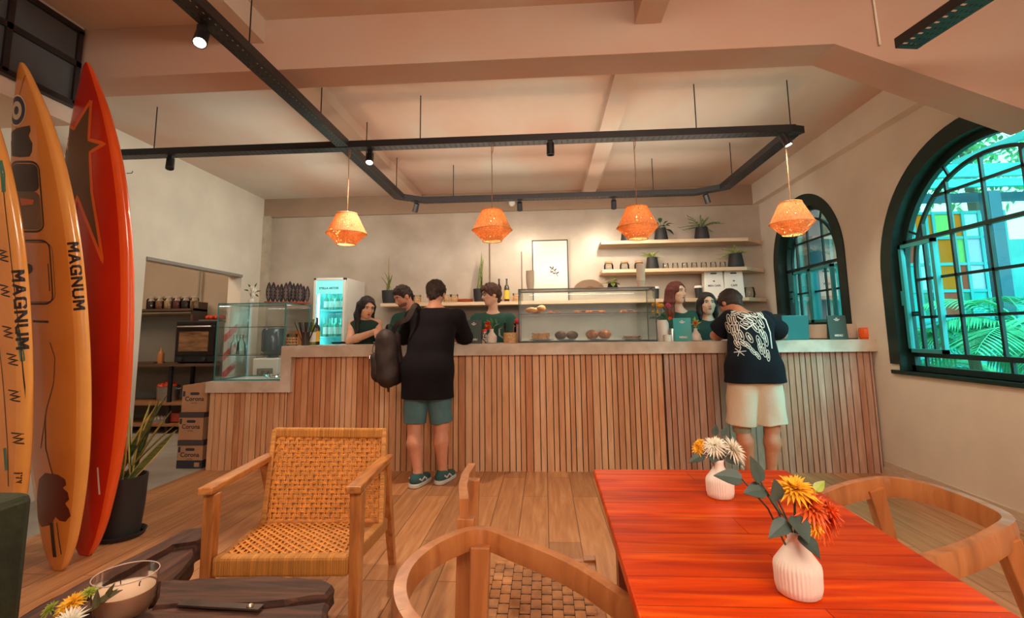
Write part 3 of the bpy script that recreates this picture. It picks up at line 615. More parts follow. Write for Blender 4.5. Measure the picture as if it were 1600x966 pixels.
# ------------------------------------------------------------------ surfboards
class Board:
    def __init__(s, B, T, n, W, th, prof, rocker=.05):
        s.B, s.T = Vector(B), Vector(T); s.L = (s.T-s.B).length; s.d = (s.T-s.B).normalized(); n = Vector(n); s.n = (n-s.d*n.dot(s.d)).normalized(); s.w = s.d.cross(s.n).normalized()
        if s.w.x < 0: s.w = -s.w
        s.W, s.th, s.prof, s.rk = W, th, prof, rocker
    def half(s, t):
        P = s.prof
        for (a, x), (b, y) in zip(P[:-1], P[1:]):
            if t <= b:
                i = P.index((a, x)); x0 = P[max(0, i-1)]; x3 = P[min(len(P)-1, i+2)]; u = (t-a)/(b-a)
                m0 = (y-x0[1])/(b-x0[0])*(b-a) if i else (y-x)*1.5; m1 = (x3[1]-x)/(x3[0]-a)*(b-a) if i+2 < len(P) else (y-x)*1.5
                return s.W*max(.01, x*(2*u**3-3*u*u+1)+m0*(u**3-2*u*u+u)+y*(3*u*u-2*u**3)+m1*(u**3-u*u))
        return s.W*P[-1][1]
    def cen(s, t): return s.B+s.d*(s.L*t)+s.n*(s.rk*((2*abs(t-.45))**2.2)*1.0-s.rk*.2)
    def S(s, t, ph, off=0.):
        t = min(1, max(0, t)); c, q = math.cos(ph), math.sin(ph); h = s.half(t); e = .62; th = s.th*min(1, (h/s.W)**.5+.05)
        x = math.copysign(abs(c)**.85, c)*h; y = math.copysign(abs(q)**e, q)*th
        return s.cen(t)+s.w*(x+c*off)+s.n*(y+q*off)
    def mesh(s, NL=60, NC=40):
        mb = MB(); vs = []; fs = []
        for i in range(NL+1):
            t = .5-.5*math.cos(PI*i/NL)
            for j in range(NC): vs.append(s.S(t, 2*PI*j/NC))
        for i in range(NL):
            for j in range(NC): fs.append((i*NC+j, i*NC+(j+1) % NC, (i+1)*NC+(j+1) % NC, (i+1)*NC+j))
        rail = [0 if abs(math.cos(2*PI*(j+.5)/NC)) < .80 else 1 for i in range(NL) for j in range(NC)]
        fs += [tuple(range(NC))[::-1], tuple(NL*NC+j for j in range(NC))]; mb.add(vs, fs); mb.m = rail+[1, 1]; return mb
    def xy(s, p):                                    # photo pixel -> (across, along)
        o = Vector((0, 0, CAMH)); d = px(p[0], p[1], 'Y', 1)-o; c = s.cen(.5)+s.n*s.th; k = (c-o).dot(s.n)/d.dot(s.n); q = o+d*k-s.B
        return q.dot(s.w), q.dot(s.d)/s.L
    def at(s, x, t, off=.0016):
        h = s.half(min(1, max(0, t))); r = max(-.985, min(.985, x/h)); c = math.copysign(abs(r)**(1/.85), r); return s.S(t, math.acos(c), off)
    def ribbon(s, mb, pts, wd, pix=True, closed=False, off=.0016):
        P = [s.xy(p) for p in pts] if pix else pts
        if closed: P = P+[P[0]]
        Q = []
        for a, b in zip(P[:-1], P[1:]):
            L = math.hypot(b[0]-a[0], (b[1]-a[1])*s.L); n = max(1, int(L/.02)); Q += [(a[0]+(b[0]-a[0])*i/n, a[1]+(b[1]-a[1])*i/n) for i in range(n)]
        Q.append(P[-1]); vs = []
        for i, q in enumerate(Q):
            a, b = Q[max(0, i-1)], Q[min(len(Q)-1, i+1)]; dx, dy = b[0]-a[0], (b[1]-a[1])*s.L; l = math.hypot(dx, dy) or 1; nx, ny = -dy/l, dx/l/s.L
            for sg in (-1, 1): vs.append(s.at(q[0]+nx*sg*wd/2, q[1]+ny*sg*wd/2, off))
        return mb.add(vs, [(2*i, 2*i+1, 2*i+3, 2*i+2) for i in range(len(Q)-1)])
    def fill(s, mb, pts, cen=None, pix=True, rings=6, off=.0012):
        P = [s.xy(p) for p in pts] if pix else pts; Q = []
        for a, b in zip(P, P[1:]+P[:1]):
            n = 6; Q += [(a[0]+(b[0]-a[0])*i/n, a[1]+(b[1]-a[1])*i/n) for i in range(n)]
        c = (s.xy(cen) if pix else cen) if cen else (sum(q[0] for q in Q)/len(Q), sum(q[1] for q in Q)/len(Q)); n = len(Q); vs = [s.at(*c, off)]; fs = []
        for r in range(1, rings+1): vs += [s.at(c[0]+(q[0]-c[0])*r/rings, c[1]+(q[1]-c[1])*r/rings, off) for q in Q]
        for i in range(n):
            fs.append((0, 1+i, 1+(i+1) % n))
            for r in range(rings-1): fs.append((1+r*n+i, 1+(r+1)*n+i, 1+(r+1)*n+(i+1) % n, 1+r*n+(i+1) % n))
        return mb.add(vs, fs)
    def text(s, mb, txt, size, t0, ph0):
        G = {'M': ([(0, 0), (0, 1)], [(0, 1), (.5, .35)], [(.5, .35), (1, 1)], [(1, 1), (1, 0)]), 'A': ([(0, 0), (.5, 1)], [(.5, 1), (1, 0)], [(.2, .33), (.8, .33)]), 'G': ([(1, .8), (.7, 1)], [(.7, 1), (.2, 1)], [(.2, 1), (0, .75)], [(0, .75), (0, .25)], [(0, .25), (.2, 0)], [(.2, 0), (1, 0)], [(1, 0), (1, .45)], [(1, .45), (.6, .45)]), 'N': ([(0, 0), (0, 1)], [(0, 1), (1, 0)], [(1, 0), (1, 1)]), 'U': ([(0, 1), (0, .2)], [(0, .2), (.25, 0)], [(.25, 0), (.75, 0)], [(.75, 0), (1, .2)], [(1, .2), (1, 1)])}
        N = 80; F = [PI/2*i/N for i in range(N+1)]; A = [0.]; P = [s.S(t0, f) for f in F]
        for a, b in zip(P[:-1], P[1:]): A.append(A[-1]+(b-a).length)
        c0 = np.interp(ph0, F, A); W = size*.80; st = size*.26; x = -len(txt)*(W+size*.42)/2
        for ch in txt:
            for p, q in G[ch]:
                p = (x+p[0]*W, (p[1]-.5)*size); q = (x+q[0]*W, (q[1]-.5)*size); l = math.hypot(q[0]-p[0], q[1]-p[1]); dx, dy = (q[0]-p[0])/l, (q[1]-p[1])/l; vs = []; n = 6
                for i in range(n+1):
                    u = -st/2+(l+st)*i/n
                    for g in (-1, 0, 1): X_, Y_ = p[0]+dx*u-dy*g*st/2, p[1]+dy*u+dx*g*st/2; vs.append(s.S(t0-X_/s.L, float(np.interp(c0-Y_, A, F)), .0018))
                mb.add(vs, [(3*i+g, 3*i+g+1, 3*i+g+4, 3*i+g+3) for i in range(n) for g in (0, 1)])
            x += W+size*.42
        return mb
def circ(c, r, n=28, k=1.): return [(c[0]+r*math.cos(2*PI*i/n), c[1]+r*k*math.sin(2*PI*i/n)) for i in range(n)]
def rrect(x0, y0, x1, y1, r, sk=0.):
    P = []
    for cx_, cy_, a0 in ((x1-r, y1-r, 0), (x0+r, y1-r, 90), (x0+r, y0+r, 180), (x1-r, y0+r, 270)):
        for k in range(5): a = math.radians(a0+k*22.5); P.append((cx_+r*math.cos(a)+sk*(cy_+r*math.sin(a)-y0), cy_+r*math.sin(a)))
    return P
M_redr = mat('orange_red_rail', (.78, .075, .012), .22, col2=(.86, .12, .02), vscale=1.5, coat=.5); M_yelr = mat('light_amber_rail', (.80, .33, .07), .2, col2=(.88, .42, .11), vscale=2.5, coat=.5)  # rails lighter than decks: own paint plus light on the rails put into colour
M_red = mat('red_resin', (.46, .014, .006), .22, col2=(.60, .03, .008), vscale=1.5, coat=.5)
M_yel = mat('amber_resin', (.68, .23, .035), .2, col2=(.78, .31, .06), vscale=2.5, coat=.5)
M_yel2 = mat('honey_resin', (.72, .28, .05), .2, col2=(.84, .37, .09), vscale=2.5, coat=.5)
M_ink = mat('black_ink', (.02, .012, .012), .4); M_inkb = mat('navy_ink', (.02, .03, .09), .4); M_inkw = mat('cream_ink', (.75, .66, .5), .4)
M_olive = mat('dark_olive_spray', (.10, .045, .015), .35, col2=(.16, .06, .02), vscale=4); M_or = mat('orange_line', (.80, .14, .02), .3); M_grn = mat('green_spray', (.06, .20, .15), .4)
M_smoke = mat('smoky_ink', (.10, .06, .03), .35, col2=(.22, .12, .05), vscale=3); M_fin = mat('frosted_white', (.8, .75, .68), .35); M_maroon = mat('maroon_ink', (.13, .02, .012), .35)
PRO = [(0, .14), (.03, .35), (.08, .54), (.2, .81), (.35, .96), (.5, 1.), (.65, .95), (.78, .78), (.88, .53), (.95, .27), (1, .03)]
b3 = Board((-2.68, 2.97, .005), px(150, 104, 'X', -2.80), (-.22, -.97, 0), .30, .045, PRO)
t = thing('surfboard', 'red surfboard with a dark star outlined in orange, leaning beside the plant pot', 'surfboard', (-2.68, 2.97, 0), group='surfboards leaning by the left wall')
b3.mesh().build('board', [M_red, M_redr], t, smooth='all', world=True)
star = [(150, 160), (145, 220), (167, 226), (146, 240), (147, 300), (161, 410), (124, 308), (100, 390), (105, 300), (92, 270), (103, 240), (94, 187), (122, 203)]
m_ = MB(); b3.fill(m_, star, (128, 245)); m_.build('star_marking', M_olive, t, world=True); m_ = MB(); b3.ribbon(m_, star, .022, closed=True, off=.002); m_.build('star_outline', M_or, t, world=True)
m_ = MB(); b3.ribbon(m_, [(155, 730), (158, 772)], .012); m_.build('label_strip', M_inkw, t, world=True)
b2 = Board((-2.66, 2.79, .005), px(52, 104, 'X', -2.90), (-.30, -.95, 0), .30, .045, PRO)
t = thing('surfboard', 'amber surfboard in the middle with a roundel, dark window shapes and a palm silhouette', 'surfboard', (-2.66, 2.79, 0), group='surfboards leaning by the left wall')
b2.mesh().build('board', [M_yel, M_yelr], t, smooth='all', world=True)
m_ = MB(); c = b2.xy((36, 175)); R_ = lambda r: [(c[0]+r*math.cos(2*PI*i/28), c[1]+r*math.sin(2*PI*i/28)/b2.L) for i in range(28)]
b2.fill(m_, R_(.088), c, pix=False); m_.build('roundel_rim', M_inkw, t, world=True); m_ = MB(); b2.fill(m_, R_(.080), c, pix=False, off=.0020); m_.build('roundel_ring', M_inkb, t, world=True)
m_ = MB(); b2.fill(m_, R_(.052), c, pix=False, off=.0028); m_.build('roundel_field', M_inkw, t, world=True); m_ = MB(); b2.fill(m_, R_(.024), c, pix=False, off=.0036); m_.build('roundel_centre', M_inkb, t, world=True)
m_ = MB(); b2.ribbon(m_, [(50, 116), (42, 150)], .004); b2.ribbon(m_, [(34, 200), (32, 215)], .004)
b2.fill(m_, [(18, 210), (35, 202), (55, 198), (56, 206), (53, 214), (58, 226), (57, 238), (53, 246), (38, 247), (24, 245)], (40, 225))
b2.ribbon(m_, rrect(20, 254, 66, 362, 12, .05), .012, closed=True); b2.ribbon(m_, rrect(26, 376, 78, 475, 12, .05), .010, closed=True); b2.ribbon(m_, rrect(30, 379, 82, 472, 12, .05), .004, closed=True)
b2.ribbon(m_, [(78, 535), (86, 560), (84, 600), (74, 640), (66, 700)], .006); b2.ribbon(m_, [(52, 502), (76, 503)], .012); b2.ribbon(m_, [(76, 412), (78, 455)], .008)
b2.fill(m_, circ((44, 420), 8), None); m_.build('ink_drawing', M_ink, t, world=True)
m_ = MB(); b2.fill(m_, rrect(22, 257, 64, 300, 9, .05), None, off=.0010); m_.build('dark_window_shape', M_ink, t, world=True); m_ = MB(); b2.fill(m_, rrect(26, 300, 66, 359, 9, .05), None, off=.0010); m_.build('smoky_window_shape', M_smoke, t, world=True)
m_ = MB(); b2.fill(m_, [(36, 310), (58, 313), (56, 320), (38, 322)], None, off=.0022); m_.build('orange_fish_mark', M_or, t, world=True)
m_ = MB(); b2.fill(m_, [(x-6, y) for x, y in ((80, 738), (100, 741), (110, 748), (112, 757), (107, 761), (114, 769), (116, 780), (111, 786), (116, 795), (118, 806), (112, 814), (104, 812), (98, 806), (92, 818), (76, 822), (68, 815), (66, 780), (70, 748))], (82, 780)); m_.build('palm_silhouette', M_maroon, t, world=True)
m_ = MB(); b2.ribbon(m_, [(72, 650), (74, 700), (86, 742)], .008); b2.ribbon(m_, [(86, 815), (92, 868)], .030); b2.ribbon(m_, [(94, 815), (101, 864)], .006); m_.build('palm_trunk_lines', M_ink, t, world=True)
m_ = MB(); b2.text(m_, 'MAGNUM', .052, (b2.xy((121, 433))[1]), .30); m_.build('lettering', M_ink, t, world=True)
b1 = Board((-2.83, 2.62, .005), px(-32, 96, 'X', -2.97), (-.30, -.95, 0), .30, .045, PRO)
t = thing('surfboard', 'honey coloured surfboard nearest the green armchair with zigzag marks and green pinstripes', 'surfboard', (-2.83, 2.62, 0), group='surfboards leaning by the left wall')
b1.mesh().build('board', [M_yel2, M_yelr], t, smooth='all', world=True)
m_ = MB()
for x0, y0 in ((2, 400), (4, 455), (8, 520), (14, 563), (17, 620), (22, 687), (26, 750)): b1.ribbon(m_, [(x0-6, y0-10), (x0+6, y0-7), (x0-4, y0-2), (x0+8, y0+1), (x0-4, y0+5), (x0+8, y0+9)], .007)
b1.ribbon(m_, [(4, 300), (14, 420), (24, 540), (30, 640), (36, 760)], .005); b1.ribbon(m_, [(-4, 520), (4, 600), (12, 700), (14, 760)], .005); m_.build('zigzag_drawing', M_ink, t, world=True)
m_ = MB(); b1.ribbon(m_, [(0, 250), (4, 300)], .02); b1.ribbon(m_, [(21, 516), (26, 566)], .022); b1.ribbon(m_, [(34, 670), (39, 720)], .022); b1.ribbon(m_, [(8, 700), (11, 735)], .022); m_.build('green_pinstripe', M_grn, t, world=True)
m_ = MB(); b1.text(m_, 'MAGNUM', .056, (b1.xy((40, 487))[1]), .30); m_.build('lettering', M_ink, t, world=True)

# ------------------------------------------------------------------ potted plants
M_leafv = mat('snake_leaf_green', (.045, .085, .03), .4, col2=(.16, .22, .07), vscale=14, stretch=(.4, .4, 4)); M_leafy = mat('snake_leaf_edge', (.62, .50, .14), .4)
M_pot = mat('charcoal_pot', (.022, .020, .022), .6); M_soil = mat('soil', (.05, .03, .02), .95)  # soil colour also serves as painted gap shade under the chair webbing
M_gr = mat('leaf_green', (.10, .24, .05), .45, var=.4, vscale=20); M_grd = mat('leaf_dark_green', (.03, .09, .04), .45, var=.4, vscale=20); M_lime = mat('leaf_lime', (.38, .50, .06), .45, var=.3, vscale=20)
def blade(mb, p, d, L, w_, tw=0., bend=.15):
    p, d = Vector(p), Vector(d).normalized(); sx0 = d.cross(Vector((math.cos(tw), math.sin(tw), .1))).normalized(); n = 9; rows = []
    for i in range(n+1):
        s_ = i/n; c = p+d*(L*s_)+Vector((d.x, d.y, -.25*0))*(bend*L*s_*s_); ww = w_/2*(.55+.45*math.sin(PI*min(1, s_*1.1)))*(1 if s_ < .75 else max(.03, (1-s_)/.25)**.7)
        u = d.cross(sx0); rows.append([c+sx0*(ww*a)+u*(ww*.35*a*a) for a in (-1, -.78, 0, .78, 1)])
    for sg, off in ((1, 0), (-1, .003)):
        for i in range(n):
            for j in range(4):
                mb.cm = 1 if j in (0, 3) else 0; u = d.cross(sx0)*off; q = [rows[i][j]+u, rows[i][j+1]+u, rows[i+1][j+1]+u, rows[i+1][j]+u]; mb.add(q if sg > 0 else q[::-1], [(0, 1, 2, 3)])
    mb.cm = 0
def snake_plant(loc, R, H, blades, label, saucer=False, seed=1, leafw=.06, spread=.45, pot='plant pot'):
    t = thing('snake_plant', label, 'plant', loc); r = random.Random(seed)
    pt = MB().lathe((0, 0, 0), [(R*.82, 0.012), (R*.95, H*.5), (R, H), (R*.93, H), (R*.90, H*.9)], 32, cap=False).lathe((0, 0, 0), [(.0001, .012), (R*.82, .012)], 32, cap=False).build('pot', M_pot, t, smooth=True)
    if saucer: MB().lathe((0, 0, 0), [(.0001, 0), (R*1.0, 0), (R*1.12, .03), (R*1.07, .03), (R*.95, .010)], 36, cap=False).build('saucer', M_pot, t, smooth=True)
    MB().lathe((0, 0, H*.9), [(R*.91, 0), (.0001, .01)], 24, cap=False).build('soil', M_soil, t)
    for k, (ax, ay, L, w_) in enumerate(blades):
        m_ = MB(); a = 2*PI*k/len(blades); blade(m_, (R*.4*math.cos(a), R*.4*math.sin(a), H*.88), (ax, ay, 1), L, w_, r.uniform(0, PI)); m_.build('leaf', [M_leafv, M_leafy], t, smooth='all')
    return t
q = px(189, 850, 'Z', 0); q = px(187, 838, 'Z', 0)
snake_plant(q, .128, .37, ((-.10, 0, .48, .075), (.05, .1, .50, .07), (.25, 0, .52, .07), (.55, 0, .50, .06), (.85, .05, .50, .045), (.35, .2, .58, .07), (-.2, .15, .42, .06), (.1, -.15, .45, .06), (.7, .2, .40, .05)), 'large snake plant in a black floor pot at the foot of the red surfboard', True, 4)

# ------------------------------------------------------------------ lounge chair
M_teak = wood('teak', ((.28, .085, .02), (.48, .17, .045), (.60, .25, .07)), .35, 'Z', 3.5, .3); M_teakx = wood('teak_along', ((.30, .09, .02), (.52, .19, .05), (.66, .28, .08)), .32, 'Y', 3.5, .3)
M_cane = mat('golden_paper_cord', (.66, .25, .04), .55, var=.22, vscale=40); M_canew = mat('wound_cord_wrap', (.60, .25, .05), .55, var=.3, vscale=9, stretch=(22, .4, .4), bump=.8, bscale=14)
def woven(mb, A, Bx, By, nx, ny, r=.0042, thick=.006):
    """cord net: A corner, Bx and By edge vectors; paired uprights and single crossers going over and under"""
    A, Bx, By = Vector(A), Vector(Bx), Vector(By); n = Bx.cross(By).normalized(); pr = [(math.cos(PI*i/3)*r, math.sin(PI*i/3)*r) for i in range(6)]
    for j in range(ny):
        v = (j+.5)/ny
        for dd in (-.15, .15): mb.sweep([A+By*(v+dd/ny)+Bx*(i/(nx*1.0))*1+n*(thick*(1 if (i+j) % 2 else -1)) for i in range(nx+1)], pr, n)
    for i in range(nx):
        u = (i+.5)/nx
        for dd in (-.17, .17): mb.sweep([A+Bx*(u+dd/nx)+By*(j/ny)+n*(thick*.6*(-1 if (i+j) % 2 else 1)) for j in range(ny+1)], pr, n)
CH = thing('lounge_chair', 'teak lounge chair with woven golden cord seat and back, facing the coffee table', 'chair', (-1.06, 2.2, 0))
FLt, FRt, RRt, RLt = px(325, 766, 'Z', .65), px(555, 764, 'Z', .65), px(606, 714, 'Z', .62), px(424, 712, 'Z', .62)
RRf = px(613, 880, 'Z', 0); RLf = RLt+(RRf-RRt); RLf.z = 0
def leg(nm, a, b, wa, wb, par=CH): o = MB().beam(a, b, wa, wa, (0, 1, 0), wb, wb).build(nm, M_teak, par, world=True, bevel=.004); return o
leg('leg', Vector((FLt.x-.0, FLt.y+.03, 0)), FLt+Vector((0, .03, -.02)), .038, .048); leg('leg', Vector((FRt.x, FRt.y+.03, 0)), FRt+Vector((0, .03, -.02)), .038, .048)
leg('leg', RRf, RRt+Vector((0, -.05, -.02)), .036, .048); leg('leg', RLf, RLt+Vector((0, -.05, -.02)), .036, .048)
for a, b in ((FLt, RLt), (FRt, RRt)): MB().beam(a+Vector((0, -.02, 0)), b+Vector((0, .0, 0)), .058, .028).build('armrest', M_teakx, CH, world=True, bevel=.005)
sfl, sfr, srl, srr = Vector((FLt.x+.025, FLt.y+.03, .36)), Vector((FRt.x-.025, FRt.y+.03, .36)), Vector((RLt.x+.05, 2.55, .31)), Vector((RRt.x-.0, 2.60, .31))
MB().beam(sfl, sfr, .05, .075).build('front_rail', M_canew, CH, world=True, bevel=.012)
MB().beam(sfl+Vector((.02, 0, 0)), srl, .045, .06).build('side_rail', mat('wound_cord_side', (.58, .25, .06), .55, var=.3, vscale=9, stretch=(.4, 22, .4), bump=.8, bscale=14), CH, world=True, bevel=.01)
s_ = MB(); o_ = Vector((.03, .02, .028)); woven(s_, sfl+o_, (sfr-sfl)-Vector((.06, 0, 0)), (srl-sfl)*.96-Vector((.03, 0, 0)), 23, 20, .0031); s_.build('seat', M_cane, CH, world=True, smooth='all')
bl, br_, tl, tr_ = px(416, 818, 'Z', .345), px(592, 818, 'Z', .345), px(434, 676, 'Y', 2.66), px(598, 677, 'Y', 2.66)
s_ = MB(); woven(s_, bl, br_-bl, tl-bl, 23, 20, .0031); s_.build('back', M_cane, CH, world=True, smooth='all')
MB().beam(sfr-Vector((.02, 0, 0)), srr, .045, .06).build('side_rail', MATS['wound_cord_side'], CH, world=True, bevel=.01)
MB().beam(tl-Vector((.02, 0, 0)), tr_+Vector((.02, 0, 0)), .03, .05).build('top_rail', M_canew, CH, world=True, bevel=.01)
MB().beam(bl-Vector((.012, 0, .03)), tl-Vector((.012, 0, -.015)), .026, .03, (0, 1, 0)).build('back_frame', MATS['wound_cord_side'], CH, world=True, bevel=.005); MB().beam(br_+Vector((.012, 0, -.03)), tr_+Vector((.012, 0, .015)), .026, .03, (0, 1, 0)).build('back_frame', MATS['wound_cord_side'], CH, world=True, bevel=.005)
MB().beam(bl, br_, .03, .03).build('back_rail', M_teakx, CH, world=True, bevel=.005)

# ------------------------------------------------------------------ dining table and chairs
M_tab = planks('polished_red_timber', ((.36, .018, .0), (.60, .048, .0), (.74, .11, .002)), .11, 3.0, .36, axis='X', grain=1.1, seam=.002)
spec('polished_red_timber', .10)
T = thing('dining_table', 'glossy orange red wooden dining table in the foreground', 'table', (.48, 1.2, 0))
MB().prism([(.165, 1.885), (.83, 1.885), (.77, .45), (.145, .45)], .732, .76, 'Z').build('tabletop', M_tab, T, world=True, bevel=.004)
M_dkw = wood('dark_table_wood', ((.16, .035, .01), (.30, .07, .02)), .35, 'Z', 3)
MB().box((.22, .55, .66), (.72, .58, .732)).box((.22, 1.78, .66), (.74, 1.81, .732)).box((.21, .55, .66), (.24, 1.8, .732)).box((.72, .55, .66), (.75, 1.8, .732)).build('apron', M_dkw, T, world=True)
for x, y in ((.24, .58), (.71, .58), (.25, 1.76), (.72, 1.76)): MB().box((x-.03, y-.03, 0), (x+.03, y+.03, .70)).build('leg', M_dkw, T, world=True, bevel=.004)
M_rail = wood('ash_teak_rail', ((.34, .11, .032), (.46, .165, .05), (.56, .23, .08)), .32, 'Z', 2.2, .3); M_strap = mat('tan_webbing', (.46, .20, .07), .6, var=.3, vscale=14, bump=.3, bscale=90)
def spline(P, n=6):
    P = [Vector(p) for p in P]; Q = []
    for i in range(len(P)-1):
        a, b, c, d = P[max(0, i-1)], P[i], P[i+1], P[min(len(P)-1, i+2)]
        for k in range(n): u = k/n; Q.append(.5*((2*b)+(c-a)*u+(2*a-5*b+4*c-d)*u*u+(-a+3*b-3*c+d)*u**3))
    return Q+[P[-1]]
def basket(mb, o, ex, ey, nx, ny, z=0.):
    """webbing straps laid over two under one; o corner, ex/ey unit steps"""
    o, ex, ey = Vector(o), Vector(ex), Vector(ey); up = ex.cross(ey).normalized()
    for i in range(nx):
        for j in range(-1, ny):
            if (j+i*1) % 2: continue
            a = max(0, j); b = min(ny, j+2.0)
            if b-a < .1: continue
            c0 = o+ex*(i+.02)+ey*(a+.03); w_ = ex*.95; l_ = ey*(b-a-.17)
            vs = []
            for k, (u, h) in enumerate(((0, -.004), (.12, .0035), (.5, .0048), (.88, .0035), (1, -.004))):
                for v in (0, .5, 1): vs.append(c0+w_*v+l_*u+up*(h+(.001 if v == .5 else 0)))
            mb.add(vs, [(k*3+v, k*3+v+1, k*3+v+4, k*3+v+3) for k in range(4) for v in (0, 1)])
    mb.cm = 1; mb.add([o, o+ex*nx, o+ex*nx+ey*ny, o+ey*ny, o-up*.008, o+ex*nx-up*.008, o+ex*nx+ey*ny-up*.008, o+ey*ny-up*.008], [(0, 1, 2, 3), (7, 6, 5, 4), (0, 4, 5, 1), (1, 5, 6, 2), (2, 6, 7, 3), (3, 7, 4, 0)])  # dark sheet under the straps paints shade into their gaps
def hoop_chair(label, path, feet, seat, loc, rh=.026):
    t = thing('dining_chair', label, 'chair', loc); P = spline(path, 5); n = len(P)
    # back piece and two arm pieces, jointed
    k1, k2 = int(n*.36), int(n*.68)
    for nm, a, b in (('armrest', 0, k1+1), ('back_rail', k1, k2+1), ('armrest', k2, n)):
        pr = [(-.015, -rh), (.015, -rh), (.018, .0), (.013, rh), (-.013, rh), (-.018, 0)]; MB().sweep([p-Vector((0, 0, rh)) for p in P[a:b]], pr).build(nm, M_rail, t, world=True, smooth=True)
    for a, b in feet: MB().beam(b, a, .030, .040, (0, 1, 0), .052, .040).build('leg', M_rail, t, world=True, bevel=.004)
    s_ = seat; A, B_, C_, D_ = [Vector(v) for v in s_]; f = MB()
    for u, v in ((A, B_), (B_, C_), (C_, D_), (D_, A)): f.beam(u, v, .04, .05)
    f.build('seat_frame', M_rail, t, world=True, bevel=.004); m_ = MB(); basket(m_, A+Vector((0, 0, .022)), (B_-A)/9, (D_-A)/12, 9, 12); m_.build('seat', [M_strap, M_soil], t, world=True); return t
hoop_chair('rounded back teak dining chair pulled up at the near left corner of the table', [(.19, 1.12, .685), (.07, 1.27, .70), (-.07, 1.37, .715), (-.185, 1.43, .725), (-.27, 1.34, .73), (-.315, 1.22, .73), (-.31, 1.10, .73), (-.26, .99, .73), (-.17, .91, .725), (-.04, .84, .71), (.09, .79, .69)],
           [((-.18, 1.405, .69), (-.20, 1.38, 0)), ((.155, 1.16, .64), (.15, 1.17, 0)), ((-.20, .94, .66), (-.26, .92, 0)), ((.06, .81, .64), (.04, .74, 0))], [(-.17, .93, .40), (.08, .84, .40), (.13, 1.17, .40), (-.14, 1.38, .40)], (-.05, 1.1, 0))
hoop_chair('rounded back teak dining chair on the right side of the table near the wall', [(.90, 1.83, .695), (1.00, 1.88, .71), (1.10, 1.905, .725), (1.19, 1.895, .735), (1.245, 1.80, .74), (1.262, 1.70, .74), (1.258, 1.60, .74), (1.235, 1.51, .74), (1.17, 1.455, .735), (1.03, 1.39, .715), (.87, 1.335, .70)],
           [((1.125, 1.90, .70), (1.34, 2.05, 0)), ((.93, 1.84, .67), (.90, 1.92, 0)), ((1.185, 1.465, .70), (1.40, 1.50, 0)), ((.92, 1.355, .67), (.90, 1.28, 0))], [(.90, 1.38, .43), (1.16, 1.46, .43), (1.18, 1.84, .43), (.90, 1.84, .43)], (1.05, 1.65, 0), .031)
t = thing('dining_chair', 'straight backed teak side chair with woven strap seat at the left of the table', 'chair', (-.03, 1.65, 0))
f0, f1 = px(737, 732, 'Z', .775), px(726, 787, 'Z', .775); f0.z = f1.z = .74
MB().sweep([f1+Vector((0, -.01, 0)), f1.lerp(f0, .33)+Vector((-.014, 0, 0)), f1.lerp(f0, .66)+Vector((-.014, 0, 0)), f0+Vector((0, .01, 0))], [(-.011, -.05), (.011, -.05), (.013, .05), (-.013, .05)]).build('backrest', M_rail, t, world=True, smooth=True)
for p in (f0, f1): MB().beam(p+Vector((.005, 0, .0)), Vector((p.x-.02, p.y, 0)), .046, .034, (0, 1, 0), .034, .03).build('leg', M_rail, t, world=True, bevel=.003)
s0 = [Vector((-.225, 1.46, .435)), Vector((.14, 1.44, .435)), Vector((.14, 1.88, .435)), Vector((-.225, 1.85, .435))]
for p in (s0[1], s0[2]): MB().beam(Vector((p.x, p.y, .465)), Vector((p.x+.02, p.y, 0)), .042, .042, (0, 1, 0), .03, .03).build('leg', M_rail, t, world=True, bevel=.003)
f = MB()
for u, v in zip(s0, s0[1:]+s0[:1]): f.beam(u, v, .036, .045)
f.build('seat_frame', M_rail, t, world=True, bevel=.004); m_ = MB(); basket(m_, s0[0]+Vector((.012, .015, .022)), Vector((.345/11, 0, 0)), Vector((0, .385/14, 0)), 11, 14); m_.build('seat', [M_strap, M_soil], t, world=True)

# ------------------------------------------------------------------ vases and flowers
M_vase = mat('white_bisque', (.80, .70, .62), .5)
def vase(loc, label, s=1., name='vase'):
    t = thing(name, label, 'vase', loc); prof = [(.0001, 0), (.038, 0), (.044, .005), (.0475, .02), (.0485, .055), (.047, .064), (.040, .074), (.024, .096), (.019, .106), (.018, .118), (.020, .130), (.0165, .130), (.014, .115), (.017, .1)]
    prof = [(r*s, z*s) for r, z in prof]; MB().lathe((0, 0, 0), prof, 144, cap=False, flute=.05, fn=36, fz=(.008*s, .068*s)).build('body', M_vase, t, smooth='all'); return t
def petals(mb, c, ax, R, n, lay, w_, droop=.2, cup=0.):
    c, ax = Vector(c), Vector(ax).normalized(); a0 = ax.orthogonal().normalized(); b0 = ax.cross(a0)
    for l in range(lay):
        el = .05+1.35*l/lay; k = int(n*(1-.55*l/lay)); LL = R*(1-.45*l/lay)
        for i in range(k):
            a = 2*PI*(i+.5*(l % 2))/k+l*.3; e2 = el+rng.uniform(-.12, .12); d = (a0*math.cos(a)+b0*math.sin(a))*math.cos(e2)+ax*math.sin(e2); mb.leaf(c, d, LL*rng.uniform(.85, 1.08), w_, up=ax, droop=droop, n=3, th=.0006, curl=.4, pointed=0)
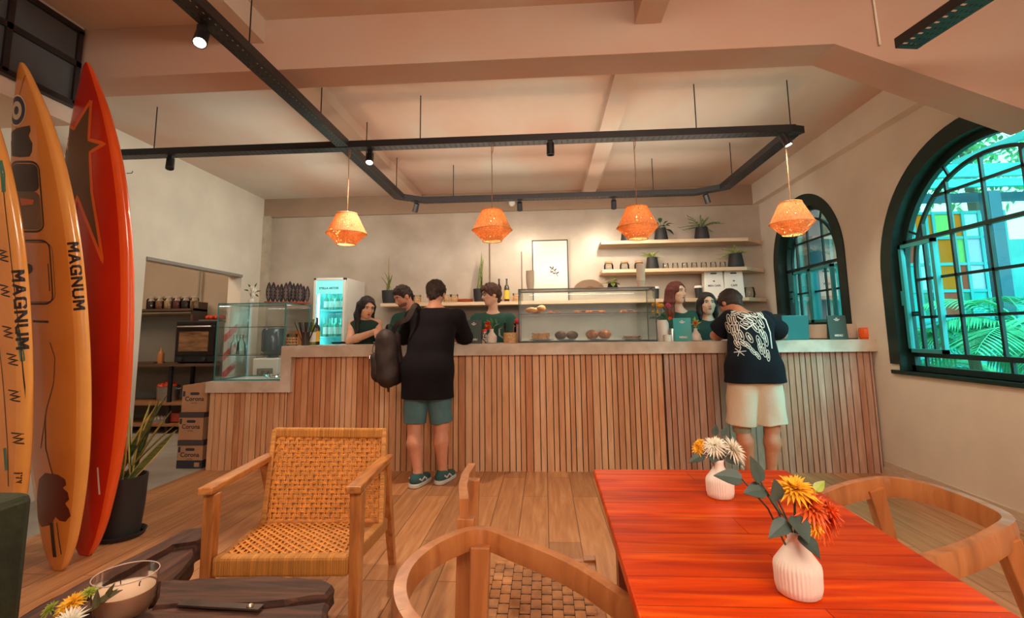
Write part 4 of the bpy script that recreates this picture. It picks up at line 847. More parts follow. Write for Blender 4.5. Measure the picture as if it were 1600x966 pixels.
def bouquet(label, loc, flowers, leaves, name='flower_bouquet', stem=.09):
    t = thing(name, label, 'flowers', loc)
    for p, ax, R, n, lay, w_, m in flowers:
        fl = MB(); petals(fl, p, ax, R, n, lay, w_); f = fl.build('bloom', m, t); s_ = MB(); s_.tube([(0, 0, -stem), (p[0]*.3, p[1]*.3, 0), p], .0022, 5); s_.build('stem', M_grd, f)
    for p, d, L, w_, m in leaves:
        lf = MB(); lf.leaf(p, d, L, w_, up=(0, -.7, .7), droop=.1, n=6, pointed=0); lf.tube([(0, 0, -stem*.8), (p[0]*.5, p[1]*.5, p[2]*.4), p], .0016, 4); lf.build('leaf', m, t)
    return t
M_pw = mat('white_petal', (.90, .85, .72), .5); M_py = mat('yellow_petal', (.95, .50, .03), .5, var=.1); M_po = mat('orange_petal', (.85, .13, .02), .5, var=.3, vscale=30); M_pr = mat('red_petal', (.65, .02, .02), .5, var=.3, vscale=30); M_euc = mat('eucalyptus', (.055, .09, .075), .5, var=.3, vscale=20); M_pg = mat('green_petal', (.36, .42, .05), .5)
v1 = px(1126, 777, 'Z', .76); v2 = px(1249, 928, 'Z', .76)
vase(v1, 'white fluted vase further back on the orange table', .82); vase(v2, 'white fluted vase nearest the viewer on the orange table', .85)
z_ = .113
bouquet('white and yellow chrysanthemums in the far table vase', v1+Vector((0, 0, z_)), [((-.012, -.01, .035), (-.3, -.6, .8), .042, 22, 5, .007, M_pw), ((.042, 0, .022), (.6, -.4, .4), .050, 24, 5, .007, M_pw), ((-.055, 0, .026), (-.8, -.4, .3), .026, 14, 4, .010, M_py), ((-.045, .02, .036), (-.5, 0, .8), .024, 14, 3, .010, M_py)],
        [((-.045, -.01, .008), (-1, -.2, -.3), .05, .03, M_euc), ((-.02, -.02, .005), (-.4, -1, 0), .05, .032, M_euc), ((.02, -.01, 0), (.8, -.5, -.2), .045, .03, M_euc), ((.0, .02, .06), (.2, 0, 1), .035, .022, M_euc), ((.025, .02, .06), (.5, 0, 1), .03, .02, M_euc)])
bouquet('yellow and orange flowers with eucalyptus in the nearest table vase', v2+Vector((0, 0, z_)), [((.006, 0, .072), (-.1, -.3, 1), .045, 24, 4, .009, M_py), ((.030, -.01, .045), (.3, -.8, .5), .042, 20, 4, .010, M_po), ((.052, 0, .015), (.9, -.6, .1), .040, 20, 4, .010, M_po), ((.058, -.01, .036), (.9, -.3, .5), .034, 18, 4, .010, M_po), ((.03, -.02, .015), (.5, -1, .0), .022, 14, 3, .009, M_py)],
        [((-.055, 0, .085), (-.3, 0, 1), .055, .028, M_euc), ((-.09, 0, .09), (-1, .1, .2), .052, .034, M_euc), ((-.05, 0, .07), (-1, -.3, .05), .045, .034, M_euc), ((-.03, -.01, .04), (-.5, -.6, .6), .06, .034, M_euc), ((-.02, -.02, .02), (-1, -.4, -.4), .05, .032, M_euc), ((-.005, -.02, .03), (0, -.8, -.5), .05, .036, M_euc), ((.0, -.03, .0), (.1, -1, -.3), .05, .03, M_euc), ((-.03, -.01, .055), (-.2, -.3, 1), .05, .03, M_euc), ((.045, 0, .07), (.5, .2, .4), .03, .018, M_lime)])

# ------------------------------------------------------------------ coffee table, candle, flowers, armchair
M_rust = wood('charred_old_timber', ((.025, .010, .008), (.060, .022, .014), (.12, .045, .024)), .75, 'Y', 3.5); M_rustx = wood('charred_old_timber_x', ((.028, .011, .008), (.065, .024, .014), (.13, .048, .024)), .75, 'X', 3.5)
def rough(mb, pts, z0, z1, jit=.008, seed=0):
    r = random.Random(seed); Q = []
    for a, b in zip(pts, pts[1:]+pts[:1]):
        L = math.hypot(b[0]-a[0], b[1]-a[1]); n = max(1, int(L/.04)); Q += [(a[0]+(b[0]-a[0])*i/n+r.uniform(-jit, jit), a[1]+(b[1]-a[1])*i/n+r.uniform(-jit, jit)) for i in range(n)]
    n = len(Q); cx_, cy_ = sum(q[0] for q in Q)/n, sum(q[1] for q in Q)/n; vs = []; sh = lambda q, f: (cx_+(q[0]-cx_)*f, cy_+(q[1]-cy_)*f)
    for f, z in ((.97, z0), (1.01, z0+.012), (1.0, (z0+z1)/2), (1.01, z1-.014), (.975, z1)): vs += [(*sh(q, f), z+r.uniform(-.002, .002)) for q in Q]
    fs = [tuple(range(n))[::-1], tuple(4*n+i for i in range(n))]+[(k*n+i, k*n+(i+1) % n, (k+1)*n+(i+1) % n, (k+1)*n+i) for k in range(4) for i in range(n)]; return mb.add(vs, fs)
CT = thing('coffee_table', 'low rustic coffee table of charred old planks with an iron strap', 'table', (-1.3, 1.5, 0)); zt = .42
P_ = lambda x, y, z=zt: tuple(px(x, y, 'Z', z)[:2])
rough(MB(), [P_(x, y, .44) for x, y in ((322, 824), (322, 838), (308, 845), (273, 850), (201, 889), (161, 913), (100, 952), (40, 1000), (-30, 1000), (35, 961), (112, 918), (173, 887), (245, 852), (290, 826))], .36, .44, .003, 1).build('plank', M_rust, CT, world=True)
rough(MB(), [P_(x, y) for x, y in ((305, 850), (302, 868), (285, 890), (268, 906), (215, 908), (150, 945), (70, 1000), (50, 990), (105, 955), (165, 916), (205, 891), (275, 853))], .34, zt-.005, .003, 2).build('plank', M_rust, CT, world=True)
rough(MB(), [P_(250, 908), P_(430, 900), P_(505, 905), P_(520, 915), P_(508, 930), P_(400, 942), P_(240, 945)], .35, zt, .005, 3).build('plank', M_rustx, CT, world=True)
rough(MB(), [P_(60, 975), P_(245, 942), P_(420, 944), P_(510, 935), P_(500, 1040), P_(300, 1100), P_(-100, 1100)], .34, zt-.012, .006, 4).build('plank', M_rustx, CT, world=True)
for p in ((240, 925), (440, 940), (110, 1000), (450, 1030)): q = px(p[0], p[1], 'Z', .3); MB().box((q.x-.04, q.y-.04, 0), (q.x+.04, q.y+.04, .345)).build('leg', M_rust, CT, world=True, bevel=.01)
a, b = px(282, 943, 'Z', zt), px(408, 950, 'Z', zt); MB().beam(a, b, .030, .006).build('iron_strap', mat('old_iron', (.10, .07, .06), .45, metal=.7, var=.3), CT, world=True); q = px(391, 947, 'Z', zt+.004); MB().ball(q, .011, 12, (1, 1, .6)).build('rivet', mat('worn_nickel', (.6, .5, .42), .3, metal=1), CT, world=True, smooth='all')
q = px(192, 962, 'Z', .43); q.z = .435
t = thing('candle', 'wide glass candle with cream wax and three black wicks on the coffee table', 'candle', q)
MB().lathe((0, 0, 0), [(.0001, 0), (.062, 0), (.077, .03), (.083, .112)], 40, cap=False).build('glass_jar', glass('candle_glass', (.93, .82, .76), .04, .8), t, smooth='all')
MB().lathe((0, 0, 0), [(.0001, .004), (.058, .004), (.072, .03), (.0765, .068), (.0001, .070)], 40, cap=False).build('wax', mat('cream_wax', (.86, .66, .50), .45, sub=.3), t, smooth=True)
MB().sweep([(.083*math.cos(2*PI*k/40), .083*math.sin(2*PI*k/40), .112) for k in range(40)], [(.0016*math.cos(a*PI/3), .0016*math.sin(a*PI/3)) for a in range(6)], closed=True).build('glass_rim', mat('glass_rim', (.62, .45, .40), .15), t, smooth='all')  # opaque pale ring paints the highlight along the jar's glass rim
for a in (.5, 2.6, 4.4): MB().tube([(.035*math.cos(a), .035*math.sin(a), .068), (.035*math.cos(a), .035*math.sin(a), .078), (.038*math.cos(a), .037*math.sin(a), .083)], .0016, 5).build('wick', M_ink, t)
M_leafb = mat('dried_leaf', (.10, .085, .03), .6, var=.3, vscale=20)
q = px(100, 972, 'Z', .50); q.z = .44
bouquet('yellow, white and green flowers lying beside the candle', q+Vector((0, 0, .06)), [((-.01, .03, .03), (-.1, -.5, .8), .042, 22, 4, .009, M_py), ((.035, -.02, .01), (.3, -.8, .5), .050, 24, 5, .007, M_pw), ((.01, .06, .045), (0, -.3, 1), .026, 16, 4, .006, M_pg), ((-.06, .02, .02), (-.5, -.5, .6), .028, 16, 4, .006, M_pg), ((-.06, -.05, -.01), (-.5, -.8, .4), .034, 18, 4, .007, M_pw)],
        [((.06, .03, .02), (-.2, .2, .9), .05, .02, M_leafb), ((.05, .05, .02), (.5, .6, .6), .05, .02, M_leafb), ((.065, .05, .03), (.4, .2, 1), .05, .018, M_leafb), ((.05, .0, .0), (.4, -.8, .1), .06, .03, M_euc), ((.055, .04, .03), (.9, .5, .5), .06, .02, M_leafb)], stem=.05)
M_vel = mat('dark_green_corduroy', (.030, .034, .014), .9, var=.3, vscale=30, stretch=(6, .4, .4), bump=.3, bscale=80)
t = thing('armchair', 'dark green corduroy armchair cut off at the lower left edge', 'armchair', (-2.0, 1.5, 0)); q = px(46, 766, 'Z', .72)
q.y -= .2; q.x = px(57, 766, 'Y', q.y+.2).x
MB().box((-2.35, q.y, .03), (q.x, q.y+.2, .72)).build('backrest', M_vel, t, world=True, bevel=.03); q2 = px(34, 938, 'Z', .46)
MB().box((-2.35, .85, .30), (q.x-.03, q.y-.005, .46)).build('seat_cushion', M_vel, t, world=True, bevel=.03); MB().box((-2.33, .87, .06), (q.x-.05, q.y, .30)).build('base', M_vel, t, world=True, bevel=.02)
for x, y in ((-2.25, .95), (-1.8, .95)): MB().cyl((x, y, 0), .02, .07).build('leg', M_black, t, world=True)

# ------------------------------------------------------------------ boxes by the counter
M_card = mat('brown_card', (.50, .27, .15), .75, var=.06, vscale=6); M_navy = mat('navy_print', (.035, .032, .05), .6); M_lidc = mat('dark_card', (.07, .055, .06), .7)
t0 = None
zz = 0
for k, (lb, x0, rz) in enumerate((('bottom printed beer carton in the stack of three beside the counter', -3.55, .02), ('middle printed beer carton in the stack of three beside the counter', -3.55, -.03), ('top printed beer carton in the stack of three, slightly open', -3.54, .03))):
    t = thing('carton', lb, 'box', (x0+.125, 4.95, zz), rz, 'beer cartons stacked beside the counter'); w_, d_, h_ = .25, .30, .255
    b = MB().box((-w_/2, -d_/2, .07 if k == 0 else .0), (w_/2, d_/2, h_-.0)); b.build('carton_body', M_card, t, bevel=.002)
    if k == 0: MB().box((-w_/2-.001, -d_/2-.001, 0), (w_/2+.001, d_/2+.001, .075)).build('printed_base', M_navy, t)
    if k < 2: MB().box((-w_/2-.002, -d_/2-.002, h_-.045), (w_/2+.002, d_/2+.002, h_+.004)).build('dark_lid', M_lidc, t)
    else: MB().add([(-w_/2, -d_/2, h_), (w_/2, -d_/2, h_+.03), (w_/2, d_/2, h_+.03), (-w_/2, d_/2, h_)]+[(-w_/2, -d_/2, h_-.004), (w_/2, -d_/2, h_-.004), (w_/2, d_/2, h_-.004), (-w_/2, d_/2, h_-.004)], [(0, 1, 2, 3), (7, 6, 5, 4), (0, 4, 5, 1), (1, 5, 6, 2), (2, 6, 7, 3), (3, 7, 4, 0)]).build('lid', M_card, t)
    pr = MB(); yy = -d_/2-.0015
    add_text(pr, 'Corona', .060, frame_M((.0, yy, .125), (1, 0, 0), (0, 0, 1)), .001); add_text(pr, 'EXTRA', .018, frame_M((.0, yy, .085), (1, 0, 0), (0, 0, 1)))
    pr.prism(rrect(-.045, .162, .045, .188, .012), yy, yy+.001); pr.box((-w_/2+.008, yy, .15), (-w_/2+.03, yy+.001, .20)); pr.build('print', M_navy, t)
    if k == 0: MB().box((.05, yy-.001, .015), (.10, yy, .055)).build('label', M_card, t)
    zz += .262

# ------------------------------------------------------------------ kitchen through the doorway
M_dshelf = mat('dark_shelf_board', (.10, .05, .03), .6); M_wshelf = wood('warm_shelf_board', ((.30, .12, .05), (.42, .19, .08)), .5, 'X')
KY = 6.45
t = thing('kitchen_shelving', 'dark kitchen shelving with wooden boards seen through the doorway', 'shelving', (-4.9, KY, 0))
for z, m in ((.90, M_dshelf), (.40, M_wshelf), (.13, M_wshelf)): MB().box((-6.2, KY, z-.035), (-4.22, KY+.5, z)).build('shelf', m, t, world=True)
for x in (-6.18, -4.26, -4.98): MB().box((x, KY+.02, 0), (x+.04, KY+.06, .90)).box((x, KY+.44, 0), (x+.04, KY+.48, .90)).build('post', M_black, t, world=True)
t = thing('wall_shelf', 'dark wooden shelf carrying the glass storage jars in the kitchen', 'shelf', (-5.3, 6.75, 1.60)); q = px(298, 482, 'Y', 6.65); zs = q.z; t.location.z = zs
MB().box((-6.4, 6.65, zs-.03), (q.x, 7.0, zs)).build('board', M_dshelf, t, world=True); MB().box((q.x-.03, 6.7, zs-.2), (q.x, 7.0, zs+.1)).build('bracket', M_dshelf, t, world=True)
JAR = [('dark beans', (.05, .02, .02)), ('brown almonds', (.32, .13, .06)), ('pale oats', (.58, .38, .20)), ('dark red raisins', (.16, .03, .03)), ('black seeds', (.035, .02, .02)), ('tan pasta', (.45, .28, .14))]
MJ = glass('jar_glass', (.92, .92, .9))
for k, (nm, c) in enumerate(JAR):
    q = px(236+k*13.5, 478, 'Y', 6.76); q.z = zs; t = thing('storage_jar', 'glass jar of %s on the kitchen wall shelf' % nm, 'jar', q, group='storage jars on the kitchen shelf')
    MB().lathe((0, 0, 0), [(.0001, 0), (.055, 0), (.058, .02), (.058, .13), (.045, .15), (.045, .16)], 20, cap=False).build('jar', MJ, t, smooth='all')
    MB().lathe((0, 0, 0), [(.0001, .004), (.053, .004), (.053, .115), (.0001, .12)], 16, cap=False).build('contents', mat('jar_'+nm.replace(' ', '_'), c, .7, var=.5, vscale=60), t); MB().cyl((0, 0, .155), .048, .022, 20).build('lid', mat('jar_lid', (.5, .42, .36), .4), t)
a, b = px(271, 562, 'Y', KY), px(335, 562, 'Y', KY); t = thing('oven', 'black countertop oven on the kitchen shelving', 'oven', ((a.x+b.x)/2, KY+.25, .90)); W2 = (b.x-a.x)/2
MB().box((-W2, -.24, .02), (W2, .24, .56)).build('body', M_black, t, bevel=.006); MB().box((-W2+.02, -.252, .11), (W2-.02, -.24, .53)).build('door', mat('oven_glass', (.02, .015, .015), .08), t)
MB().box((-W2+.06, -.256, .16), (W2-.10, -.252, .42)).build('window', mat('oven_window', (.10, .045, .025), .12, col2=(.30, .16, .08), vscale=6, stretch=(1, 1, 5)), t)
MB().tube([(-W2+.05, -.285, .485), (W2-.05, -.285, .485)], .011, 8).build('handle', M_steel, t)
for x in (-W2+.10, W2-.14): MB().cyl((x, -.252, .06), .026, .022, 16, M=Matrix.Rotation(PI/2, 4, 'X')).build('knob', M_blackm, t)
for x in (-W2+.04, W2-.04): MB().box((x-.02, -.2, 0), (x+.02, .2, .022)).build('foot', M_blackm, t)
MB().box((W2-.0, -.22, .03), (W2+.005, .22, .55)).build('side_panel', M_steel, t)
q = px(344, 490, 'Y', KY+.3); t = thing('tomato_tray', 'tray of tomatoes on top of the oven', 'tray', ((a.x+b.x)/2+.14, KY+.24, 1.46)); MB().box((-.17, -.16, 0), (.17, .16, .02)).build('tray', M_steel, t)
M_tom = mat('tomato', (.70, .06, .02), .25, var=.25, vscale=8)
tm = MB().ball((0, 0, .032), .036, 14, (1, 1, .85)).build('tomato', M_tom, None, smooth='all'); tag(tm, 'tomato lying on the tray above the oven', 'tomato', 'tomatoes on the oven tray'); tm.location = ((a.x+b.x)/2+.02, KY+.2, 1.48)
for k in range(1, 9): dup(tm, ((a.x+b.x)/2+.02+(k % 4)*.078, KY+.16+(k//4)*.08, 1.48))
q = px(262, 621, 'Y', KY+.22); q.z = .40; t = thing('stock_pot', 'steel pot heaped with tomatoes on the kitchen shelf', 'pot', q)
MB().lathe((0, 0, 0), [(.0001, 0), (.125, 0), (.14, .19), (.147, .195), (.135, .19), (.12, .01), (.0001, .008)], 30, cap=False).build('pot_body', M_steel, t, smooth=True); MB().tube([(-.14, 0, .15), (-.175, 0, .16), (-.14, .05, .15)], .006, 6).build('handle', M_steel, t); MB().tube([(.14, 0, .15), (.175, 0, .16), (.14, .05, .15)], .006, 6).build('handle', M_steel, t)
for k in range(16):
    a_ = k*2.4; r_ = .028*math.sqrt(k); tt = dup(tm, (q.x+r_*math.cos(a_), q.y+r_*math.sin(a_), .40+.155+max(0, .055-r_*.45)), label='tomato heaped in the steel pot'); tt['group'] = 'tomatoes in the steel pot'
q = px(243, 663, 'Y', KY+.1); t = thing('egg_tray', 'tray of pale eggs on the lowest kitchen shelf', 'tray', (q.x, KY+.2, .13)); MB().box((-.16, -.12, 0), (.16, .12, .03)).build('tray', mat('pulp_grey', (.3, .27, .25), .9), t)
e = MB().ball((0, 0, .022), .021, 12, (1, 1, 1.25)).build('egg', mat('egg_shell', (.72, .58, .48), .5), None, smooth='all'); tag(e, 'pale egg in the tray on the lowest kitchen shelf', 'egg', 'eggs in the tray'); e.location = (q.x-.13, KY+.12, .152)
for k in range(1, 18): dup(e, (q.x-.13+(k % 6)*.052, KY+.12+(k//6)*.055, .152))
t = thing('crate', 'red plastic crate next to the eggs on the lowest kitchen shelf', 'crate', (-4.82, KY+.22, .13)); MB().box((-.17, -.15, 0), (.17, .15, .012)).box((-.17, -.15, 0), (-.155, .15, .12)).box((.155, -.15, 0), (.17, .15, .12)).box((-.17, -.15, 0), (.17, -.135, .12)).box((-.17, .135, 0), (.17, .15, .12)).build('crate_body', mat('red_plastic', (.42, .06, .03), .5), t)
t = thing('espresso_grinder', 'dark metal kitchen machine in the shadow under the oven', 'machine', (-4.52, KY+.2, .40)); MB().box((-.09, -.12, 0), (.09, .12, .05)).build('base', M_black, t, bevel=.01); MB().lathe((0, 0, .05), [(.05, 0), (.055, .14), (.03, .18)], 20).build('body', M_blackm, t, smooth=True); MB().tube([(-.04, -.05, .12), (-.16, -.08, .2)], .012, 8).build('handle', M_steel, t)
t = thing('squeeze_bottle', 'small amber bottle on the kitchen counter shelf left of the oven', 'bottle', (*px(251, 560, 'Y', KY+.15)[:2], .90)); MB().lathe((0, 0, 0), [(.04, 0), (.042, .12), (.03, .15), (.012, .17), (.008, .22)], 16).build('bottle_body', mat('amber_plastic', (.45, .16, .04), .4), t, smooth=True)
t = thing('chopping_board', 'dark chopping board lying on the kitchen counter shelf', 'board', (*px(232, 561, 'Y', KY+.15)[:2], .90)); MB().box((-.16, -.1, 0), (.16, .1, .025)).build('board', M_dshelf, t, bevel=.005)
t = thing('wall_pipe', 'thin vertical pipe on the kitchen wall above the oven', 'pipe', (*px(313, 440, 'Y', 7.0)[:2], 1.5)); MB().tube([(0, -.02, 0), (0, -.02, 1.65)], .014, 8).build('pipe', mat('pipe_grey', (.35, .3, .25), .5), t)
t = thing('warning_sign', 'white panel with red diagonal stripes on the door jamb', 'sign', (-4.07, 6.35, 1.2)); MB().box((-.09, -.006, -.52), (.088, 0, .22)).build('panel', M_white, t); r_ = MB()
for z in (-.42, -.18, .06): r_.prism([(-.085, z-.09), (.08, z+.06), (.08, z+.16), (-.085, z+.01)], -.008, -.006)
r_.build('red_stripe', mat('sign_red', (.72, .03, .03), .5), t)
lamp('kitchen_light', 'AREA', (-5.3, 5.2, 3.1), (1, .72, .48), 26, 1.2, (-5.3, 6, 0))
slab('wall_kitchen', (-7.2, 2.9, 0), (-4.16, 3.0, ZC), M_kit)

# ------------------------------------------------------------------ shelves on the back wall
M_shelf = wood('pale_pine_shelf', ((.62, .42, .26), (.76, .56, .38)), .5, 'X', 3)
def shelf(label, pts, z, th=.045):
    t = thing('wall_shelf', label, 'shelf', (pts[0][0], 6.6, z-th)); b = MB().prism(pts, z-th, z, 'Z'); b.build('board', M_shelf, t, world=True, bevel=.003); return t
Z1, Z2, Z3 = px(1050, 374, 'Y', 6.5).z, px(1050, 419, 'Y', 6.5).z, px(1080, 466, 'Y', 6.5).z
shelf('upper pale shelf with potted plants on the back wall', [(.76, 6.5), (2.62, 6.5), (2.92, 6.80), (2.92, 6.838), (.76, 6.838)], Z1)
shelf('middle pale shelf with upturned glasses on the back wall', [(.76, 6.5), (2.58, 6.5), (2.92, 6.80), (2.92, 6.838), (.76, 6.838)], Z2)
shelf('long lower pale shelf running along the back wall', [(-2.15, 6.5), (2.58, 6.5), (2.92, 6.80), (2.92, 6.838), (-2.15, 6.838)], Z3)
def at(x, z, y=6.66): q = px(x, 470, 'Y', y); q.z = z; return q
def pot_plant(loc, R, H, label, kind, m, seed, n=16, L=.2):
    t = thing('potted_plant', label, 'plant', loc); r = random.Random(seed)
    MB().lathe((0, 0, 0), [(.0001, 0), (R*.92, 0), (R, H*.2), (R*.78, H), (R*.70, H), (R*.70, H*.9), (.0001, H*.9)], 28, cap=False).build('pot', M_pot, t, smooth=True)
    st = MB(); lf = []
    for k in range(n):
        a = 2*PI*k/n*1.6+r.random()*.6; el = {'fern': r.uniform(.25, 1.1), 'bush': r.uniform(.1, 1.4), 'trail': r.uniform(-.1, 1.2)}[kind]; d = Vector((math.cos(a)*math.cos(el), math.sin(a)*math.cos(el)*.8, math.sin(el))); base = Vector((0, 0, H*.92))
        LL = L*r.uniform(.6, 1.1); b = MB()
        if kind == 'fern':
            P = [base+d*(LL*s_/6)-Vector((0, 0, LL*.35*(s_/6)**2)) for s_ in range(7)]; b.tube(P, .0025, 4)
            for s_ in range(1, 7):
                for sg in (-1, 1): b.leaf(P[s_], d.cross(Vector((0, 0, 1))).normalized()*sg+d*.8, .05*(1.15-s_/8), .016, n=3)
            b.leaf(P[-1], d, .05, .016, n=3)
        else:
            b.tube([base, base+d*LL*.6], .002, 4); b.leaf(base+d*LL*.5, d+Vector((0, 0, -.2)), LL*.6, .055 if kind == 'bush' else .045, droop=.5, n=5)
        b.build('leaf', m, t)
    return t
pot_plant(at(984, Z1), .085, .16, 'dark potted plant half hidden behind the third pendant lamp', 'bush', M_grd, 1, 12, .2)
pot_plant(at(1038, Z1), .09, .17, 'dark leaved potted plant in the middle of the top shelf', 'bush', M_grd, 2, 16, .2)
pot_plant(at(1103, Z1, 6.62), .095, .17, 'spreading fern in a black pot at the right of the top shelf', 'fern', M_gr, 3, 15, .30)
pot_plant(at(1022, Z2), .085, .165, 'light green plant in a black pot beside the three lidded jars', 'fern', M_lime, 4, 12, .18)
pot_plant(at(1154, Z2), .10, .19, 'light green plant in a black pot at the right end of the middle shelf', 'fern', M_lime, 5, 16, .22)
pot_plant(at(958, 1.67, 5.1), .055, .06, 'small yellow green plant on top of the pastry case', 'trail', M_lime, 6, 12, .13)
snake_plant(at(608, Z3), .10, .18, ((-.35, 0, .30, .02), (-.6, 0, .26, .018), (0, 0, .50, .035), (.15, .1, .28, .035), (.25, 0, .24, .03), (-.1, .1, .24, .02)), 'snake plant in a tapered black pot above the man leaning over the counter', seed=2)
snake_plant(at(750, Z3), .09, .18, ((-.1, 0, .34, .035), (.0, 0, .52, .04), (.12, .1, .44, .04), (.2, 0, .36, .035), (.05, .1, .4, .03), (-.05, .1, .3, .03)), 'snake plant in a black pot behind the man with glasses', seed=3)
MG = glass('thin_clear_glass', (.93, .92, .88), .03); M_cork = mat('wood_lid', (.55, .33, .17), .6); M_wick = mat('wicker', (.62, .36, .16), .7, var=.3, vscale=60)
def gl(loc, prof, label, name='drinking_glass', cat='glass', group=None, m=None, extra=None):
    t = thing(name, label, cat, loc, group=group); MB().lathe((0, 0, 0), prof, 20, cap=False).build('glass_body', m or MG, t, smooth=True)
    if extra: extra(t)
    return t
jarp = [(.0001, 0), (.055, 0), (.062, .02), (.062, .07), (.048, .10), (.045, .105)]
for x, lb in ((953, 'leftmost lidded glass jar on the middle shelf'), (978, 'centre lidded glass jar on the middle shelf'), (1001, 'lidded glass jar right beside the small shelf plant')):
    gl(at(x, Z2), jarp, lb, 'glass_jar', 'jar', 'lidded jars on the middle shelf', None, lambda t: MB().cyl((0, 0, .10), .05, .022, 20).build('lid', M_cork, t))
cup = [(.044, 0), (.040, .01), (.034, .085), (.0001, .088)]
g0 = gl(at(1043, Z2), cup, 'upturned drinking glass in the row on the middle shelf', group='upturned glasses on the middle shelf')
g0['label'] = 'leftmost upturned drinking glass on the middle shelf'
for k in range(1, 7): dup(g0, at(1043+k*15, Z2), label=nth(k)+' upturned drinking glass from the left on the middle shelf')
def bottle(loc, r, h, m, label, lm=None, name='bottle', cap=None):
    t = thing(name, label, 'bottle', loc); MB().lathe((0, 0, 0), [(.0001, 0), (r, 0), (r, h*.6), (r*.9, h*.66), (r*.36, h*.76), (r*.34, h*.97), (r*.42, h*.97), (r*.42, h), (.0001, h)], 18, cap=False).build('bottle_body', m, t, smooth=True)
    if lm: MB().lathe((0, 0, 0), [(r+.0012, h*.12), (r+.0012, h*.5)], 18, cap=False).build('label', lm, t)
    if cap: MB().cyl((0, 0, h*.9), r*.5, h*.11, 12).build('cap', cap, t)
    return t
M_bdark = mat('dark_bottle_glass', (.035, .018, .012), .1); M_ylab = mat('yellow_label', (.80, .45, .04), .5); M_wlab = mat('white_label', (.82, .78, .7), .5); M_red_ = mat('bright_red', (.75, .03, .03), .4)
bottle(at(780, Z3), .034, .31, M_bdark, 'dark bottle with yellow label nearer the man with glasses', M_ylab); bottle(at(792, Z3), .034, .31, M_bdark, 'dark bottle with yellow label standing alone on the long shelf', M_ylab)
def wick(t): b = MB(); [b.lathe((0, 0, z), [(.051, 0), (.054, .006), (.051, .012)], 20, cap=False) for z in (.012, .04, .068)]; [b.tube([(.052*math.cos(a), .052*math.sin(a), .01), (.052*math.cos(a), .052*math.sin(a), .08)], .004, 4) for a in [k*PI/5 for k in range(10)]]; b.build('wicker_sleeve', M_wick, t)
wj = [(.0001, 0), (.05, 0), (.05, .11), (.046, .115)]
for x, lb in ((652, 'wicker sleeved glass jar above the leaning man'), (699, 'wicker sleeved jar right of the customer in black'), (710, 'second wicker sleeved jar right of the customer in black'), (807, 'patterned jar beside the pastry case on the long shelf')): gl(at(x, Z3), wj, lb, 'wicker_jar', 'jar', None, None, wick)
for k in range(4):
    pl_ = MB().lathe((0, 0, 0), [(.0001, 0), (.06, 0), (.105, .012), (.103, .015), (.0001, .006)], 28, cap=False).build('plate', mat('terracotta', (.62, .16, .05), .4), None, smooth=True); pl_.location = at(727, Z3+k*.010); tag(pl_, 'terracotta plate in the low pile on the long shelf', 'plate', 'terracotta plates on the long shelf'); pl_['label'] = ('bottom', 'second lowest', 'second highest', 'topmost')[k]+' terracotta plate in the low pile on the long shelf'
def cup_stack(loc, n, label, group, r=.042):
    c0 = None
    for k in range(n):
        if not c0: c0 = MB().lathe((0, 0, 0), [(r*.72, 0), (r*.98, .085), (r*1.04, .088), (r*1.04, .094), (r*.95, .094), (r*.7, .004)], 18, cap=False).build('paper_cup', mat('cream_paper', (.92, .82, .68), .6), None, smooth=True); tag(c0, label, 'cup', group); c0.location = loc; o = c0
        else: o = dup(c0, Vector(loc)+Vector((0, 0, k*.0165)), label=label.replace('cream paper cup', nth(k)+' cream paper cup from the bottom'))
cup_stack(at(829, 1.67, 5.15), 8, 'cream paper cup in the short stack left on the pastry case', 'cups stacked left on the pastry case'); cup_stack(at(1003, 1.67, 5.15), 11, 'cream paper cup in the tall stack right on the pastry case', 'cups stacked right on the pastry case')
M_bcup = mat('black_cup', (.02, .018, .018), .4)
for x, lb in ((1025, 'black lidded cup on the shelf left of the red haired woman'), (1092, 'black lidded cup between the two women')):
    t = thing('travel_cup', lb, 'cup', at(x, Z3)); MB().lathe((0, 0, 0), [(.0001, 0), (.038, 0), (.046, .14), (.0001, .141)], 18, cap=False).build('cup_body', M_bcup, t, smooth=True); MB().lathe((0, 0, .14), [(.049, 0), (.049, .014), (.04, .03), (.0001, .03)], 18, cap=False).build('lid', M_wlab, t, smooth=True)
for x, lb, w_ in ((1115, 'white carry box with printed front left of the other one on the shelf', 'MEN CAFE'), (1146, 'white carry box furthest right on the shelf', 'CAFE')):
    t = thing('carry_box', lb, 'box', at(x, Z3)); b = MB().prism([(-.13, 0), (.13, 0), (.115, .33), (.09, .37), (-.09, .37), (-.115, .33)], -.06, .06); b.build('box_body', mat('white_card', (.85, .80, .74), .6), t, bevel=.004)
    p_ = MB().prism([(x_*1.0, z_+.0) for x_, z_ in rrect(-.04, .31, .04, .328, .008)], -.0615, -.060); add_text(p_, w_, .034, frame_M((0, -.0615, .16), (1, 0, 0), (0, 0, 1)), .001); p_.ball((0, -.06, .22), .014, 8, (1, .1, .6)); p_.build('print', M_ink, t)
gl(at(1172, Z3), [(.0001, 0), (.06, 0), (.07, .05), (.06, .13), (.05, .14)], 'round glass jar at the far right end of the long shelf', 'glass_jar', 'jar')
t = thing('espresso_cover', 'cream rounded arch shaped object behind the pastry case', 'ornament', at(921, 1.67, 5.2)); MB().prism([(.16*math.cos(PI*k/16), .115*math.sin(PI*k/16)) for k in range(17)], -.02, .02).build('arch_body', mat('cream_clay', (.78, .62, .46), .7), t, bevel=.006); MB().prism([(.055*math.cos(PI*k/12)+.01, .045*math.sin(PI*k/12)) for k in range(13)], -.024, .024).build('wooden_inlay', M_wick, t)
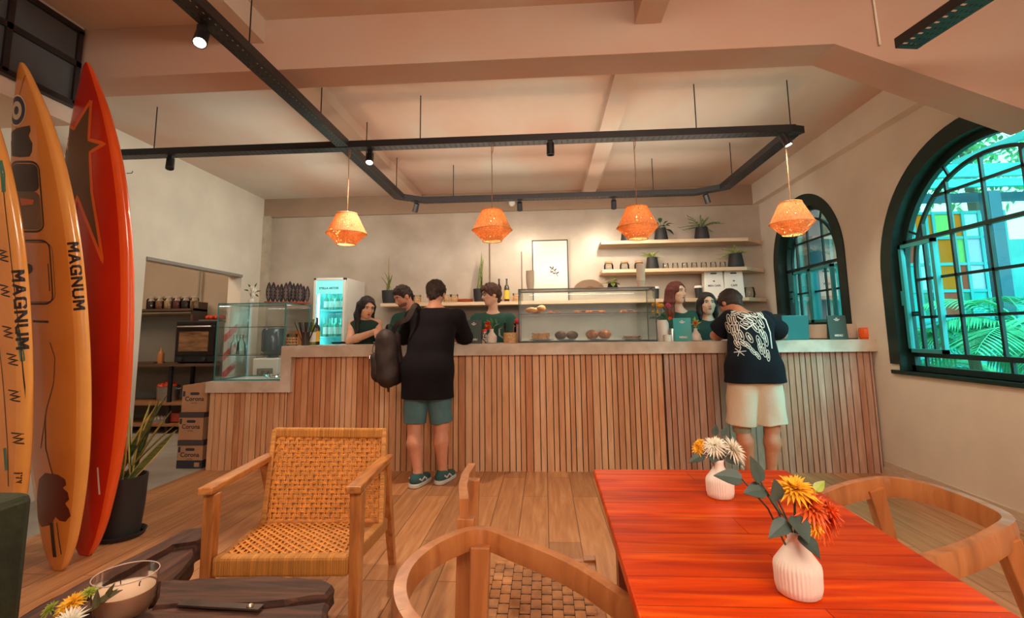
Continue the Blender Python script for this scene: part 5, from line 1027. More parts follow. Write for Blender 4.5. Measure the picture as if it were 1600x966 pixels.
# framed picture
a, b = px(831, 376, 'Y', 6.80), px(887, 376, 'Y', 6.80); W2 = (b.x-a.x)/2; Hh = a.z-Z3
t = thing('framed_picture', 'thin black framed drawing of a small sprig standing on the long shelf', 'picture', ((a.x+b.x)/2, 6.79, Z3)); f = MB()
for p, q in (((-W2, -.012, 0), (-W2+.014, .012, Hh)), ((W2-.014, -.012, 0), (W2, .012, Hh)), ((-W2, -.012, 0), (W2, .012, .014)), ((-W2, -.012, Hh-.014), (W2, .012, Hh))): f.box(p, q)
f.build('frame', M_black, t); MB().box((-W2+.01, -.004, .01), (W2-.01, .006, Hh-.01)).build('paper', mat('picture_paper', (.62, .55, .48), .25, coat=.3), t)
s_ = MB(); pts = [(.0, .36), (.02, .40), (.05, .38), (.08, .33), (.10, .29)]
for (x0, z0), (x1, z1) in zip(pts[:-1], pts[1:]): s_.beam((x0, -.006, z0+.05), (x1, -.006, z1+.05), .003, .008, (0, 0, 1))
for k, (x0, z0, dx, dz) in enumerate(((.02, .45, -.03, .03), (.03, .44, .01, .05), (.05, .42, .035, .03), (.07, .38, -.04, .01), (.08, .38, .03, .02), (.04, .41, -.05, -.01))): s_.leaf((x0, -.006, z0), (dx, 0, dz), .05, .018, up=(0, -1, 0), droop=0, n=4)
s_.build('sprig_drawing', M_ink, t)
t = thing('corner_conduit', 'thin vertical cable on the back wall above the man with glasses', 'cable', (px(765, 400, 'Y', 6.82).x, 6.825, Z3)); MB().tube([(0, 0, 0), (0, 0, 1.1)], .009, 6).build('cable', mat('grey_brown_cable', (.22, .15, .10), .6), t)
MB().tube([(.44, 0, 0), (.44, 0, .7)], .007, 6).build('cable', MATS['grey_brown_cable'], t)

# ------------------------------------------------------------------ drinks fridge
a, b = px(492, 428, 'Y', 6.1), px(541, 428, 'Y', 6.1); fw = b.x-a.x; FH = 1.96
t = thing('drinks_fridge', 'upright white drinks fridge with lit glass door', 'fridge', ((a.x+b.x)/2, 6.4, 0)); w2 = fw/2; M_frw = mat('fridge_white', (.78, .72, .64), .35); M_frl = mat('fridge_lit_liner', (.35, .80, .82), .5)
c = MB().box((-w2, -.26, .0), (-w2+.03, .36, FH-.05)).box((w2-.035, -.26, 0), (w2, .36, FH-.05)).box((-w2, -.26, FH-.05), (w2, .36, FH)).box((-w2+.03, -.26, 0), (w2-.035, .36, .14)).box((-w2+.03, .33, .14), (w2-.035, .36, FH-.05)); c.build('cabinet', M_frw, t)
MB().box((-w2+.031, -.2, .15), (w2-.036, .325, .16)).box((-w2+.031, .30, .16), (w2-.036, .325, FH-.06)).box((-w2+.031, -.2, .16), (-w2+.036, .3, FH-.06)).build('liner', M_frl, t)
for z in (.55, .88, 1.22, 1.56): MB().box((-w2+.04, -.2, z), (w2-.04, .29, z+.012)).build('shelf', M_frl, t)
d = MB().box((-w2, -.32, .12), (-w2+.03, -.27, FH)).box((w2-.03, -.32, .12), (w2, -.27, FH)).box((-w2, -.32, .12), (w2, -.27, .17)).box((-w2, -.32, FH-.03), (w2, -.27, FH)); d.build('door', M_frw, t, bevel=.003)
MB().box((-w2+.03, -.30, .17), (w2-.03, -.295, FH-.17)).build('door_glass', glass('fridge_glass', (.85, 1, 1), .03), t)
sg = MB().box((-w2+.03, -.31, FH-.20), (w2-.03, -.29, FH-.03)).build('sign_panel', mat('fridge_sign', (.3, .8, .8), .4, emit=(.10, .75, .75), estr=.35), t)
tx = MB(); add_text(tx, 'STELLA ARTOIS', .036, frame_M((-.01, -.3115, FH-.13), (1, 0, 0), (0, 0, 1)), .0012); tx.build('lettering', mat('teal_ink', (.01, .16, .20), .5), sg)
MB().box((-w2+.034, -.24, FH-.075), (w2-.04, -.22, FH-.06)).build('light_strip', mat('fridge_tube', (1, 1, 1), .3, emit=(.55, 1, 1), estr=5), t); MB().box((-w2+.034, -.25, .2), (-w2+.044, -.235, FH-.1)).build('light_strip', MATS['fridge_tube'], t)
q = Vector(t.location); lamp('fridge_light', 'POINT', q+Vector((0, -.1, 1.70)), (.35, 1, 1), .9, .05); lamp('fridge_light', 'POINT', q+Vector((0, -.12, 1.12)), (.35, 1, 1), .8, .05); lamp('fridge_light', 'POINT', q+Vector((0, -.12, 1.45)), (.35, 1, 1), .8, .05)
M_bt = mat('green_bottle', (.10, .38, .28), .15); M_blab = mat('bottle_label', (.85, .85, .8), .5); bt0 = None
for zi, z in enumerate((.57, .90, 1.235, 1.575)):
    for k in range(4):
        for j in range(2):
            p = q+Vector((-w2+.085+k*.075, -.13+j*.12, z))
            if zi == 3 and j == 1: continue
            if not bt0: bt0 = bottle(p, .030, .23, M_bt, 'green beer bottle on a shelf inside the lit fridge', M_blab); bt0['group'] = 'beer bottles in the fridge'
            else: dup(bt0, p, s=(1, 1, .9 if zi == 3 else 1.), label='%s green bottle from the left in the %s row on the %s fridge shelf' % (nth(k), ('front', 'rear')[j], ('lowest', 'second lowest', 'second highest', 'highest')[zi]))
# water dispenser
q = px(424, 598, 'Y', 6.15); t = thing('water_dispenser', 'white water dispenser with dark bottle seen through the left glass case', 'water dispenser', (q.x, 6.15, 0))
MB().box((-.16, -.16, 0), (.16, .16, .98)).build('cabinet', M_frw, t, bevel=.015); MB().box((-.10, -.165, .70), (.10, -.158, .86)).build('recess', mat('recess_grey', (.25, .22, .19), .5), t); MB().lathe((0, 0, .98), [(.07, 0), (.07, .03), (.135, .09), (.14, .32), (.12, .36), (.0001, .365)], 24, cap=False).build('water_bottle', mat('dark_blue_bottle', (.04, .07, .09), .12), t, smooth=True)
for x in (-.04, .04): MB().box((x-.012, -.20, .80), (x+.012, -.165, .83)).build('tap', M_steel, t)

# ------------------------------------------------------------------ glass cases on the counter
def case(name, label, x0, x1, y0, y1, z0, z1, shelves, extra=None, slope=0):
    t = thing(name, label, 'display case', ((x0+x1)/2, (y0+y1)/2, z0)); g = .006
    for nm, A, B in (('front_glass', (x0, y0, z0+.01), (x1, y0+g, z1)), ('side_glass', (x0, y0+g, z0+.01), (x0+g, y1, z1)), ('side_glass', (x1-g, y0+g, z0+.01), (x1, y1, z1)), ('top_glass', (x0, y0, z1), (x1, y1, z1+g)), ('back_glass', (x0, y1-g, z0+.01), (x1, y1, z1))): MB().box(A, B).build(nm, M_glass, t, world=True)
    for z in shelves:
        s_ = MB().box((x0+g, y0+.03, z), (x1-g, y1-.03, z+g)).build('shelf', M_glass, t, world=True); MB().box((x0+g, y0+.024, z), (x1-g, y0+.03, z+g)).build('shelf_edge', M_gdk, s_, world=False).parent = t; kids(t)[-1].matrix_parent_inverse = Matrix()
        o = kids(t)[-1]; o.data.transform(pmat(t).inverted())
    e = MB(); r = .0045
    for a in (x0, x1):
        for b in (y0, y1): e.box((a-r, b-r, z0), (a+r, b+r, z1+.008))
    for a in (x0, x1): e.box((a-r, y0, z1), (a+r, y1, z1+.009)); e.box((a-r, y0, z0), (a+r, y1, z0+.012))
    for b in (y0, y1): e.box((x0, b-r, z1), (x1, b+r, z1+.009)); e.box((x0, b-r, z0), (x1, b+r, z0+.012))
    e.build('edge_frame', M_gdk if name == 'pastry_case' else M_gedge2, t, world=True); return t
M_gdk = mat('dark_glass_edge', (.03, .05, .05), .3); M_gedge2 = mat('green_glass_edge', (.04, .22, .22), .2)
case('display_case', 'empty two shelf glass case on the low left end of the counter', -3.21, -2.525, 4.78, 5.30, .822, 1.565, (1.06, 1.335))
case('pastry_case', 'glass pastry case in the middle of the counter', -.24, 1.045, 4.80, 5.19, 1.152, 1.655, (1.42,))
lamp('case_light', 'AREA', (.4, 4.99, 1.648), (1, .86, .66), 5, 1.1, (.4, 4.99, 1), .08)
lamp('case_light', 'AREA', (-2.87, 5.0, 1.558), (.9, 1, .95), 1.6, .6, (-2.87, 5.0, 1), .08)  # unseen lamp added to brighten the left case
MB().box((-.22, 4.93, 1.650), (1.02, 4.96, 1.655)).build('light_bar', M_wlab, bpy.data.objects['pastry_case'], world=True)
M_gold = mat('golden_pastry', (.72, .28, .05), .5, var=.35, vscale=25); M_brn = mat('chocolate_sponge', (.10, .035, .018), .7, var=.4, vscale=50, bump=.4, bscale=60); M_bun = mat('glazed_bun', (.42, .13, .035), .45, var=.35, vscale=30, bump=.3, bscale=40); M_bread = mat('toast', (.62, .30, .10), .6, var=.4, vscale=30); M_board = wood('serving_board', ((.22, .07, .03), (.38, .14, .06)), .5, 'X'); M_plate = mat('grey_blue_plate', (.35, .42, .44), .4)
def on(x, z, y=5.0): q = px(x, 520, 'Y', y); q.z = z; return q
ZS, ZB = 1.427, 1.165
def croissant(mb, L=.12, R=.028):
    P = []; rs_ = []
    for k in range(13): a = -1.2+2.4*k/12; P.append((math.sin(a)*L*.5, (1-math.cos(a))*L*.35, R)); rs_.append(max(.15, math.cos(a*.98))*(1+.13*(k % 2)))
    return mb.tube(P, R, 10, rs_)
for k, (x, dy, rz) in enumerate(((832, -.05, .2), (841, .02, 2.0), (838, .08, -.4), (848, -.03, 1.1))):
    o = croissant(MB()).build('croissant', M_gold, None, smooth='all'); o.location = on(x, ZS+(.01 if k < 3 else .03))+Vector((0, dy, 0)); o.rotation_euler = (0, 0, rz); tag(o, ('leftmost front', 'middle', 'rear', 'uppermost')[k]+' golden croissant in the pile on the pastry case shelf', 'pastry', 'croissants on the upper case shelf')
for x, w_, lb in ((866, .14, 'serving board beside the croissants'), (920, .30, 'long slice board in the middle of the case shelf'), (983, .16, 'serving board at the right of the case shelf')):
    t = thing('serving_board', lb, 'board', on(x, ZS)); MB().box((-w_/2, -.10, 0), (w_/2, .10, .010)).build('board', M_board, t, bevel=.003)
    for k in range(max(2, int(w_/.06))):
        o = MB().box((-.022, -.05, 0), (.022, .05, .016)).build('cake_slice', M_brn if k % 2 else M_bun, None, bevel=.004); o.location = on(x, ZS+.0105)+Vector((-w_/2+.035+k*.058, 0, 0)); o.rotation_euler = (0, 0, .2*k); tag(o, ('left', 'second', 'third', 'fourth', 'fifth')[k]+' flat cake slice on the '+lb, 'cake slice', 'slices on the '+lb)
def plate(x, lb, r=.10): t = thing('plate', lb, 'plate', on(x, ZB)); MB().lathe((0, 0, 0), [(.0001, 0), (r*.6, 0), (r, .014), (r, .018), (.0001, .006)], 28, cap=False).build('plate_body', M_plate, t, smooth=True)
plate(846, 'plate under the toasted sandwiches', .12); plate(885, 'plate under the two chocolate muffins'); plate(935, 'plate under the two glazed buns', .11); plate(987, 'plate under the flat tart')
for k in range(4):
    o = MB().box((-.075, -.04, 0), (.075, .04, .012)).box((-.07, -.036, .012), (.07, .036, .018)).box((-.075, -.04, .018), (.075, .04, .030)).build('sandwich', M_bread, None, bevel=.004); o.location = on(845, ZB+.018+(k//2)*.031)+Vector(((k % 2)*.02-.01, -.05+(k % 2)*.1, 0)); o.rotation_euler = (0, 0, .12*(k-1.5)); tag(o, ('lower front', 'lower rear', 'upper front', 'upper rear')[k]+' toasted sandwich on the leftmost plate of the pastry case', 'sandwich', 'toasted sandwiches in the pastry case')
def lump(r, sq, seed):
    b = MB().ball((0, 0, 0), r, 18, sq); r_ = random.Random(seed)
    b.v = [v*(1+.05*noise.noise(v*45+Vector((seed, 0, 0)))) for v in b.v]; return b
for x, m, nm, lb in ((876, M_brn, 'muffin', 'left chocolate muffin on its plate'), (894, M_brn, 'muffin', 'right chocolate muffin on its plate'), (925, M_bun, 'bun', 'left glazed brown bun on its plate'), (945, M_bun, 'bun', 'right glazed brown bun on its plate')):
    rr = .058 if nm == 'muffin' else .064; o = lump(rr, (1, 1, .72), x).build(nm, m, None, smooth='all'); o.location = on(x, ZB+.012+rr*.70); tag(o, lb, nm)
t = thing('tart', 'flat dark tart at the lower right of the pastry case', 'tart', on(987, ZB+.014)); MB().lathe((0, 0, 0), [(.0001, 0), (.07, 0), (.085, .022), (.078, .024), (.0001, .016)], 24, cap=False).build('crust', M_bun, t, smooth=True)
# left case contents
for x, z, lb in ((368, 1.066, 'upturned glass bottle left inside the left glass case'), (378, 1.066, 'upturned glass carafe right inside the left glass case'), (432, .828, 'clear dish lying at the bottom of the left glass case')):
    gl(on(x, z, 5.05), [(.0001, 0), (.045, 0), (.04, .10), (.018, .15), (.016, .2)] if z > 1 else [(.0001, 0), (.07, 0), (.10, .03), (.097, .032)], lb, 'glass_carafe' if z > 1 else 'glass_dish', 'glassware')
# on top of the left case
zt_ = 1.575
v3 = on(390, zt_, 5.0); vase(v3, 'small white vase of pale blossom on the left glass case', .62)
bouquet('pale blossom with dark leaves on the left glass case', v3+Vector((0, 0, .08)), [((-.02, 0, .05), (-.4, -.5, .6), .03, 10, 2, .014, M_pw), ((.025, 0, .07), (.4, -.5, .6), .03, 10, 2, .014, M_pw), ((.0, 0, .10), (0, -.4, .8), .028, 10, 2, .014, M_pw), ((.03, -.01, .02), (.8, -.4, .1), .03, 10, 2, .014, M_pw)],
        [((-.04, 0, .06), (-1, 0, .4), .05, .02, M_grd), ((.03, 0, .1), (.5, 0, 1), .05, .02, M_grd), ((.05, 0, .05), (1, 0, .2), .05, .02, M_grd), ((.04, 0, .02), (1, -.2, -.5), .05, .02, M_grd), ((-.02, 0, .1), (-.6, 0, .8), .04, .018, M_grd)], stem=.05)
M_mini = mat('black_lacquer', (.035, .022, .022), .3); M_mred = wood('red_base_wood', ((.30, .06, .03), (.42, .10, .05)), .4, 'X'); m0 = None
for k, x in enumerate((417, 424, 431, 437, 444, 450, 456, 462, 467, 472, 478)):
    p = on(x, zt_, 4.98+(.04 if k % 2 else -.04)+k*.013); sc_ = (.95, 1.05, .9, .98, 1.0, 1.1, .98, 1.02, .96, .9, .85)[k]
    if not m0:
        m0 = thing('mini_surfboard', 'leftmost small black surfboard ornament on the glass case, on a red wooden base', 'ornament', p, group='surfboard ornaments on the glass case')
        MB().box((-.03, -.03, 0), (.03, .03, .022)).build('base', M_mred, m0, bevel=.002); pr = []
        for i in range(13): u = i/12; pr.append((.030*math.sin(PI*min(1, u*.93+.05))**.75, .018+.20*u))
        out = [(a, b) for a, b in pr]+[(-a, b) for a, b in pr[::-1]]; MB().prism(out, -.005, .005).build('board', M_mini, m0, bevel=.002)
        dr = MB(); 
        for zc in (.07, .105, .14): dr.sweep([(.012*math.cos(2*PI*i/12), -.0062, zc+.012*math.sin(2*PI*i/12)) for i in range(12)], [(-.001, -.001), (.001, -.001), (.001, .001), (-.001, .001)], (0, 1, 0), closed=True)
        dr.box((-.001, -.0065, .04), (.001, -.0055, .18)); dr.build('drawing', mat('pale_scratch', (.45, .38, .36), .5), m0)
    else: dup(m0, p, rz=(.3 if k % 3 else -.2), s=sc_, label='%s black surfboard ornament from the left on the glass case' % nth(k))
# countertop things, left to right
ZT = 1.151
def wick2(t): wick(t)
gl(on(457, ZT, 4.86), wj, 'wicker sleeved jar beside the left glass case', 'wicker_jar', 'jar', None, None, wick)
t = gl(on(468, ZT, 5.0), [(.0001, 0), (.042, 0), (.046, .15), (.043, .15)], 'tall amber glass beside the cup of straws', 'amber_glass', 'glass', None, mat('amber_glass_solid', (.60, .22, .06), .2))
t = thing('straw_cup', 'dark cup at the step of the counter holding black straws', 'cup', on(478, ZT, 4.86)); MB().lathe((0, 0, 0), [(.0001, 0), (.036, 0), (.040, .13), (.037, .13), (.034, .005)], 20, cap=False).build('cup_body', mat('smoky_cup', (.06, .045, .045), .15), t, smooth=True)
s0_ = None
for k in range(16):
    a = k*2.4; r_ = .006*math.sqrt(k); p = Vector(t.location)+Vector((r_*math.cos(a), r_*math.sin(a), .006)); d = Vector((math.cos(a)*.055*math.sqrt(k/4), math.sin(a)*.03*math.sqrt(k/4), .22)); o = MB().tube([(0, 0, 0), d], .0042, 6).build('straw', M_ink, None); o.location = p; tag(o, 'black straw in the cup at the step of the counter', 'straw', 'black straws in the cup')
bottle(on(489, ZT, 5.0), .03, .26, mat('green_oil_bottle', (.18, .22, .03), .12), 'green bottle with white and yellow label beside the straws', M_wlab); bottle(on(495, ZT, 5.1), .032, .28, M_bdark, 'dark bottle just left of the fridge door on the counter', M_ylab)
t = thing('service_tray', 'flat black service tray in front of the woman in green', 'tray', px(554, 537, 'Z', ZT)); t.location.z = ZT; MB().box((-.22, -.10, 0), (.22, .16, .012)).box((-.23, -.11, .012), (.23, -.10, .022)).box((-.23, .16, .012), (.23, .17, .022)).build('tray_body', M_blackm, t, bevel=.004)
M_mgreen = mat('menu_green', (.045, .075, .062), .45)
def menu(x0, x1, y_top, label, Y=4.86, m=None, title='MENU'):
    a, b = px(x0, 533, 'Y', Y), px(x1, 533, 'Y', Y); H = px(x0, y_top, 'Y', Y).z-ZT; W = b.x-a.x; t = thing('menu_stand', label, 'sign', ((a.x+b.x)/2, Y, ZT))
    R = Matrix.Rotation(-.10, 4, 'X'); MB().box((-W/2, -.004, 0), (W/2, .004, H), R).build('card', m or M_mgreen, t); MB().box((-W/2, -.004, 0), (W/2, .004, H*.9), Matrix.Translation((0, H*.2, 0)) @ Matrix.Rotation(.12, 4, 'X')).build('back_card', m or M_mgreen, t)
    p_ = MB(); add_text(p_, title, H*.12, R @ frame_M((0, -.005, H*.16), (1, 0, 0), (0, 0, 1)), .0008)
    for zz_, ww in ((.88, .10), (.83, .32), (.785, .18)): p_.box((-W*ww/2, -.0055, H*zz_-.003), (W*ww/2, -.0045, H*zz_+.003), R)
    p_.build('lettering', M_wlab, t); return t
menu(728, 752, 500, 'dark green menu stand right beside the customer in black'); menu(1297, 1326, 493, 'dark green menu stand at the window end of the counter', 4.79); menu(1054, 1082, 497, 'menu stand with painted teal reflection in front of the red haired woman', m=mat('menu_teal', (.04, .38, .38), .12, coat=.5))  # last stand: the cyan it reflects is put into the card colour
v4 = on(768, ZT, 4.9); vase(v4, 'small white vase beside the menu stand in front of the man with glasses', 1.05)
def mix_b(label, loc, cs, sp=.05, h=.06, lv=M_gr, n=5):
    F = []; r = random.Random(label)
    for k in range(n): F.append(((r.uniform(-sp, sp), r.uniform(-.03, .01), r.uniform(.01, h)), (r.uniform(-.6, .6), -.7, .6), r.uniform(.022, .036), 14, 3, .012, cs[k % len(cs)]))
    Lv = [((r.uniform(-sp, sp), r.uniform(-.02, .02), r.uniform(0, h)), (r.uniform(-1, 1), -.2, r.uniform(-.2, 1)), .06, .02, lv) for k in range(9)]; return bouquet(label, loc, F, Lv, stem=.06)
mix_b('red and yellow flowers in the white vase before the man with glasses', v4+Vector((0, 0, .14)), (M_pr, M_po, M_py, M_pr), .06, .06, M_gr, 6)
t = thing('spice_jar', 'small patterned shaker beside the dark green menu stand', 'jar', on(757, ZT, 4.84)); MB().cyl((0, 0, 0), .022, .11, 16).build('jar_body', mat('speckled_print', (.65, .55, .45), .5, col2=(.05, .04, .05), vscale=60, ramp=(.48, .52)), t); MB().cyl((0, 0, .11), .023, .025, 16).build('lid', M_red_, t)
def fills(t): wick(t); MB().cyl((0, 0, .004), .045, .06, 18).build('contents', M_bread, t)
gl(on(797, ZT, 4.86), [(.0001, 0), (.06, 0), (.062, .19), (.058, .195)], 'large wicker sleeved glass jar with handle next to the pastry case', 'glass_jar', 'jar', None, None, lambda t: (MB().lathe((0, 0, 0), [(.063, .0), (.066, .05), (.063, .1)], 22, cap=False).build('wicker_sleeve', M_wick, t), MB().tube([(-.06, 0, .16), (-.105, 0, .14), (-.10, 0, .07), (-.062, 0, .05)], .008, 8).build('handle', MG, t)))
gl(on(808, ZT, 5.0), [(.0001, 0), (.04, 0), (.04, .17), (.036, .18)], 'narrow jar with a round red lid behind the wicker jar', 'glass_jar', 'jar', None, mat('pink_glass', (.5, .2, .15), .15), lambda t: MB().ball((0, 0, .205), .032, 14).build('lid', M_red_, t, smooth='all'))
t = thing('snack_bag', 'red snack packet behind the elbow of the customer in black', 'packet', on(721, ZT, 4.95)); MB().box((-.05, -.03, 0), (.05, .03, .20)).build('packet', mat('red_foil', (.6, .04, .03), .35, var=.4, vscale=30, bump=.6, bscale=25), t, bevel=.015)
# right of the pastry case
v5 = on(1036, ZT, 4.9); t = thing('vase', 'tall white ceramic jar with flowers right of the pastry case', 'vase', v5); MB().lathe((0, 0, 0), [(.0001, 0), (.055, 0), (.06, .02), (.055, .17), (.04, .2), (.036, .2), (.05, .02)], 26, cap=False).build('body', M_vase, t, smooth=True)
mix_b('tall wild flower bouquet with yellow blooms right of the pastry case', v5+Vector((0, 0, .2)), (M_py, M_py, M_po, mat('pink_petal', (.65, .08, .18), .5), M_py), .09, .16, M_grd, 8)
t = thing('salt_shaker', 'small grey steel shaker in front of the tall flowers', 'shaker', on(1050, ZT, 4.84)); MB().lathe((0, 0, 0), [(.0001, 0), (.022, 0), (.022, .10), (.016, .12), (.0001, .12)], 16, cap=False).build('shaker_body', M_steel, t, smooth=True)
t = thing('sugar_bowl', 'short white tub beneath the tall flowers', 'tub', on(1043, ZT, 4.80)); MB().lathe((0, 0, 0), [(.0001, 0), (.033, 0), (.037, .06), (.0001, .062)], 18, cap=False).build('tub_body', M_wlab, t, smooth=True)
v6 = on(1087, ZT, 4.88); vase(v6, 'small white vase beside the teal menu stand', .9); mix_b('single orange flower and grasses beside the teal menu stand', v6+Vector((0, 0, .12)), (M_po, M_po), .02, .07, M_lime, 2)
v7 = on(1216, ZT, 4.98); vase(v7, 'small white vase at the right elbow of the customer with the printed shirt', .85); mix_b('yellow and red flowers beside the open laptop', v7+Vector((0, 0, .11)), (M_py, M_pr, M_py, M_po), .05, .05, M_gr, 5)
t = thing('laptop', 'open laptop showing its teal lid near the window', 'laptop', on(1243, ZT, 4.86)); MB().box((-.12, 0, 0), (.12, .2, .012)).build('keyboard_base', mat('laptop_grey', (.25, .27, .27), .4), t, bevel=.004); MB().box((-.12, -.004, 0), (.12, .004, .225), Matrix.Rotation(.06, 4, 'X')).build('lid', mat('laptop_teal', (.02, .16, .17), .35), t, bevel=.004)
t = thing('monitor', 'dark screen behind the flowers near the smaller window', 'screen', on(1212, ZT, 5.2)); MB().box((-.11, -.01, .02), (.11, .01, .25)).build('screen', M_blackm, t, bevel=.004); MB().box((-.05, -.04, 0), (.05, .04, .02)).build('foot', M_blackm, t)
t = thing('serving_drum', 'wide low cream round container behind the right menu stand', 'container', on(1300, ZT, 5.12)); MB().lathe((0, 0, 0), [(.0001, .006), (.215, .006), (.215, .14), (.208, .14), (.20, .02)], 44, cap=False).build('drum_body', mat('oat_ceramic', (.66, .56, .44), .5), t, smooth=True); MB().lathe((0, 0, 0), [(.0001, 0), (.222, 0), (.222, .008), (.0001, .008)], 44, cap=False).build('base_plate', M_blackm, t)
t = thing('candle_cup', 'bright orange ribbed cup at the right end of the counter', 'cup', on(1352, ZT, 4.84)); MB().lathe((0, 0, 0), [(.0001, 0), (.045, 0), (.053, .02), (.053, .085), (.047, .102), (.043, .1), (.045, .02)], 72, cap=False, flute=.04, fn=18, fz=(.01, .095)).build('cup_body', mat('orange_glass', (.85, .12, .015), .2, sub=.2), t, smooth='all')
t = thing('soap_bottle', 'clear pump bottle with a black head by the right wall', 'bottle', on(1372, ZT, 5.0)); MB().lathe((0, 0, 0), [(.0001, 0), (.038, 0), (.038, .11), (.014, .135), (.014, .15)], 20, cap=False).build('bottle_body', mat('soap_clear', (.62, .48, .36), .2), t, smooth=True); MB().ball((0, 0, .185), .03, 12, (1, 1, .8)).cyl((0, 0, .14), .016, .04, 12).box((-.055, -.009, .165), (0, .009, .18)).build('pump_head', M_ink, t)
t = thing('tasting_glass', 'small squat glass with orange drink at the right end of the counter', 'glass', on(1379, ZT, 4.82)); MB().lathe((0, 0, 0), [(.0001, 0), (.028, 0), (.032, .04), (.029, .04)], 18, cap=False).build('glass_body', MG, t, smooth=True); MB().cyl((0, 0, .003), .026, .022, 16).build('drink', mat('orange_drink', (.8, .2, .04), .3), t)

# ------------------------------------------------------------------ people
def V(*a): return Vector(a if len(a) > 1 else a[0])
def skin_mat(k, c): return mat('skin_'+k, c, .5, sub=.15, var=.07, vscale=25)
def arm_chain(S, A, inf=0., upto=1., cap=False, k=.02):
    sh, el, wr = A
    S.cone(sh, el, .050+inf, .040+inf*.8, k)
class HandG:
    pass
def hand(S, wr, d, pn, side, curl=.5, s=1.):
    """wr wrist, d finger direction, pn direction the palm faces, side +1/-1: thumb along +/-(d x pn)"""
    wr, d, pn = V(wr), V(d).normalized(), V(pn); pn = (pn-d*pn.dot(d)).normalized(); sd = d.cross(pn).normalized()*side
    S.cone(wr-d*.01, wr+d*.03*s, .026*s, .032*s, .015, flat=(pn, .62)); 
    for q in (-.022, 0, .022): S.cone(wr+d*.03*s+sd*q*.7*s, wr+d*.078*s+sd*q*s, .016*s, .0135*s, .012)
    for i, (o, L, sp) in enumerate(((.031, .070, .10), (.0105, .080, .02), (-.0105, .074, -.05), (-.031, .058, -.14))):
        p = wr+d*(.084-.003*abs(i-1))*s+sd*o*s; dd = (d+sd*sp).normalized(); a = curl*.5
        for j, f in enumerate((.46, .31, .23)):
            dj = (dd*math.cos(a)+pn*math.sin(a)).normalized(); q = p+dj*L*f*s; S.cone(p, q, (.0092-.0008*j)*s, (.0084-.0008*j)*s, .004); p = q; a += curl*.75
    p = wr+d*.022*s+sd*.024*s; dd = (d*.75+sd*.75+pn*.25).normalized(); q = p+dd*.040*s; S.cone(p, q, .0135*s, .0105*s, .010); dd = (d*.95+sd*.25+pn*.45).normalized(); q2 = q+dd*.030*s; S.cone(q, q2, .0100*s, .0088*s, .005); S.cone(q2, q2+(d+pn*.4).normalized()*.022*s, .0088*s, .0075*s, .004)
def basis(F, U):
    F = V(F).normalized(); U = V(U); U = (U-F*U.dot(F)).normalized(); S = F.cross(U).normalized(); return S, F, U   # S = the person's right
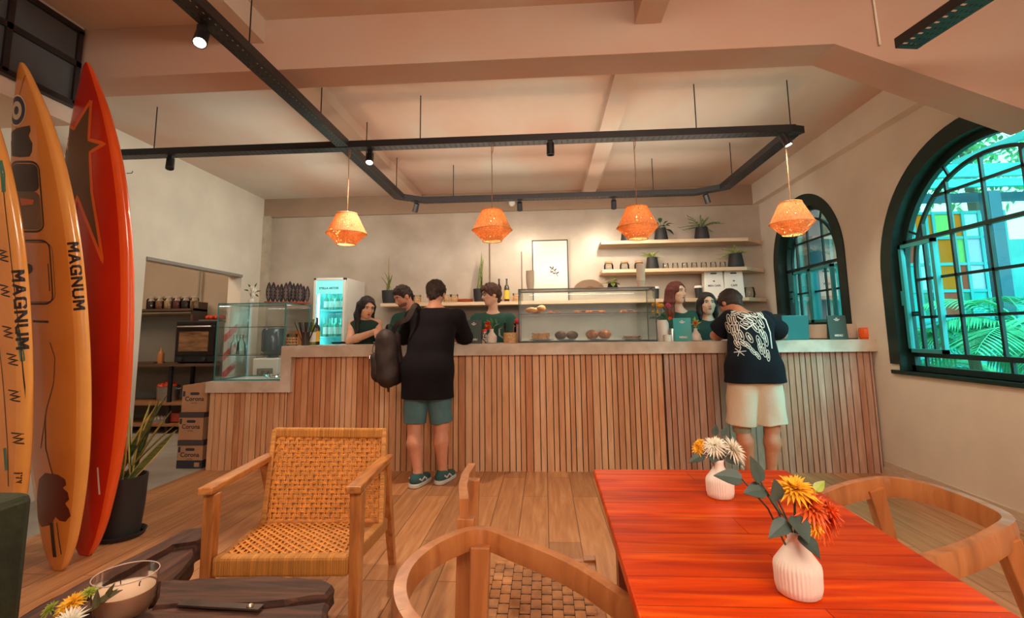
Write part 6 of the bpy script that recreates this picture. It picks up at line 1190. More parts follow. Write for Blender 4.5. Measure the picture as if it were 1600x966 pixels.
def head_parts(par, Hc, F, U, skin, hairm, hair, fem=False, lips=None, glasses=False, beard=False, eyes=True):
    S, F, U = basis(F, U); R = np.array([[S.x, F.x, U.x], [S.y, F.y, U.y], [S.z, F.z, U.z]]); P = lambda x, y, z: Hc+S*x+F*y+U*z
    if eyes:
        for sg in (-1, 1):
            e = MB().ball(P(sg*.031, .0755, .012), .0115, 12).build('eye', mat('eye_white', (.72, .66, .60), .3), par, smooth='all', world=True)
            MB().ball(P(sg*.031, .0825, .0115), .0062, 10).build('iris', mat('dark_iris', (.03, .015, .01), .2), e, smooth='all', world=True)
            b = MB(); b.sweep([P(sg*.014, .091, .029), P(sg*.030, .0905, .035), P(sg*.047, .079, .029)], [(-.0025, -.003), (.0025, -.003), (.0025, .003), (-.0025, .003)], U); b.build('eyebrow', hairm, par, world=True)
            b = MB(); b.sweep([P(sg*.019, .086, .018), P(sg*.031, .0885, .0215), P(sg*.043, .080, .017)], [(-.0015, -.0015), (.0015, -.0015), (.0015, .0015), (-.0015, .0015)], U); b.build('eyelid_line', mat('lash_brown', (.05, .02, .015), .6), par, world=True)
        L = Solid(Hc-V(.2, .2, .2), Hc+V(.2, .2, .2), .003); L.ell(P(0, .0835, -.0495), (.022, .0125, .0050), R, .0); L.ell(P(0, .0825, -.0575), (.018, .0125, .0058), R, .002); L.build('lips', lips or mat('lip_rose', (.42, .13, .10), .45), par)
    lo, hi = Hc-V(.22, .22, .42 if hair in ('long', 'bob') else .2), Hc+V(.22, .22, .2); H = Solid(lo, hi, .005)
    if hair == 'short':
        H.ell(P(0, -.012, .030), (.086, .104, .098), R, .0); H.ell(P(0, .045, .082), (.055, .045, .028), R, .02)
        H.cone(P(0, -.085, -.02), P(0, -.078, -.062), .045, .032, .03, flat=(F, .6))
        H.ell(P(0, .085, -.018), (.070, .070, .078), R, .012, sub=True); H.cut(P(0, -.03, -.078), -U+F*.3); 
        for sg in (-1, 1): H.ell(P(sg*.082, .004, -.02), (.022, .026, .036), R, .008, sub=True)
    elif hair == 'mop':
        H.ell(P(0, -.008, .036), (.094, .108, .100), R, .0); H.ell(P(.01, .062, .066), (.070, .046, .036), R, .02); H.ell(P(-.03, .075, .060), (.035, .030, .028), R, .01)
        H.cone(P(0, -.075, 0), P(0, -.07, -.06), .055, .040, .03); H.ell(P(0, .105, -.022), (.074, .075, .072), R, .012, sub=True); H.cut(P(0, -.03, -.085), -U+F*.2)
    elif hair in ('long', 'bob'):
        H.ell(P(0, -.012, .026), (.090, .108, .102), R, .0); end = -.24 if hair == 'long' else -.13
        G = V(0, 0, -1); 
        for sg in (-1, 1):
            for (x, y, rr) in ((.074, .022, .020), (.080, -.015, .026), (.06, -.06, .034)):
                a = P(sg*x, y, .02); H.cone(a, P(sg*(x+.004), y-.008, -.10), rr, rr, .02); H.cone(P(sg*(x+.004), y-.008, -.10), P(sg*(x+.004), y-.008, -.10)+G*(-end-.10+.02), rr, rr*.7, .02)
        H.cone(P(0, -.07, -.02), P(0, -.08, -.10)+G*(-end-.10), .07, .05, .03, flat=(F, .6))
        H.ell(P(.0, .098, -.030), (.057, .085, .088), R, .010, sub=True); H.ell(P(0, .09, .03), (.045, .05, .05), R, .01, sub=True); H.cone(P(0, .05, -.05), P(0, .04, -.3), .05, .06, .01, sub=True)
    if hair in ('mop', 'short'):
        r_ = random.Random(hair+str(len(par.name)))
        for k in range(70 if hair == 'mop' else 40):
            a = r_.uniform(0, 2*PI); e = r_.uniform(.25, 1.5); d = V(math.cos(a)*math.cos(e), math.sin(a)*math.cos(e), math.sin(e))
            if d.y > .55 and d.z < .72: continue
            rr = .092 if hair == 'mop' else .089; p0 = P(d.x*rr*.93, -.010+d.y*rr*1.08, .032+d.z*rr); tw = V(-d.y, d.x, .2)*r_.uniform(-.02, .03)+V(0, .012, 0); H.cone(p0, P(d.x*rr*1.05+tw.x, -.010+d.y*rr*1.18+tw.y, .032+d.z*rr*1.10+tw.z), .013, .004, .004)
    wrinkle(H, .0035 if hair in ('mop', 'short') else .0022, 42 if hair in ('mop', 'short') else 24, Hc.x*9); H.build('hair', hairm, par)
    if beard: B = Solid(Hc-V(.2, .2, .2), Hc+V(.2, .2, .2), .004); B.ell(P(0, .024, -.058), (.0595, .0675, .053), R, .0); B.ell(P(0, .095, -.005), (.075, .06, .042), R, .006, sub=True); B.ell(P(0, .092, -.048), (.022, .03, .012), R, .004, sub=True); B.cut(P(0, .0, -.03), U*1.0-F*.8); B.build('stubble', mat('stubble', (.20, .085, .055), .8), par)
    if glasses:
        g = MB()
        for sg in (-1, 1):
            g.sweep([P(sg*.031+.022*math.cos(a), .098, .010+.018*math.sin(a)) for a in [2*PI*k/20 for k in range(20)]], [(-.0018, -.0018), (.0018, -.0018), (.0018, .0018), (-.0018, .0018)], F, closed=True); g.tube([P(sg*.053, .097, .014), P(sg*.078, .05, .014), P(sg*.080, -.01, .008)], .0018, 5)
        g.tube([P(-.010, .099, .013), P(.010, .099, .013)], .0018, 5); g.build('glasses', M_ink, par, world=True)
def person(name, label, loc, J, skin, h=.0065, hands=True, bulk=1., leg=True):
    """J: named joints in world space. One continuous body surface."""
    t = thing('person', label, 'person', loc); b = bulk
    pts = [V(J[k]) for k in J if isinstance(J[k], (Vector, tuple)) and k not in ('F', 'HF', 'HU', 'dL', 'dR', 'nL', 'nR', 'tL', 'tR')]
    lo = Vector((min(p.x for p in pts)-.2, min(p.y for p in pts)-.22, -.01)); hi = Vector((max(p.x for p in pts)+.2, max(p.y for p in pts)+.24, max(p.z for p in pts)+.16))
    B = Solid(lo, hi, h); F = V(J['F']).normalized(); S = F.cross(V(0, 0, 1)).normalized(); Hc = V(J['head']); HS, HF, HU = basis(J['HF'], J['HU']); R = np.array([[HS.x, HF.x, HU.x], [HS.y, HF.y, HU.y], [HS.z, HF.z, HU.z]]); P = lambda x, y, z: Hc+HS*x+HF*y+HU*z
    pel, ch, nk = V(J['pelvis']), V(J['chest']), V(J['neck']); wst = pel.lerp(ch, .5)
    for sg in (-1, 1):
        B.cone(pel+S*sg*.055, wst+S*sg*.045, .108*b, .092*b, .04, flat=(F, .92)); B.cone(wst+S*sg*.045, ch+S*sg*.065, .092*b, .098*b, .04, flat=(F, .9))
    for k, sg in (('shL', -1), ('shR', 1)): B.cone(ch+S*sg*.05+V(0, 0, .02), V(J[k]), .085*b, .052*b, .04); B.cone(nk-V(0, 0, .01), V(J[k])+V(0, 0, .01), .042, .040, .03)
    B.cone(ch, nk, .085*b, .056, .04); B.cone(nk-(Hc-nk)*.1, P(0, -.018, -.05), .053, .050, .02)
    # head
    B.ell(P(0, -.010, .022), (.077, .095, .088), R, .02); B.ell(P(0, .022, -.030), (.062, .070, .075), R, .03); B.ell(P(0, .050, -.082), (.026, .024, .022), R, .025); B.cone(P(-.035, .0, -.058), P(-.012, .05, -.085), .024, .018, .02); B.cone(P(.035, .0, -.058), P(.012, .05, -.085), .024, .018, .02)
    B.ell(P(0, .074, .034), (.052, .016, .012), R, .02)
    for sg in (-1, 1):
        B.ell(P(sg*.031, .094, .010), (.018, .012, .012), R, .010, sub=True); B.ell(P(sg*.040, .060, -.020), (.022, .020, .018), R, .015); B.ell(P(sg*.079, .002, -.008), (.010, .020, .032), R, .008)
    B.cone(P(0, .084, .018), P(0, .107, -.022), .0075, .0105, .010); B.ell(P(0, .096, -.027), (.017, .012, .009), R, .008); B.ell(P(0, .080, -.050), (.026, .012, .012), R, .010)
    for k in 'LR':
        sh, el, wr = V(J['sh'+k]), V(J['el'+k]), V(J['wr'+k]); B.cone(sh, sh.lerp(el, .35), .053*b, .050*b, .02); B.cone(sh.lerp(el, .35), el, .050*b, .040, .02); B.cone(el, el.lerp(wr, .3), .040, .042, .02); B.cone(el.lerp(wr, .3), wr, .042, .027, .02)
        if hands: hand(B, wr, J['d'+k], J['n'+k], (1 if k == 'L' else -1)*1.0*J.get('ts', 1), J.get('curl', .5), J.get('hs', 1.))
        if leg:
            sg = -1 if k == 'L' else 1; hp = pel+S*sg*.088-V(0, 0, .03); kn, an = V(J['kn'+k]), V(J['an'+k]); td = V(J['t'+k]).normalized()
            B.cone(hp, kn, .092*b, .060, .04); B.cone(kn, kn.lerp(an, .35)-td*.018, .056, .062, .03); B.cone(kn.lerp(an, .35)-td*.018, an, .062, .036, .03); B.cone(an, an-td*.04+V(0, 0, -.05), .036, .034, .02); B.cone(an-V(0, 0, .045), an+td*.13-V(0, 0, .062), .038, .024, .02, flat=((0, 0, 1), .8))
    B.build('body', skin, t); return t, S, F
def capcone(S, a, b, ra, rb, k=.015, end=True, flat=None):
    a, b = V(a), V(b); T = Solid(S.lo, S.lo+(S.n-1)*S.h, S.h) if False else None
    q = S._sub(np.minimum(a, b)-max(ra, rb)-.06, np.maximum(a, b)+max(ra, rb)+.06)
    if q is None: return
    sl, X, Y, Z = q; ab = np.array(b-a); L = float(np.linalg.norm(ab)); u = ab/L; w_ = (X-a.x)*u[0]+(Y-a.y)*u[1]+(Z-a.z)*u[2]; t = np.clip(w_/L, 0, 1)
    dx, dy, dz = X-(a.x+t*ab[0]), Y-(a.y+t*ab[1]), Z-(a.z+t*ab[2])
    if flat is not None: f, m = V(flat[0]).normalized(), flat[1]; g = dx*f.x+dy*f.y+dz*f.z; g2 = g*(1/m-1); dx, dy, dz = dx+f.x*g2, dy+f.y*g2, dz+f.z*g2
    d = np.sqrt(dx*dx+dy*dy+dz*dz)-(ra+(rb-ra)*t); d = np.maximum(d, w_-L) if end else d; S._mix(sl, d, k)
def wrinkle(S, amp=.004, f=9., seed=0.):
    g = [S.lo[i]+np.arange(S.n[i])*S.h for i in range(3)]; X, Y, Z = g[0][:, None, None], g[1][None, :, None], g[2][None, None, :]
    S.D += (amp*(np.sin(f*(Z*1.6+X*.7+.10*np.sin(23*X+seed))+seed)*np.sin(f*(X*1.3+Y*1.1-.5*Z)+1.3*seed)+.45*np.sin(f*2.3*(Z+.6*Y)+seed)*np.sin(f*2.1*(X-.4*Z)+seed))).astype(np.float32)
def top(par, J, m, hem, sleeve=.6, bulk=1., inf=.016, name='shirt', slfac=1.25, flare=0., h=.007, wr_=.003, sleeveless=False, neck=.075):
    pts = [V(J[k]) for k in ('pelvis', 'chest', 'neck', 'shL', 'shR', 'elL', 'elR')]; lo = Vector((min(p.x for p in pts)-.2, min(p.y for p in pts)-.24, hem-.03)); hi = Vector((max(p.x for p in pts)+.2, max(p.y for p in pts)+.24, max(p.z for p in pts)+.12))
    T = Solid(lo, hi, h); F = V(J['F']).normalized(); S = F.cross(V(0, 0, 1)).normalized(); b = bulk; pel, ch, nk = V(J['pelvis']), V(J['chest']), V(J['neck']); wst = pel.lerp(ch, .5); low = V(pel.x, pel.y, hem-.06)+V(J.get('hemshift', (0, 0, 0)))
    for sg in (-1, 1):
        T.cone(low+S*sg*(.060+flare), pel+S*sg*(.057+flare*.6), .112*b+inf+flare*.5+.010, .112*b+inf+.012, .04, flat=(F, .97)); T.cone(pel+S*sg*.057, wst+S*sg*.050, .112*b+inf+.012, .098*b+inf*1.3, .04, flat=(F, .92)); T.cone(wst+S*sg*.050, ch+S*sg*.066, .098*b+inf*1.3, .100*b+inf, .04, flat=(F, .92))
    for k, sg in (('shL', -1), ('shR', 1)):
        sh, el = V(J[k]), V(J['el'+k[-1]]); T.cone(ch+S*sg*.05+V(0, 0, .02), sh, .088*b+inf*.6, (.050 if not sleeveless else .046)*b+inf*.8, .04); T.cone(nk-V(0, 0, .045), sh, .050, .044+inf*.4 if not sleeveless else .03, .03)
        if not sleeveless: capcone(T, sh, sh.lerp(el, sleeve), .056*b+inf, (.048*b+inf)*slfac, .02)
        if 'full' in J: capcone(T, el-(V(J['wr'+k[-1]])-el)*.12, el.lerp(V(J['wr'+k[-1]]), J['full']), .048+inf, .040+inf, .02)
    T.cone(ch, nk-V(0, 0, .05), .090*b, .060, .04)
    if wr_: wrinkle(T, wr_, 10, len(par.name)*.7+pel.x*3)
    T.ell(nk+V(0, 0, .045)+(V(J['head'])-nk)*.1, (neck, neck*1.05, .062), None, .006, sub=True); T.cut((0, 0, hem), (0, 0, -1)); return T.build(name, m, par)
def bottoms(par, J, m, hemf, bulk=1., inf=.012, wide=0., name='shorts', top_=.06, h=.007, wr_=.003):
    pts = [V(J[k]) for k in ('pelvis', 'knL', 'knR', 'anL', 'anR')]; lo = Vector((min(p.x for p in pts)-.26, min(p.y for p in pts)-.26, 0)); hi = Vector((max(p.x for p in pts)+.26, max(p.y for p in pts)+.26, V(J['pelvis']).z+top_+.01))
    T = Solid(lo, hi, h); F = V(J['F']).normalized(); S = F.cross(V(0, 0, 1)).normalized(); b = bulk; pel = V(J['pelvis'])
    for k, sg in (('L', -1), ('R', 1)):
        hp = pel+S*sg*.088-V(0, 0, .03); kn, an = V(J['kn'+k]), V(J['an'+k]); T.cone(pel+S*sg*.055+V(0, 0, .1), pel+S*sg*.055-V(0, 0, .04), .108*b+inf, .112*b+inf, .03, flat=(F, .95)); T.cone(pel, pel-V(0, 0, .05), .10*b+inf, .10*b+inf, .03)
        if hemf <= 1: capcone(T, hp, hp.lerp(kn, hemf), .094*b+inf+wide*.3, .070+inf+wide, .008)
        else: T.cone(hp, kn, .094*b+inf, .064+inf+wide, .03); capcone(T, kn, kn.lerp(an, hemf-1), .064+inf+wide, .045+inf+wide, .02)
    if wr_: wrinkle(T, wr_, 13, pel.x*5)
    T.cut((0, 0, pel.z+top_), (0, 0, 1)); return T.build(name, m, par)
def shoe(par, an, td, m, msole, stripe=None):
    an, td = V(an), V(td); td.z = 0; td.normalize(); sd = td.cross(V(0, 0, 1)); g = V(an.x, an.y, 0); T = Solid(g-V(.3, .3, .0), g+V(.3, .3, .18), .005)
    T.cone(g-td*.045+V(0, 0, .055), g+td*.03+V(0, 0, .058), .046, .046, .02); T.cone(g+td*.03+V(0, 0, .055), g+td*.135+V(0, 0, .045), .046, .040, .03, flat=((0, 0, 1), .75)); T.cone(g-td*.02+V(0, 0, .06), g-td*.015+V(0, 0, .105), .044, .040, .02); T.cut((0, 0, .105), (0, 0, 1)); T.cut((0, 0, .022), (0, 0, -1)); o = T.build('shoe', m, par)
    s_ = Solid(g-V(.3, .3, .01), g+V(.3, .3, .06), .005); s_.cone(g-td*.05+V(0, 0, .015), g+td*.05+V(0, 0, .015), .050, .048, .01); s_.cone(g+td*.05+V(0, 0, .015), g+td*.145+V(0, 0, .015), .048, .042, .01); s_.cut((0, 0, .034), (0, 0, 1)); s_.cut((0, 0, .001), (0, 0, -1)); s_.build('sole', msole, o)
    if stripe:
        for sg in (-1, 1): MB().sweep([g+td*x+sd*sg*(.052-.008*abs(x)*6)+V(0, 0, z) for x, z in ((-.05, .07), (-.02, .052), (.02, .070), (.06, .045))], [(-.004, -.006), (.004, -.006), (.004, .006), (-.004, .006)]).build('side_stripe', stripe, o, world=True)
        MB().tube([g+td*.04+V(0, 0, .10), g+td*.055+sd*.012+V(0, 0, .13), g+td*.07+V(0, 0, .10), g+td*.055-sd*.012+V(0, 0, .125)], .0025, 5).build('laces', stripe, o, world=True)
    return o
M_hdark = mat('dark_brown_hair', (.030, .013, .009), .5, var=.5, vscale=60, stretch=(3, 3, .6), bump=.6, bscale=70); M_hred = mat('auburn_hair', (.14, .022, .010), .45, var=.5, vscale=50, stretch=(3, 3, .5), bump=.6, bscale=60); M_hbr = mat('brown_hair', (.085, .030, .016), .5, var=.5, vscale=50, stretch=(2, 2, 1), bump=.6, bscale=60); M_hblk = mat('black_hair', (.012, .007, .008), .4, var=.5, vscale=60, stretch=(3, 3, .6), bump=.5, bscale=60)
M_tb = mat('black_cotton', (.010, .008, .010), .95, spec=.15, bump=.2, bscale=18); M_nv = mat('navy_black_cotton', (.008, .011, .017), .9, spec=.2, bump=.2, bscale=18); M_dg = mat('bottle_green_cotton', (.012, .075, .055), .8, bump=.25, bscale=20); M_dgw = mat('dark_green_cotton', (.010, .045, .036), .8, bump=.25, bscale=20)
M_den = mat('washed_denim', (.055, .14, .17), .85, col2=(.10, .22, .25), vscale=6, bump=.2, bscale=90); M_crm = mat('cream_denim', (.74, .62, .48), .85, var=.06, vscale=5, bump=.2, bscale=40); M_trs = mat('dark_trousers', (.02, .02, .025), .85)
M_sn = mat('teal_canvas', (.03, .10, .11), .8); M_snw = mat('shoe_white', (.62, .60, .56), .6)

# customer in black
def PZ(x, y, Y): return px(x, y, 'Y', Y)
J = dict(F=(.12, 1, 0), pelvis=PZ(668, 578, 4.36), chest=PZ(678, 507, 4.46), neck=PZ(680, 480, 4.52), head=PZ(681, 459, 4.60), HF=(.10, 1, -.32), HU=(0, .3, 1), shL=PZ(646, 497, 4.47), shR=PZ(713, 497, 4.47),
         elL=PZ(634, 526, 4.72), elR=PZ(726, 527, 4.73), wrL=PZ(662, 527, 4.93), wrR=PZ(706, 526, 4.94), dL=(.8, .6, 0), dR=(-.8, .6, 0), nL=(0, 0, -1), nR=(0, 0, -1), curl=.5, hemshift=(0, -.01, 0), full=.12,
         knL=PZ(648, 667, 4.36), knR=PZ(690, 664, 4.40), anL=(-1.075, 4.30, .10), anR=(-.885, 4.40, .10), tL=(.30, .95, 0), tR=(.34, .94, 0))
for k in ('wrL', 'wrR'): J[k].z = 1.195
for k in ('elL', 'elR'): J[k].z = 1.205
sk1 = skin_mat('warm', (.66, .30, .19))
t, S_, F_ = person('person', 'man in black shirt and denim shorts leaning on the counter with a backpack', (-.97, 4.4, 0), J, sk1, bulk=1.22); c1 = t
head_parts(t, V(J['head']), J['HF'], J['HU'], sk1, M_hdark, 'mop', eyes=True)
top(t, J, M_tb, .705, .95, 1.24, .018, slfac=1.05, wr_=.004); bottoms(t, J, M_den, .93, 1.2, .012, .012, wr_=.004)
shoe(t, J['anL'], J['tL'], M_sn, M_snw, M_snw); shoe(t, J['anR'], J['tR'], M_sn, M_snw, M_snw)
# customer with printed shirt
J = dict(F=(-.05, 1, 0), pelvis=PZ(1178, 577, 4.34), chest=PZ(1172, 513, 4.50), neck=PZ(1153, 488, 4.64), head=PZ(1141, 474, 4.76), HF=(-.45, .75, -.5), HU=(-.15, .55, 1), shL=PZ(1141, 499, 4.62), shR=PZ(1196, 501, 4.56),
         elL=PZ(1117, 524, 4.76), elR=PZ(1222, 524, 4.76), wrL=PZ(1135, 528, 5.0), wrR=PZ(1198, 528, 5.02), dL=(.7, .7, 0), dR=(-.7, .7, 0), nL=(0, 0, -1), nR=(0, 0, -1), curl=.5, hemshift=(.0, -.01, 0),
         knL=PZ(1158, 665, 4.38), knR=PZ(1206, 665, 4.34), anL=tuple(px(1172, 726, 'Y', 4.40)), anR=tuple(px(1204, 727, 'Y', 4.36)), tL=(-.2, 1, 0), tR=(.1, 1, 0))
for k in ('wrL', 'wrR'): J[k].z = 1.19
for k in ('elL', 'elR'): J[k].z = 1.20
for k in ('anL', 'anR'): J[k] = (J[k][0], J[k][1], .10)
sk2 = skin_mat('tan', (.62, .25, .14))
t, S_, F_ = person('person', 'young man in printed black t-shirt and cream shorts leaning on the counter by the window', (1.9, 4.4, 0), J, sk2, bulk=1.02); c2 = t
head_parts(t, V(J['head']), J['HF'], J['HU'], sk2, M_hdark, 'mop')
shirt = top(t, J, M_nv, px(1178, 598, 'Y', 4.3).z, .72, 1.08, .022, slfac=1.35, flare=.03, wr_=.004, name='t_shirt'); bottoms(t, J, M_crm, .97, 1.06, .014, .034, wr_=.004)
for k in 'LR': shoe(t, J['an'+k], J['t'+k], M_blackm, M_blackm)
q = V(J['knL']).lerp(V(J['anL']), .08); MB().lathe((0, 0, 0), [(.068, -.025), (.072, 0), (.069, .025)], 20, Matrix.Identity(4), cap=False).xf(Matrix.Translation(q)).build('knee_band', mat('olive_band', (.30, .25, .17), .8), t, world=True)
# the print on the back of the t-shirt
bpy.context.view_layer.update()
me = shirt.data; bv = BVHTree.FromPolygons([(pmat(shirt) @ v.co) for v in me.vertices], [tuple(p.vertices) for p in me.polygons])
def hit(p, off):
    o = V(0, 0, CAMH); d = (px(p[0], p[1], 'Y', 1)-o).normalized(); r = bv.ray_cast(o, d); 
    return (r[0]+r[1]*off*(1 if r[1].dot(d) < 0 else -1)) if r[0] is not None else None
def prib(mb, P, w_, off=.003, closed=False):
    if closed: P = P+[P[0]]
    Q = []
    for a, b in zip(P[:-1], P[1:]):
        n = max(1, int(math.hypot(b[0]-a[0], b[1]-a[1])/1.5)); Q += [(a[0]+(b[0]-a[0])*i/n, a[1]+(b[1]-a[1])*i/n) for i in range(n)]
    Q.append(P[-1]); prev = None
    for i, q in enumerate(Q):
        a, b = Q[max(0, i-1)], Q[min(len(Q)-1, i+1)]; dx, dy = b[0]-a[0], b[1]-a[1]; l = math.hypot(dx, dy) or 1; A = hit((q[0]-dy/l*w_/2, q[1]+dx/l*w_/2), off); B_ = hit((q[0]+dy/l*w_/2, q[1]-dx/l*w_/2), off); cur = (A, B_) if A is not None and B_ is not None else None
        if cur and prev and (cur[0]-prev[0]).length < .08: mb.add([prev[0], prev[1], cur[1], cur[0]], [(0, 1, 2, 3)])
        prev = cur
def oval(cx_, cy_, a, b, ang, n=18): c, s_ = math.cos(ang), math.sin(ang); return [(cx_+a*math.cos(2*PI*i/n)*c-b*math.sin(2*PI*i/n)*s_, cy_+a*math.cos(2*PI*i/n)*s_+b*math.sin(2*PI*i/n)*c) for i in range(n)]
pr = MB()
for (cx_, cy_, a, b, an) in ((1131+9, 500, 9, 3.2, 1.25), (1147, 500, 9, 3.2, 1.4), (1138, 512, 9, 3, 1.2), (1145, 516, 9, 3, 1.4), (1134+18, 512, 10, 3.4, 1.5), (1150, 527, 9, 3, 1.3), (1158, 524, 9, 3.4, 1.2), (1152, 538, 7, 3, .9), (1160, 536, 8, 3, .7), (1168, 540, 8, 3, .8), (1171, 528, 9, 3.5, 1.0), (1176, 549, 8, 2.6, .9), (1184, 556, 7, 2.4, 1.0),
                             (1163, 492, 10, 3.2, .2), (1172, 500, 11, 3.5, .5), (1165, 506, 9, 3.2, .3), (1180, 512, 10, 3.5, .9), (1188, 504, 10, 3.2, 1.0), (1190, 520, 11, 3.2, 1.2), (1196, 530, 12, 3, 1.35), (1186, 534, 10, 3, 1.2), (1194, 548, 11, 2.8, 1.4), (1200, 556, 9, 2.4, 1.45), (1188, 546, 9, 2.6, 1.2), (1150, 490, 8, 3, -.3), (1178, 490, 8, 3, .6), (1188, 492, 7, 2.6, .9)):
    prib(pr, oval(cx_, cy_, a, b, an), 1.0, closed=True); prib(pr, [(cx_-a*.5*math.cos(an), cy_-a*.5*math.sin(an)), (cx_+a*.5*math.cos(an), cy_+a*.5*math.sin(an))], b*.62)
for P in ([(1147, 551), (1166, 549)], [(1149, 545), (1163, 556)], [(1158, 543), (1153, 557)]): prib(pr, P, 1.2)
for P in ([(1152, 495), (1160, 500), (1170, 493), (1182, 497)], [(1156, 508), (1166, 515), (1178, 506)], [(1142, 488), (1160, 484), (1182, 487), (1196, 500), (1203, 520), (1206, 545)]): prib(pr, P, 1.8)
pr.build('shirt_print', mat('white_print', (.72, .70, .64), .7), t, world=True)
# staff behind the counter
def staff(label, cx_, Y, head, HF, shs, els, wrs, ds, skin, hairm, hair, shirt_m, fem=False, pel=None, HU=(0, .1, 1), bulk=.95, sleeveless=False, **kw):
    hp = PZ(head[0], head[1], Y-.05); sl, sr = PZ(shs[0][0], shs[0][1], Y), PZ(shs[1][0], shs[1][1], Y); ch = (sl+sr)/2-V(0, 0, .045); pl = pel or V(ch.x+.02, Y+.06, ch.z-.40); F = kw.get('F', (0, -1, 0))
    J = dict(F=F, pelvis=pl, chest=ch, neck=(sl+sr)/2+V(0, -.01, .055), head=hp, HF=HF, HU=HU, shL=sl, shR=sr, elL=els[0], elR=els[1], wrL=wrs[0], wrR=wrs[1], dL=ds[0], dR=ds[1], nL=(0, 0, -1), nR=(0, 0, -1), curl=kw.get('curl', .5), hs=.93 if fem else 1.)
    for k, sg in (('L', 1), ('R', -1)): J['kn'+k] = V(pl.x+sg*.09, pl.y-.01, .47); J['an'+k] = V(pl.x+sg*.10, pl.y+.02, .09); J['t'+k] = (sg*.1, -1, 0)
    t, _, _ = person('person', label, (pl.x, pl.y, 0), J, skin, .007, bulk=bulk); head_parts(t, hp, HF, HU, skin, hairm, hair, fem, kw.get('lips'), kw.get('glasses', False), kw.get('beard', False))
    top(t, J, shirt_m, pl.z-.10, .62, bulk*1.0, .015, wr_=.0025, sleeveless=sleeveless, name='top' if fem else 't_shirt', h=.008); bottoms(t, J, M_trs, 1.95, bulk, .012, .012, 'trousers', h=.009, wr_=0)
    for k in 'LR': shoe(t, J['an'+k], J['t'+k], M_blackm, M_blackm)
    return t
sk3 = skin_mat('fair', (.82, .45, .29)); sk4 = skin_mat('pale', (.88, .53, .37))
staff('dark haired woman in sleeveless dark green top working at the left of the counter', 568, 5.38, (573, 481), (.62, -.72, -.28), ((590, 507), (551, 507)), (V(PZ(594, 532, 5.30)), V(PZ(546, 533, 5.24))), (V(PZ(600, 524, 5.10)), V(PZ(587, 518, 5.06))), ((.2, -.8, -.5), (.75, -.3, -.6)), sk3, M_hblk, 'long', M_dgw, True, bulk=.84, sleeveless=True, lips=mat('red_lips', (.55, .03, .04), .35), curl=.8)
staff('dark haired bearded man in green shirt bending forward behind the customer in black', 645, 5.32, (630, 464), (-.62, -.66, -.48), ((672, 494), (622, 500)), (V(PZ(676, 530, 5.25)), V(PZ(612, 533, 5.25))), (V(PZ(660, 535, 5.05)), V(PZ(622, 534, 5.05))), ((-.5, -.8, -.2), (.4, -.8, -.2)), sk1, M_hdark, 'short', M_dg, HU=(-.2, -.1, 1), bulk=1.0, beard=True)
staff('young man with glasses in a green t-shirt looking left behind the counter', 768, 5.40, (767, 461), (-.80, -.58, -.10), ((796, 500), (745, 500)), (V(PZ(804, 535, 5.34)), V(PZ(742, 536, 5.30))), (V(PZ(786, 541, 5.12)), V(PZ(768, 541, 5.10))), ((-.8, -.5, 0), (.8, -.5, 0)), sk4, M_hbr, 'mop', M_dg, bulk=1.0, glasses=True)
staff('woman with long auburn hair in a green top beside the tall flowers', 1058, 5.36, (1057, 458), (.58, -.80, .02), ((1082, 496), (1042, 497)), (V(PZ(1090, 532, 5.3)), V(PZ(1034, 534, 5.3))), (V(PZ(1076, 541, 5.12)), V(PZ(1050, 541, 5.10))), ((-.6, -.6, 0), (.6, -.6, 0)), sk4, M_hred, 'long', M_dg, True, bulk=.88)
staff('woman with short dark wavy hair in a green top looking towards the room', 1106, 5.36, (1105, 475), (-.02, -1, .0), ((1127, 508), (1085, 509)), (V(PZ(1133, 536, 5.3)), V(PZ(1079, 536, 5.3))), (V(PZ(1116, 543, 5.14)), V(PZ(1096, 543, 5.12))), ((-.6, -.6, 0), (.6, -.6, 0)), sk4, M_hblk, 'bob', M_dgw, True, bulk=.92)
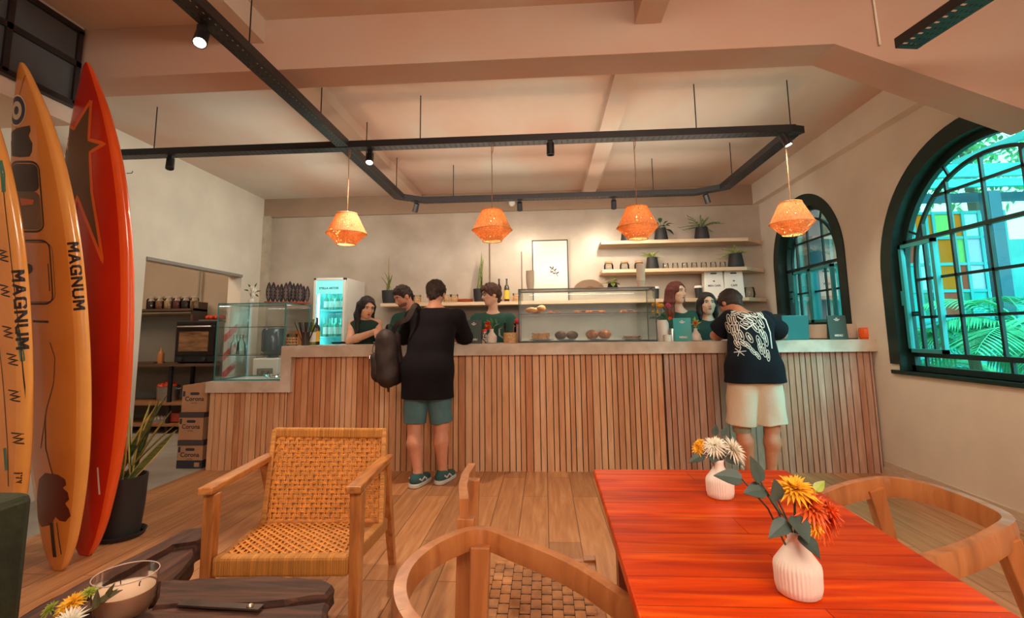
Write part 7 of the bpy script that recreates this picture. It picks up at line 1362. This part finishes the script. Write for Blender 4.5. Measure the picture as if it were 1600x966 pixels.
# backpack
q = PZ(607, 556, 4.36); t = thing('backpack', 'black backpack hanging from the left shoulder of the man in black', 'backpack', (q.x, q.y, .75)); B = Solid(q-V(.22, .24, .36), q+V(.24, .24, .36), .006); M_bp = mat('dark_nylon', (.030, .016, .014), .7, var=.3, vscale=12, bump=.3, bscale=60)
R3 = np.array(Matrix.Rotation(.12, 3, 'Y')); a = q+V(-.005, 0, .14); b = q+V(.02, 0, -.17)
for dy in (-.07, .07): B.cone(a+V(0, dy, 0), b+V(0, dy, 0), .088, .098, .03)
wrinkle(B, .004, 14, 1); B.build('bag_body', M_bp, t); P_ = Solid(q-V(.30, .22, .3), q+V(.2, .22, .2), .006)
P_.cone(q+V(-.075, -.05, -.02), q+V(-.065, -.05, -.15), .062, .07, .03); P_.cone(q+V(-.075, .05, -.02), q+V(-.065, .05, -.15), .062, .07, .03); wrinkle(P_, .004, 16, 2); P_.build('front_pocket', M_bp, t)
MB().sweep(spline([q+V(-.02, -.02, .21), q+V(.0, -.03, .27), q+V(.04, -.01, .25), q+V(.03, .0, .20)], 5), [(-.012, -.004), (.012, -.004), (.012, .004), (-.012, .004)]).build('grab_handle', M_bp, t, world=True)
sh = V(PZ(648, 492, 4.33)); st = spline([q+V(.04, -.02, .20), q+V(.10, -.05, .28), sh+V(-.05, -.045, -.03), sh+V(.0, -.02, .075), sh+V(.012, .07, .06), sh+V(.0, .16, -.06), q+V(.13, .19, .02), q+V(.06, .10, -.14)], 6)
MB().sweep(st, [(-.022, -.005), (.022, -.005), (.022, .005), (-.022, .005)], (.3, -1, .2)).build('shoulder_strap', M_bp, t, world=True)
MB().tube([q+V(-.10, -.09, .12), q+V(-.135, -.03, .05), q+V(-.145, .03, -.0)], .004, 5).build('zip', M_steel, t, world=True)
MB().tube([q+V(.02, -.08, -.22), q+V(.03, -.08, -.30)], .008, 5).build('strap_end', M_bp, t, world=True)

for dy in (-.05, .05): MB().sweep(spline([q+V(-.135, dy-.045, -.02), q+V(-.143, dy, .015), q+V(-.135, dy+.045, -.02)], 5), [(-.003, -.003), (.003, -.003), (.003, .003), (-.003, .003)]).build('zip', M_steel, t, world=True)
MB().sweep(spline([q+V(-.085, -.10, .10), q+V(-.115, 0, .11), q+V(-.085, .10, .10)], 5), [(-.004, -.014), (.004, -.014), (.004, .014), (-.004, .014)]).build('webbing_band', M_blackm, t, world=True)
